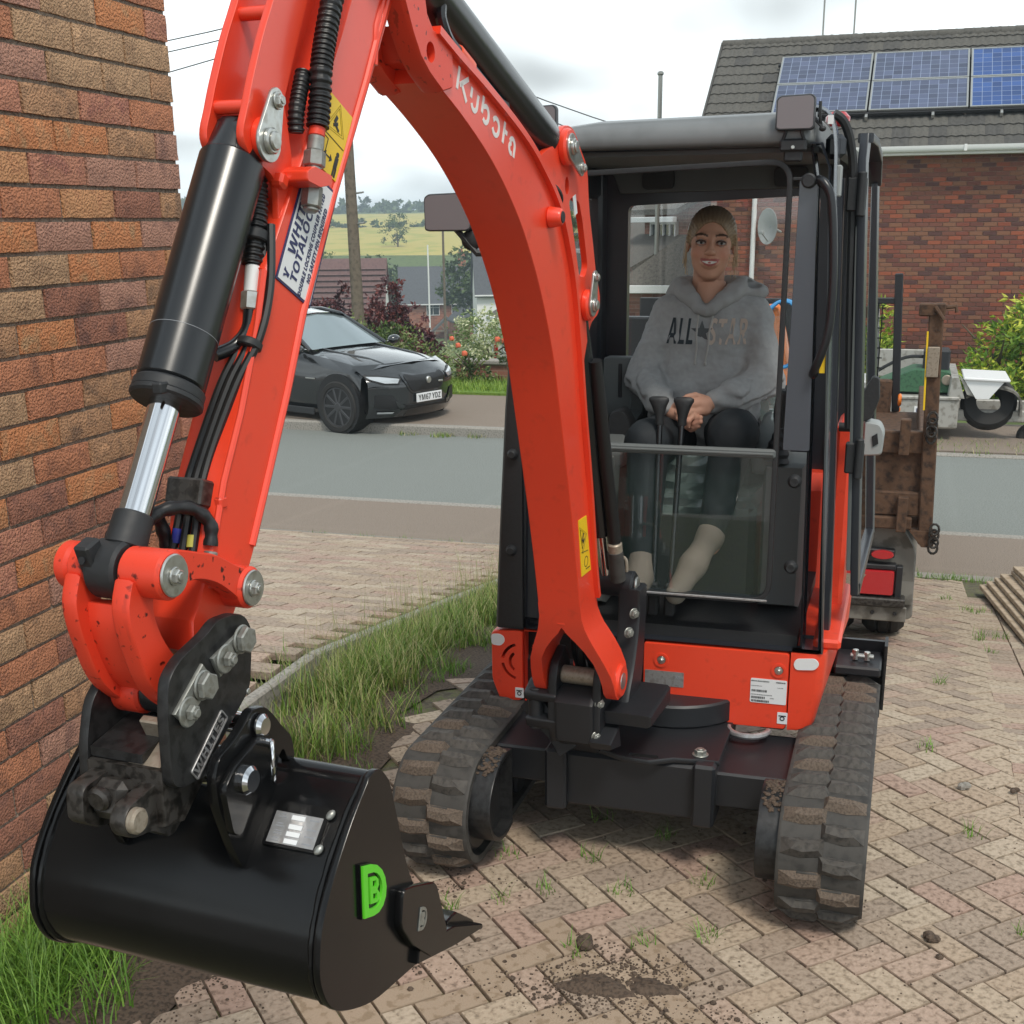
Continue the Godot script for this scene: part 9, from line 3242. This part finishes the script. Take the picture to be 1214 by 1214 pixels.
class Field:
	# signed distances on a grid, joined smoothly, meshed as surface nets
	var o: Vector3
	var h: float
	var nx: int
	var ny: int
	var nz: int
	var f := PackedFloat32Array()
	func _init(lo: Vector3, hi: Vector3, cell: float) -> void:
		o = lo
		h = cell
		nx = int(ceil((hi.x - lo.x) / h)) + 1
		ny = int(ceil((hi.y - lo.y) / h)) + 1
		nz = int(ceil((hi.z - lo.z) / h)) + 1
		f.resize(nx * ny * nz)
		f.fill(1.0)
	func _span(lo: Vector3, hi: Vector3) -> Array:
		var a := ((lo - o) / h).floor()
		var b := ((hi - o) / h).ceil()
		return [maxi(int(a.x), 0), mini(int(b.x), nx - 1), maxi(int(a.y), 0), mini(int(b.y), ny - 1), maxi(int(a.z), 0), mini(int(b.z), nz - 1)]
	func cone(a: Vector3, b: Vector3, ra: float, rb: float, k := 0.02) -> void:
		var m := maxf(ra, rb) + k + h * 2.0
		var s := _span(Vector3(minf(a.x, b.x), minf(a.y, b.y), minf(a.z, b.z)) - Vector3.ONE * m, Vector3(maxf(a.x, b.x), maxf(a.y, b.y), maxf(a.z, b.z)) + Vector3.ONE * m)
		var ab := b - a
		var l2 := maxf(ab.length_squared(), 1e-9)
		for z in range(s[4], s[5] + 1):
			for y in range(s[2], s[3] + 1):
				var i: int = (z * ny + y) * nx + s[0]
				for x in range(s[0], s[1] + 1):
					var p := o + Vector3(x, y, z) * h
					var t := clampf((p - a).dot(ab) / l2, 0.0, 1.0)
					var d := p.distance_to(a + ab * t) - lerpf(ra, rb, t)
					var e := f[i]
					var u := maxf(k - absf(d - e), 0.0) / k
					f[i] = minf(d, e) - u * u * k * 0.25
					i += 1
	func ell(c: Vector3, r: Vector3, k := 0.012, cut := false) -> void:
		var m := Vector3.ONE * (k + h * 2.0)
		var s := _span(c - r - m, c + r + m)
		var rm := minf(r.x, minf(r.y, r.z))
		for z in range(s[4], s[5] + 1):
			for y in range(s[2], s[3] + 1):
				var i: int = (z * ny + y) * nx + s[0]
				for x in range(s[0], s[1] + 1):
					var q := (o + Vector3(x, y, z) * h - c) / r
					var l := q.length()
					var g := (q / r).length()
					var d := l * (l - 1.0) / g if g > 1e-6 else -rm
					var e := f[i]
					if cut:
						var u := maxf(k - absf(-d - e), 0.0) / k
						f[i] = maxf(-d, e) + u * u * k * 0.25
					else:
						var u := maxf(k - absf(d - e), 0.0) / k
						f[i] = minf(d, e) - u * u * k * 0.25
					i += 1
	func bend(fn: Callable) -> void:
		for z in nz:
			for y in ny:
				for x in nx:
					var i := (z * ny + y) * nx + x
					if absf(f[i]) < h * 4.0: f[i] += fn.call(o + Vector3(x, y, z) * h)
	func at(p: Vector3) -> float:
		var q := (p - o) / h
		var x := clampi(int(q.x), 0, nx - 2)
		var y := clampi(int(q.y), 0, ny - 2)
		var z := clampi(int(q.z), 0, nz - 2)
		var t := q - Vector3(x, y, z)
		var i := (z * ny + y) * nx + x
		var j := i + nx * ny
		var a := lerpf(lerpf(f[i], f[i + 1], t.x), lerpf(f[i + nx], f[i + nx + 1], t.x), t.y)
		var b := lerpf(lerpf(f[j], f[j + 1], t.x), lerpf(f[j + nx], f[j + nx + 1], t.x), t.y)
		return lerpf(a, b, t.z)
	func slope(p: Vector3) -> Vector3:
		var e := h * 0.6
		return Vector3(at(p + Vector3(e, 0, 0)) - at(p - Vector3(e, 0, 0)), at(p + Vector3(0, e, 0)) - at(p - Vector3(0, e, 0)), at(p + Vector3(0, 0, e)) - at(p - Vector3(0, 0, e))).normalized()
	func front(x: float, y: float, z0: float) -> Vector3:
		var z := z0
		while z > o.z:
			if at(Vector3(x, y, z)) < 0.0: return Vector3(x, y, z)
			z -= 0.002
		return Vector3(x, y, z0)
	func mesh(surfs: Array, xf: Transform3D, paint: Callable) -> void:
		# surfs: [vertices, normals, colours, indices] to be added to
		var base: int = surfs[0].size()
		var id := PackedInt32Array()
		id.resize(nx * ny * nz)
		id.fill(-1)
		var off := [0, 1, nx, nx + 1, nx * ny, nx * ny + 1, nx * ny + nx, nx * ny + nx + 1]
		var edges := [0, 1, 2, 3, 4, 5, 6, 7, 0, 2, 1, 3, 4, 6, 5, 7, 0, 4, 1, 5, 2, 6, 3, 7]
		var corner: Array[Vector3] = []
		for k in 8: corner.append(Vector3(k & 1, (k >> 1) & 1, k >> 2))
		for z in nz - 1:
			for y in ny - 1:
				var i := (z * ny + y) * nx
				for x in nx - 1:
					var s := 0
					var v0 := f[i]
					if absf(v0) < h * 6.0:
						for k in 8:
							if f[i + off[k]] < 0.0: s += 1
					if s > 0 and s < 8:
						var sum := Vector3.ZERO
						var n := 0
						for e in range(0, 24, 2):
							var a := f[i + off[edges[e]]]
							var b := f[i + off[edges[e + 1]]]
							if (a < 0.0) != (b < 0.0):
								sum += corner[edges[e]].lerp(corner[edges[e + 1]], a / (a - b))
								n += 1
						var p := o + (Vector3(x, y, z) + sum / n) * h
						id[i] = surfs[0].size()
						surfs[0].push_back(xf * p)
						surfs[1].push_back((xf.basis * slope(p)).normalized())
						surfs[2].push_back(paint.call(p))
					i += 1
		for z in range(1, nz - 1):
			for y in range(1, ny - 1):
				for x in range(1, nx - 1):
					var i := (z * ny + y) * nx + x
					var a := f[i] < 0.0
					for ax in 3:
						var st: int = [1, nx, nx * ny][ax]
						var b := f[i + st] < 0.0
						if a == b: continue
						var u: int = [nx, nx * ny, 1][ax]
						var w: int = [nx * ny, 1, nx][ax]
						var q := [id[i], id[i - u], id[i - u - w], id[i - w]]
						if q.min() < 0: continue
						if a: q.reverse()
						for k in [0, 1, 2, 0, 2, 3]: surfs[3].push_back(q[k])

func net() -> Array:
	return [PackedVector3Array(), PackedVector3Array(), PackedColorArray(), PackedInt32Array()]

func net_part(called: String, s: Array, m: Material, parent: Node) -> MeshInstance3D:
	var arr := []
	arr.resize(Mesh.ARRAY_MAX)
	arr[Mesh.ARRAY_VERTEX] = s[0]
	arr[Mesh.ARRAY_NORMAL] = s[1]
	arr[Mesh.ARRAY_COLOR] = s[2]
	arr[Mesh.ARRAY_INDEX] = s[3]
	var am := ArrayMesh.new()
	am.add_surface_from_arrays(Mesh.PRIMITIVE_TRIANGLES, arr)
	return put(called, am, m, parent)

func tinted(key: String, rough: float, opt := {}) -> StandardMaterial3D:
	var m := mat(key, Vector3(1, 1, 1), rough, 0.0, opt) as StandardMaterial3D
	m.vertex_color_use_as_albedo = true
	return m

func person() -> void:
	var P := thing("person", "smiling person in a grey printed hoodie and black leggings seated in the excavator cab", "person")
	var skin := Color(0.62, 0.34, 0.235)
	var n1 := FastNoiseLite.new()
	n1.frequency = 9.0
	n1.seed = 3
	# ---- skin: trunk and limbs under the clothes, then head and hands on finer grids ----
	var S := net()
	var B := Field.new(Vector3(-0.28, 0.66, -1.22), Vector3(0.31, 1.52, -0.44), 0.014)
	B.cone(Vector3(0.02, 1.5, -1.06), Vector3(0.02, 1.3, -1.06), 0.05, 0.09)
	B.cone(Vector3(0.02, 1.32, -1.06), Vector3(0.02, 1.06, -1.04), 0.09, 0.11)
	var limbs := [[-0.12, 1.41, -1.06, -0.165, 1.22, -0.97, 0.036, 0.032], [-0.165, 1.22, -0.97, -0.05, 1.165, -0.8, 0.032, 0.022], [0.165, 1.41, -1.06, 0.205, 1.225, -0.97, 0.036, 0.032], [0.205, 1.225, -0.97, 0.075, 1.185, -0.8, 0.032, 0.022], [-0.06, 1.04, -1.02, -0.08, 1.09, -0.66, 0.06, 0.045], [-0.08, 1.09, -0.66, -0.075, 0.76, -0.56, 0.045, 0.03], [0.1, 1.04, -1.02, 0.15, 1.12, -0.68, 0.06, 0.045], [0.15, 1.12, -0.68, 0.11, 0.8, -0.62, 0.045, 0.03]]
	for l: Array in limbs: B.cone(Vector3(l[0], l[1], l[2]), Vector3(l[3], l[4], l[5]), l[6], l[7])
	B.mesh(S, Transform3D(), func(_p: Vector3) -> Color: return skin)
	# head, in its own axes: x to the viewer's right, y up, z towards the viewer
	var HB := Basis(Vector3.UP, 0.14) * Basis(Vector3.RIGHT, -0.03) * Basis(Vector3.BACK, -0.05)
	var HX := Transform3D(HB, Vector3(0.018, 1.632, -1.05))
	var F := Field.new(Vector3(-0.1, -0.17, -0.125), Vector3(0.1, 0.12, 0.125), 0.0036)
	F.ell(Vector3(0, 0.028, -0.018), Vector3(0.068, 0.073, 0.084))
	F.ell(Vector3(0, -0.02, 0.03), Vector3(0.058, 0.074, 0.052), 0.02)
	F.ell(Vector3(0, -0.06, 0.03), Vector3(0.046, 0.042, 0.044), 0.02)
	F.ell(Vector3(0, -0.089, 0.056), Vector3(0.02, 0.014, 0.016), 0.018)
	for s: float in [-1.0, 1.0]:
		F.ell(Vector3(s * 0.037, -0.029, 0.058), Vector3(0.019, 0.017, 0.016), 0.02)
		F.ell(Vector3(s * 0.026, 0.02, 0.07), Vector3(0.024, 0.008, 0.01), 0.014)
		F.ell(Vector3(s * 0.03, 0.0, 0.089), Vector3(0.016, 0.009, 0.012), 0.01, true)
		F.ell(Vector3(s * 0.07, -0.006, -0.008), Vector3(0.007, 0.024, 0.014), 0.006)
		F.ell(Vector3(s * 0.011, -0.028, 0.089), Vector3(0.007, 0.006, 0.008), 0.006)
	F.cone(Vector3(0, 0.012, 0.077), Vector3(0, -0.022, 0.094), 0.006, 0.008, 0.01)
	F.ell(Vector3(0, -0.0255, 0.095), Vector3(0.0095, 0.008, 0.009), 0.006)
	F.ell(Vector3(0, -0.056, 0.082), Vector3(0.027, 0.015, 0.012), 0.012)
	F.cone(Vector3(0, -0.06, -0.03), Vector3(0, -0.168, -0.035), 0.046, 0.052, 0.02)
	var face := func(p: Vector3) -> Color:
		var c := skin
		if p.z > 0.02:
			var ax := absf(p.x)
			# lips, cheeks, brows and the line of the lashes
			var ly := p.y + 0.0555 - 11.0 * p.x * p.x
			if ax < 0.028 and absf(ly) < 0.0105 * (1.0 - pow(ax / 0.03, 3.0)): c = Color(0.45, 0.14, 0.12)
			elif p.z > 0.04: c = c.lerp(Color(0.68, 0.28, 0.2), 0.5 * exp(-pow((ax - 0.04) / 0.018, 2) - pow((p.y + 0.03) / 0.018, 2)))
			var by := p.y - 0.0205 - 0.0045 * sin(clampf((ax - 0.012) / 0.036, 0, 1) * PI)
			if ax > 0.011 and ax < 0.05 and absf(by) < 0.0034: c = Color(0.1, 0.06, 0.04)
			if ax > 0.013 and ax < 0.047 and absf(p.y - 0.0015) < 0.0075 and p.z > 0.05: c = c.lerp(Color(0.2, 0.11, 0.09), 0.5)
		return c
	F.mesh(S, HX, face)
	# hands: five separate fingers each, one hand laid over the other on the lap
	var H := Field.new(Vector3(-0.1, 1.1, -0.86), Vector3(0.11, 1.23, -0.69), 0.0036)
	var hands := [
		# wrist, palm edge, then chains
		[[0.085, 1.19, -0.81, 0.055, 1.185, -0.775, 0.022, 0.024], [0.055, 1.19, -0.775, 0.02, 1.188, -0.752, 0.02, 0.017], [0.058, 1.172, -0.772, 0.022, 1.165, -0.75, 0.02, 0.016],
		[0.02, 1.196, -0.752, -0.008, 1.188, -0.738, 0.0095, 0.009], [-0.008, 1.188, -0.738, -0.018, 1.166, -0.738, 0.009, 0.0082], [-0.018, 1.166, -0.738, -0.012, 1.15, -0.744, 0.008, 0.0072],
		[0.02, 1.184, -0.746, -0.006, 1.17, -0.732, 0.0095, 0.009], [-0.006, 1.17, -0.732, -0.012, 1.148, -0.734, 0.009, 0.008], [-0.012, 1.148, -0.734, -0.004, 1.134, -0.74, 0.008, 0.007],
		[0.024, 1.17, -0.742, 0.002, 1.154, -0.728, 0.0092, 0.0085], [0.002, 1.154, -0.728, 0.001, 1.134, -0.732, 0.0085, 0.0075], [0.001, 1.134, -0.732, 0.008, 1.124, -0.738, 0.0075, 0.0066],
		[0.032, 1.158, -0.742, 0.018, 1.142, -0.73, 0.008, 0.0075], [0.018, 1.142, -0.73, 0.018, 1.126, -0.734, 0.0074, 0.0064],
		[0.05, 1.203, -0.78, 0.03, 1.212, -0.762, 0.011, 0.0095], [0.03, 1.212, -0.762, 0.008, 1.21, -0.752, 0.0095, 0.0078]],
		[[-0.065, 1.168, -0.81, -0.035, 1.158, -0.782, 0.021, 0.022], [-0.035, 1.158, -0.782, 0.005, 1.146, -0.768, 0.02, 0.018],
		[0.005, 1.155, -0.765, 0.034, 1.146, -0.748, 0.0092, 0.0085], [0.034, 1.146, -0.748, 0.052, 1.152, -0.738, 0.0085, 0.0075],
		[0.006, 1.143, -0.764, 0.034, 1.133, -0.746, 0.0092, 0.0085], [0.034, 1.133, -0.746, 0.053, 1.14, -0.735, 0.0085, 0.0072],
		[0.004, 1.131, -0.766, 0.03, 1.121, -0.75, 0.009, 0.0082], [0.03, 1.121, -0.75, 0.047, 1.127, -0.74, 0.008, 0.007],
		[-0.002, 1.122, -0.772, 0.022, 1.113, -0.758, 0.008, 0.0074], [0.022, 1.113, -0.758, 0.035, 1.117, -0.75, 0.0074, 0.0062],
		[-0.03, 1.178, -0.775, -0.012, 1.196, -0.758, 0.0105, 0.009], [-0.012, 1.196, -0.758, 0.004, 1.206, -0.75, 0.009, 0.0075]]]
	for hd: Array in hands:
		for l: Array in hd: H.cone(Vector3(l[0], l[1], l[2]), Vector3(l[3], l[4], l[5]), l[6], l[7], 0.004)
	H.mesh(S, Transform3D(), func(p: Vector3) -> Color: return skin.lerp(Color(0.5, 0.22, 0.16), 0.35 if p.y < 1.15 else 0.1))
	net_part("body", S, tinted("skin", 0.5, {"spec": 0.4}), P)
	# ---- eyes and teeth ----
	var b := Mb.new()
	for s: float in [-1.0, 1.0]: b.ball(HX * Vector3(s * 0.03, 0.0005, 0.071), Vector3.ONE * 0.0118, 14, 9)
	part("eye", b, mat("eye_white", Vector3(0.5, 0.47, 0.45), 0.25), P)
	b = Mb.new()
	for s: float in [-1.0, 1.0]: b.ball(HX * Vector3(s * 0.03 + 0.0006, 0.0008, 0.0785), Vector3(0.0056, 0.0056, 0.0052), 12, 8)
	part("iris", b, mat("iris", Vector3(0.03, 0.025, 0.022), 0.15), P)
	for s: float in [-1.0, 1.0]:
		b = Mb.new()
		var up: Array = []
		var lo: Array = []
		for k in 9:
			var a := PI * k / 8
			up.append(HX * Vector3(s * 0.03 - cos(a) * 0.0145, 0.0005 + sin(a) * 0.0062, 0.0785 + sin(a) * 0.0055))
			lo.append(HX * Vector3(s * 0.03 - cos(a) * 0.0135, -0.0025 - sin(a) * 0.0036, 0.0775 + sin(a) * 0.005))
		b.tube(up, [0.001, 0.0022, 0.0026, 0.0028, 0.0028, 0.0028, 0.0026, 0.0022, 0.001], 7)
		part("upper_lid", b, mat("lash", Vector3(0.07, 0.04, 0.03), 0.6), P)
		b = Mb.new()
		b.tube(lo, 0.0021, 7)
		part("lower_lid", b, mat("lid_skin", Vector3(0.4, 0.2, 0.14), 0.5), P)
	b = Mb.new()
	var rows: Array = []
	for i in 3:
		var row := PackedVector3Array()
		for k in 11:
			var x := lerpf(-0.0225, 0.0225, k / 10.0)
			var y := -0.0595 + 14.0 * x * x + 0.0042 * i * (1.0 - pow(x / 0.0232, 2.0))
			row.push_back(HX * Vector3(x, y, F.front(x, y, 0.12).z + 0.0016))
		rows.append(row)
	b.skin(rows)
	part("teeth", b, mat("teeth", Vector3(0.75, 0.72, 0.66), 0.25), P)
	# ---- hair, drawn back from the face ----
	var G := net()
	var R := Field.new(Vector3(-0.1, -0.09, -0.15), Vector3(0.1, 0.125, 0.11), 0.0042)
	R.ell(Vector3(0, 0.03, -0.018), Vector3(0.0745, 0.081, 0.09), 0.01)
	R.ell(Vector3(0, -0.03, -0.07), Vector3(0.06, 0.05, 0.05), 0.02)
	R.ell(Vector3(0, 0.0, -0.11), Vector3(0.035, 0.035, 0.03), 0.01)
	R.ell(Vector3(0, -0.032, 0.083), Vector3(0.066, 0.098, 0.066), 0.006, true)
	for s: float in [-1.0, 1.0]:
		R.ell(Vector3(s * 0.078, -0.01, 0.002), Vector3(0.012, 0.024, 0.017), 0.004, true)
		R.cone(Vector3(s * 0.066, 0.03, 0.02), Vector3(s * 0.072, 0.0, 0.008), 0.008, 0.004, 0.008)
	R.bend(func(p: Vector3) -> float: return 0.0012 * sin(atan2(p.x, p.y + 0.02) * 70.0))
	R.mesh(G, HX, func(p: Vector3) -> Color:
		var a := atan2(p.x, p.y + 0.03)
		var t := 0.5 + 0.5 * sin(a * 61.0 + 3.0 * n1.get_noise_1d(a * 4.0))
		var root := smoothstep(0.03, 0.1, p.y)
		return Color(0.24, 0.16, 0.09).lerp(Color(0.42, 0.31, 0.19), t * 0.7).lerp(Color(0.09, 0.06, 0.04), root * 0.85))
	var hair := tinted("hair", 0.45)
	net_part("hair", G, hair, P)
	b = Mb.new()
	var r := RandomNumberGenerator.new()
	r.seed = 8
	for k in 26:
		var s := -1.0 if k % 2 == 0 else 1.0
		var x := s * r.randf_range(0.066, 0.078)
		b.tube(smooth([HX * Vector3(x * 0.98, 0.02, 0.0), HX * Vector3(x + s * 0.004, -0.03, r.randf_range(-0.02, 0.012)), HX * Vector3(x + s * r.randf_range(-0.004, 0.012), r.randf_range(-0.1, -0.06), r.randf_range(-0.03, 0.01))], 3), 0.0008, 4)
	part("loose_strands", b, mat("hair_light", Vector3(0.5, 0.38, 0.24), 0.5), P)
	# ---- hoodie ----
	var C := Field.new(Vector3(-0.29, 1.0, -1.24), Vector3(0.34, 1.54, -0.76), 0.0078)
	C.cone(Vector3(-0.07, 1.425, -1.06), Vector3(0.11, 1.425, -1.06), 0.068, 0.068, 0.05)
	C.cone(Vector3(-0.03, 1.35, -1.045), Vector3(0.07, 1.35, -1.045), 0.105, 0.105, 0.05)
	C.cone(Vector3(-0.025, 1.22, -1.03), Vector3(0.065, 1.22, -1.03), 0.115, 0.115, 0.06)
	C.cone(Vector3(-0.03, 1.13, -1.0), Vector3(0.07, 1.13, -1.0), 0.12, 0.12, 0.04)
	for l: Array in [[-0.105, 1.415, -1.06, -0.16, 1.24, -0.98, 0.062, 0.058], [-0.16, 1.235, -0.98, -0.09, 1.185, -0.84, 0.058, 0.042], [-0.09, 1.185, -0.84, -0.066, 1.172, -0.808, 0.04, 0.03], [0.15, 1.415, -1.06, 0.2, 1.245, -0.98, 0.062, 0.058], [0.2, 1.24, -0.98, 0.12, 1.198, -0.845, 0.058, 0.043], [0.12, 1.198, -0.845, 0.085, 1.19, -0.812, 0.041, 0.031]]:
		C.cone(Vector3(l[0], l[1], l[2]), Vector3(l[3], l[4], l[5]), l[6], l[7], 0.016)
	for l: Array in [[-0.072, 1.174, -0.815, -0.064, 1.171, -0.803, 0.035], [0.092, 1.191, -0.82, 0.083, 1.189, -0.81, 0.036]]:
		C.cone(Vector3(l[0], l[1], l[2]), Vector3(l[3], l[4], l[5]), l[6], l[6], 0.004)
	C.ell(Vector3(0.022, 1.53, -1.02), Vector3(0.066, 0.085, 0.09), 0.015, true)
	var cloth := FastNoiseLite.new()
	cloth.frequency = 7.0
	cloth.fractal_octaves = 3
	cloth.seed = 5
	C.bend(func(p: Vector3) -> float:
		var side := absf(p.x - 0.02)
		var d := cloth.get_noise_3d(p.x, p.y * 1.6, p.z) * 0.011
		# creases that run across the sleeves, and drag lines over the stomach
		var sl := smoothstep(0.1, 0.16, side) * smoothstep(1.36, 1.2, p.y)
		d += sl * 0.0055 * sin((p.y * 0.9 + p.z * 0.8 + side * 0.5) * 170.0 + 5.0 * cloth.get_noise_3d(p.z, p.y, p.x))
		d += smoothstep(1.27, 1.17, p.y) * (1.0 - sl) * 0.004 * sin(p.y * 120.0 + p.x * 60.0 * signf(p.x - 0.02))
		return d)
	var J := net()
	C.mesh(J, Transform3D(), func(p: Vector3) -> Color:
		var v := 0.36 + 0.06 * cloth.get_noise_3d(p.x * 9.0, p.y * 9.0, p.z * 9.0)
		return Color(v, v * 1.0, v * 1.0))
	var fleece := tinted("fleece", 0.9, {"bump": bump(0.2, 66, 2.5, 512, 3), "nscale": 0.5, "scale": 5.0})
	net_part("hoodie", J, fleece, P)
	# hood lying round the neck and over the shoulders
	var D := Field.new(Vector3(-0.16, 1.38, -1.22), Vector3(0.22, 1.55, -0.9), 0.0065)
	var ringp: Array = []
	for k in 21:
		var a := TAU * k / 20 + PI / 2
		var dip := pow(maxf(sin(a), 0.0), 3.0)
		ringp.append([Vector3(0.022 + cos(a) * (0.094 - 0.03 * dip), 1.502 - 0.062 * dip, -1.07 + sin(a) * 0.086 + 0.018 * dip), lerpf(0.03, 0.017, dip)])
	for k in 20: D.cone(ringp[k][0], ringp[k + 1][0], ringp[k][1], ringp[k + 1][1], 0.012)
	D.ell(Vector3(0.145, 1.49, -1.09), Vector3(0.05, 0.03, 0.05), 0.02)
	D.ell(Vector3(-0.085, 1.48, -1.08), Vector3(0.035, 0.03, 0.04), 0.02)
	D.ell(Vector3(0.14, 1.515, -1.06), Vector3(0.03, 0.014, 0.03), 0.01, true)
	D.bend(func(p: Vector3) -> float: return cloth.get_noise_3d(p.x * 2.0, p.y * 2.0, p.z * 2.0) * 0.006)
	var Dn := net()
	D.mesh(Dn, Transform3D(), func(_p: Vector3) -> Color: return Color(0.35, 0.35, 0.35))
	net_part("hood", Dn, fleece, P)
	for q: Array in [[0.0, 1.43, 0.002, 1.288], [0.042, 1.438, 0.032, 1.286]]:
		b = Mb.new()
		var line: Array = []
		for k in 8:
			var f := k / 7.0
			line.append(C.front(lerpf(q[0], q[2], f), lerpf(q[1], q[3], f), -0.86) + Vector3(0.0015 * sin(k * 1.7), 0, 0.004))
		b.tube(line, 0.0032, 7)
		b.ball(line[7], Vector3(0.005, 0.007, 0.005), 8, 6)
		part("drawstring", b, mat("cord", Vector3(0.42, 0.4, 0.38), 0.8), P)
	# print on the chest, letter by letter on the cloth
	var ink := mat("ink_dark", Vector3(0.02, 0.03, 0.04), 0.7)
	var pale := mat("ink_pale", Vector3(0.6, 0.5, 0.43), 0.7)
	var on := func(x: float, y: float) -> Transform3D:
		var p := C.front(x, y, -0.82)
		var nn := (C.slope(p) + Vector3(0, 0, 1.2)).normalized()
		var up := (Vector3.UP - nn * nn.y).normalized()
		return Transform3D(Basis(up.cross(nn), up, nn), p + nn * 0.003)
	b = Mb.new()
	b.t = on.call(0.014, 1.378)
	var st := PackedVector2Array()
	for j in 10: st.push_back(Vector2.from_angle(PI / 2 + TAU * j / 10) * (0.034 if j % 2 == 0 else 0.0135))
	b.prism(st, -0.004, 0.0012)
	part("star_print", b, mat("ink_grey", Vector3(0.08, 0.085, 0.09), 0.7), P)
	for q: Array in [["ALL", -0.05, ink], ["STAR", 0.092, pale]]:
		var tm := lettering(q[0], 0.074, 0.0)
		var arr := tm.surface_get_arrays(0)
		var vs: PackedVector3Array = arr[Mesh.ARRAY_VERTEX]
		var ns: PackedVector3Array = arr[Mesh.ARRAY_NORMAL]
		for k in vs.size():
			var x: float = q[1] + vs[k].x * 0.47 + vs[k].y * 0.06
			vs[k] = C.front(x, 1.378 + vs[k].y, -0.82) + Vector3(0, 0, 0.0035)
			ns[k] = Vector3.BACK
		arr[Mesh.ARRAY_VERTEX] = vs
		arr[Mesh.ARRAY_NORMAL] = ns
		arr[Mesh.ARRAY_TANGENT] = null
		var am := ArrayMesh.new()
		am.add_surface_from_arrays(Mesh.PRIMITIVE_TRIANGLES, arr)
		put("letter_print", am, q[2], P)
	# ---- leggings and shoes ----
	var Lg := Field.new(Vector3(-0.17, 0.7, -1.16), Vector3(0.26, 1.23, -0.54), 0.0095)
	for l: Array in [[-0.05, 1.06, -1.04, -0.085, 1.085, -0.66, 0.088, 0.068], [-0.085, 1.085, -0.66, -0.075, 0.76, -0.565, 0.064, 0.038], [0.1, 1.06, -1.04, 0.155, 1.115, -0.69, 0.09, 0.07], [0.155, 1.115, -0.69, 0.112, 0.83, -0.63, 0.066, 0.04], [-0.04, 1.06, -1.05, 0.09, 1.06, -1.05, 0.1, 0.1]]:
		Lg.cone(Vector3(l[0], l[1], l[2]), Vector3(l[3], l[4], l[5]), l[6], l[7], 0.02)
	Lg.bend(func(p: Vector3) -> float: return cloth.get_noise_3d(p.x * 2.0, p.y * 2.0, p.z * 2.0) * 0.004)
	var Ln := net()
	Lg.mesh(Ln, Transform3D(), func(_p: Vector3) -> Color: return Color(0.011, 0.012, 0.017))
	net_part("leggings", Ln, tinted("jersey", 0.75), P)
	for q: Array in [[-0.075, 0.755, -0.56, -0.075, 0.685, -0.47], [0.11, 0.83, -0.62, 0.035, 0.685, -0.5]]:
		var Sh := Field.new(Vector3(q[0], q[4], q[5]) - Vector3(0.12, 0.1, 0.2), Vector3(q[0], q[1], q[5]) + Vector3(0.12, 0.1, 0.1), 0.006)
		var a := Vector3(q[0], q[1], q[2])
		var e := Vector3(q[3], q[4], q[5])
		Sh.cone(a + Vector3(0, 0.02, 0), a, 0.03, 0.034, 0.02)
		Sh.cone(a, a.lerp(e, 0.5), 0.034, 0.037, 0.02)
		Sh.cone(a.lerp(e, 0.5), e, 0.038, 0.03, 0.02)
		Sh.cone(a + Vector3(0.0, -0.03, -0.03), a, 0.03, 0.034, 0.02)
		var Sn := net()
		Sh.mesh(Sn, Transform3D(), func(p: Vector3) -> Color:
			var w := clampf((p - a).dot((e - a).normalized()), 0.0, 0.2)
			return Color(0.2, 0.175, 0.145) if (p - e).length() > 0.03 else Color(0.26, 0.24, 0.2))
		net_part("shoe", Sn, tinted("shoe_cloth", 0.8), P)

func build_all() -> void:
	ground()
	wall()
	far_houses()
	solar_house()
	plants()
	grasses()
	suv()
	van()
	truck()
	trailer()
	boards()
	poles()
	excavator()
	person()
	soil_bits()
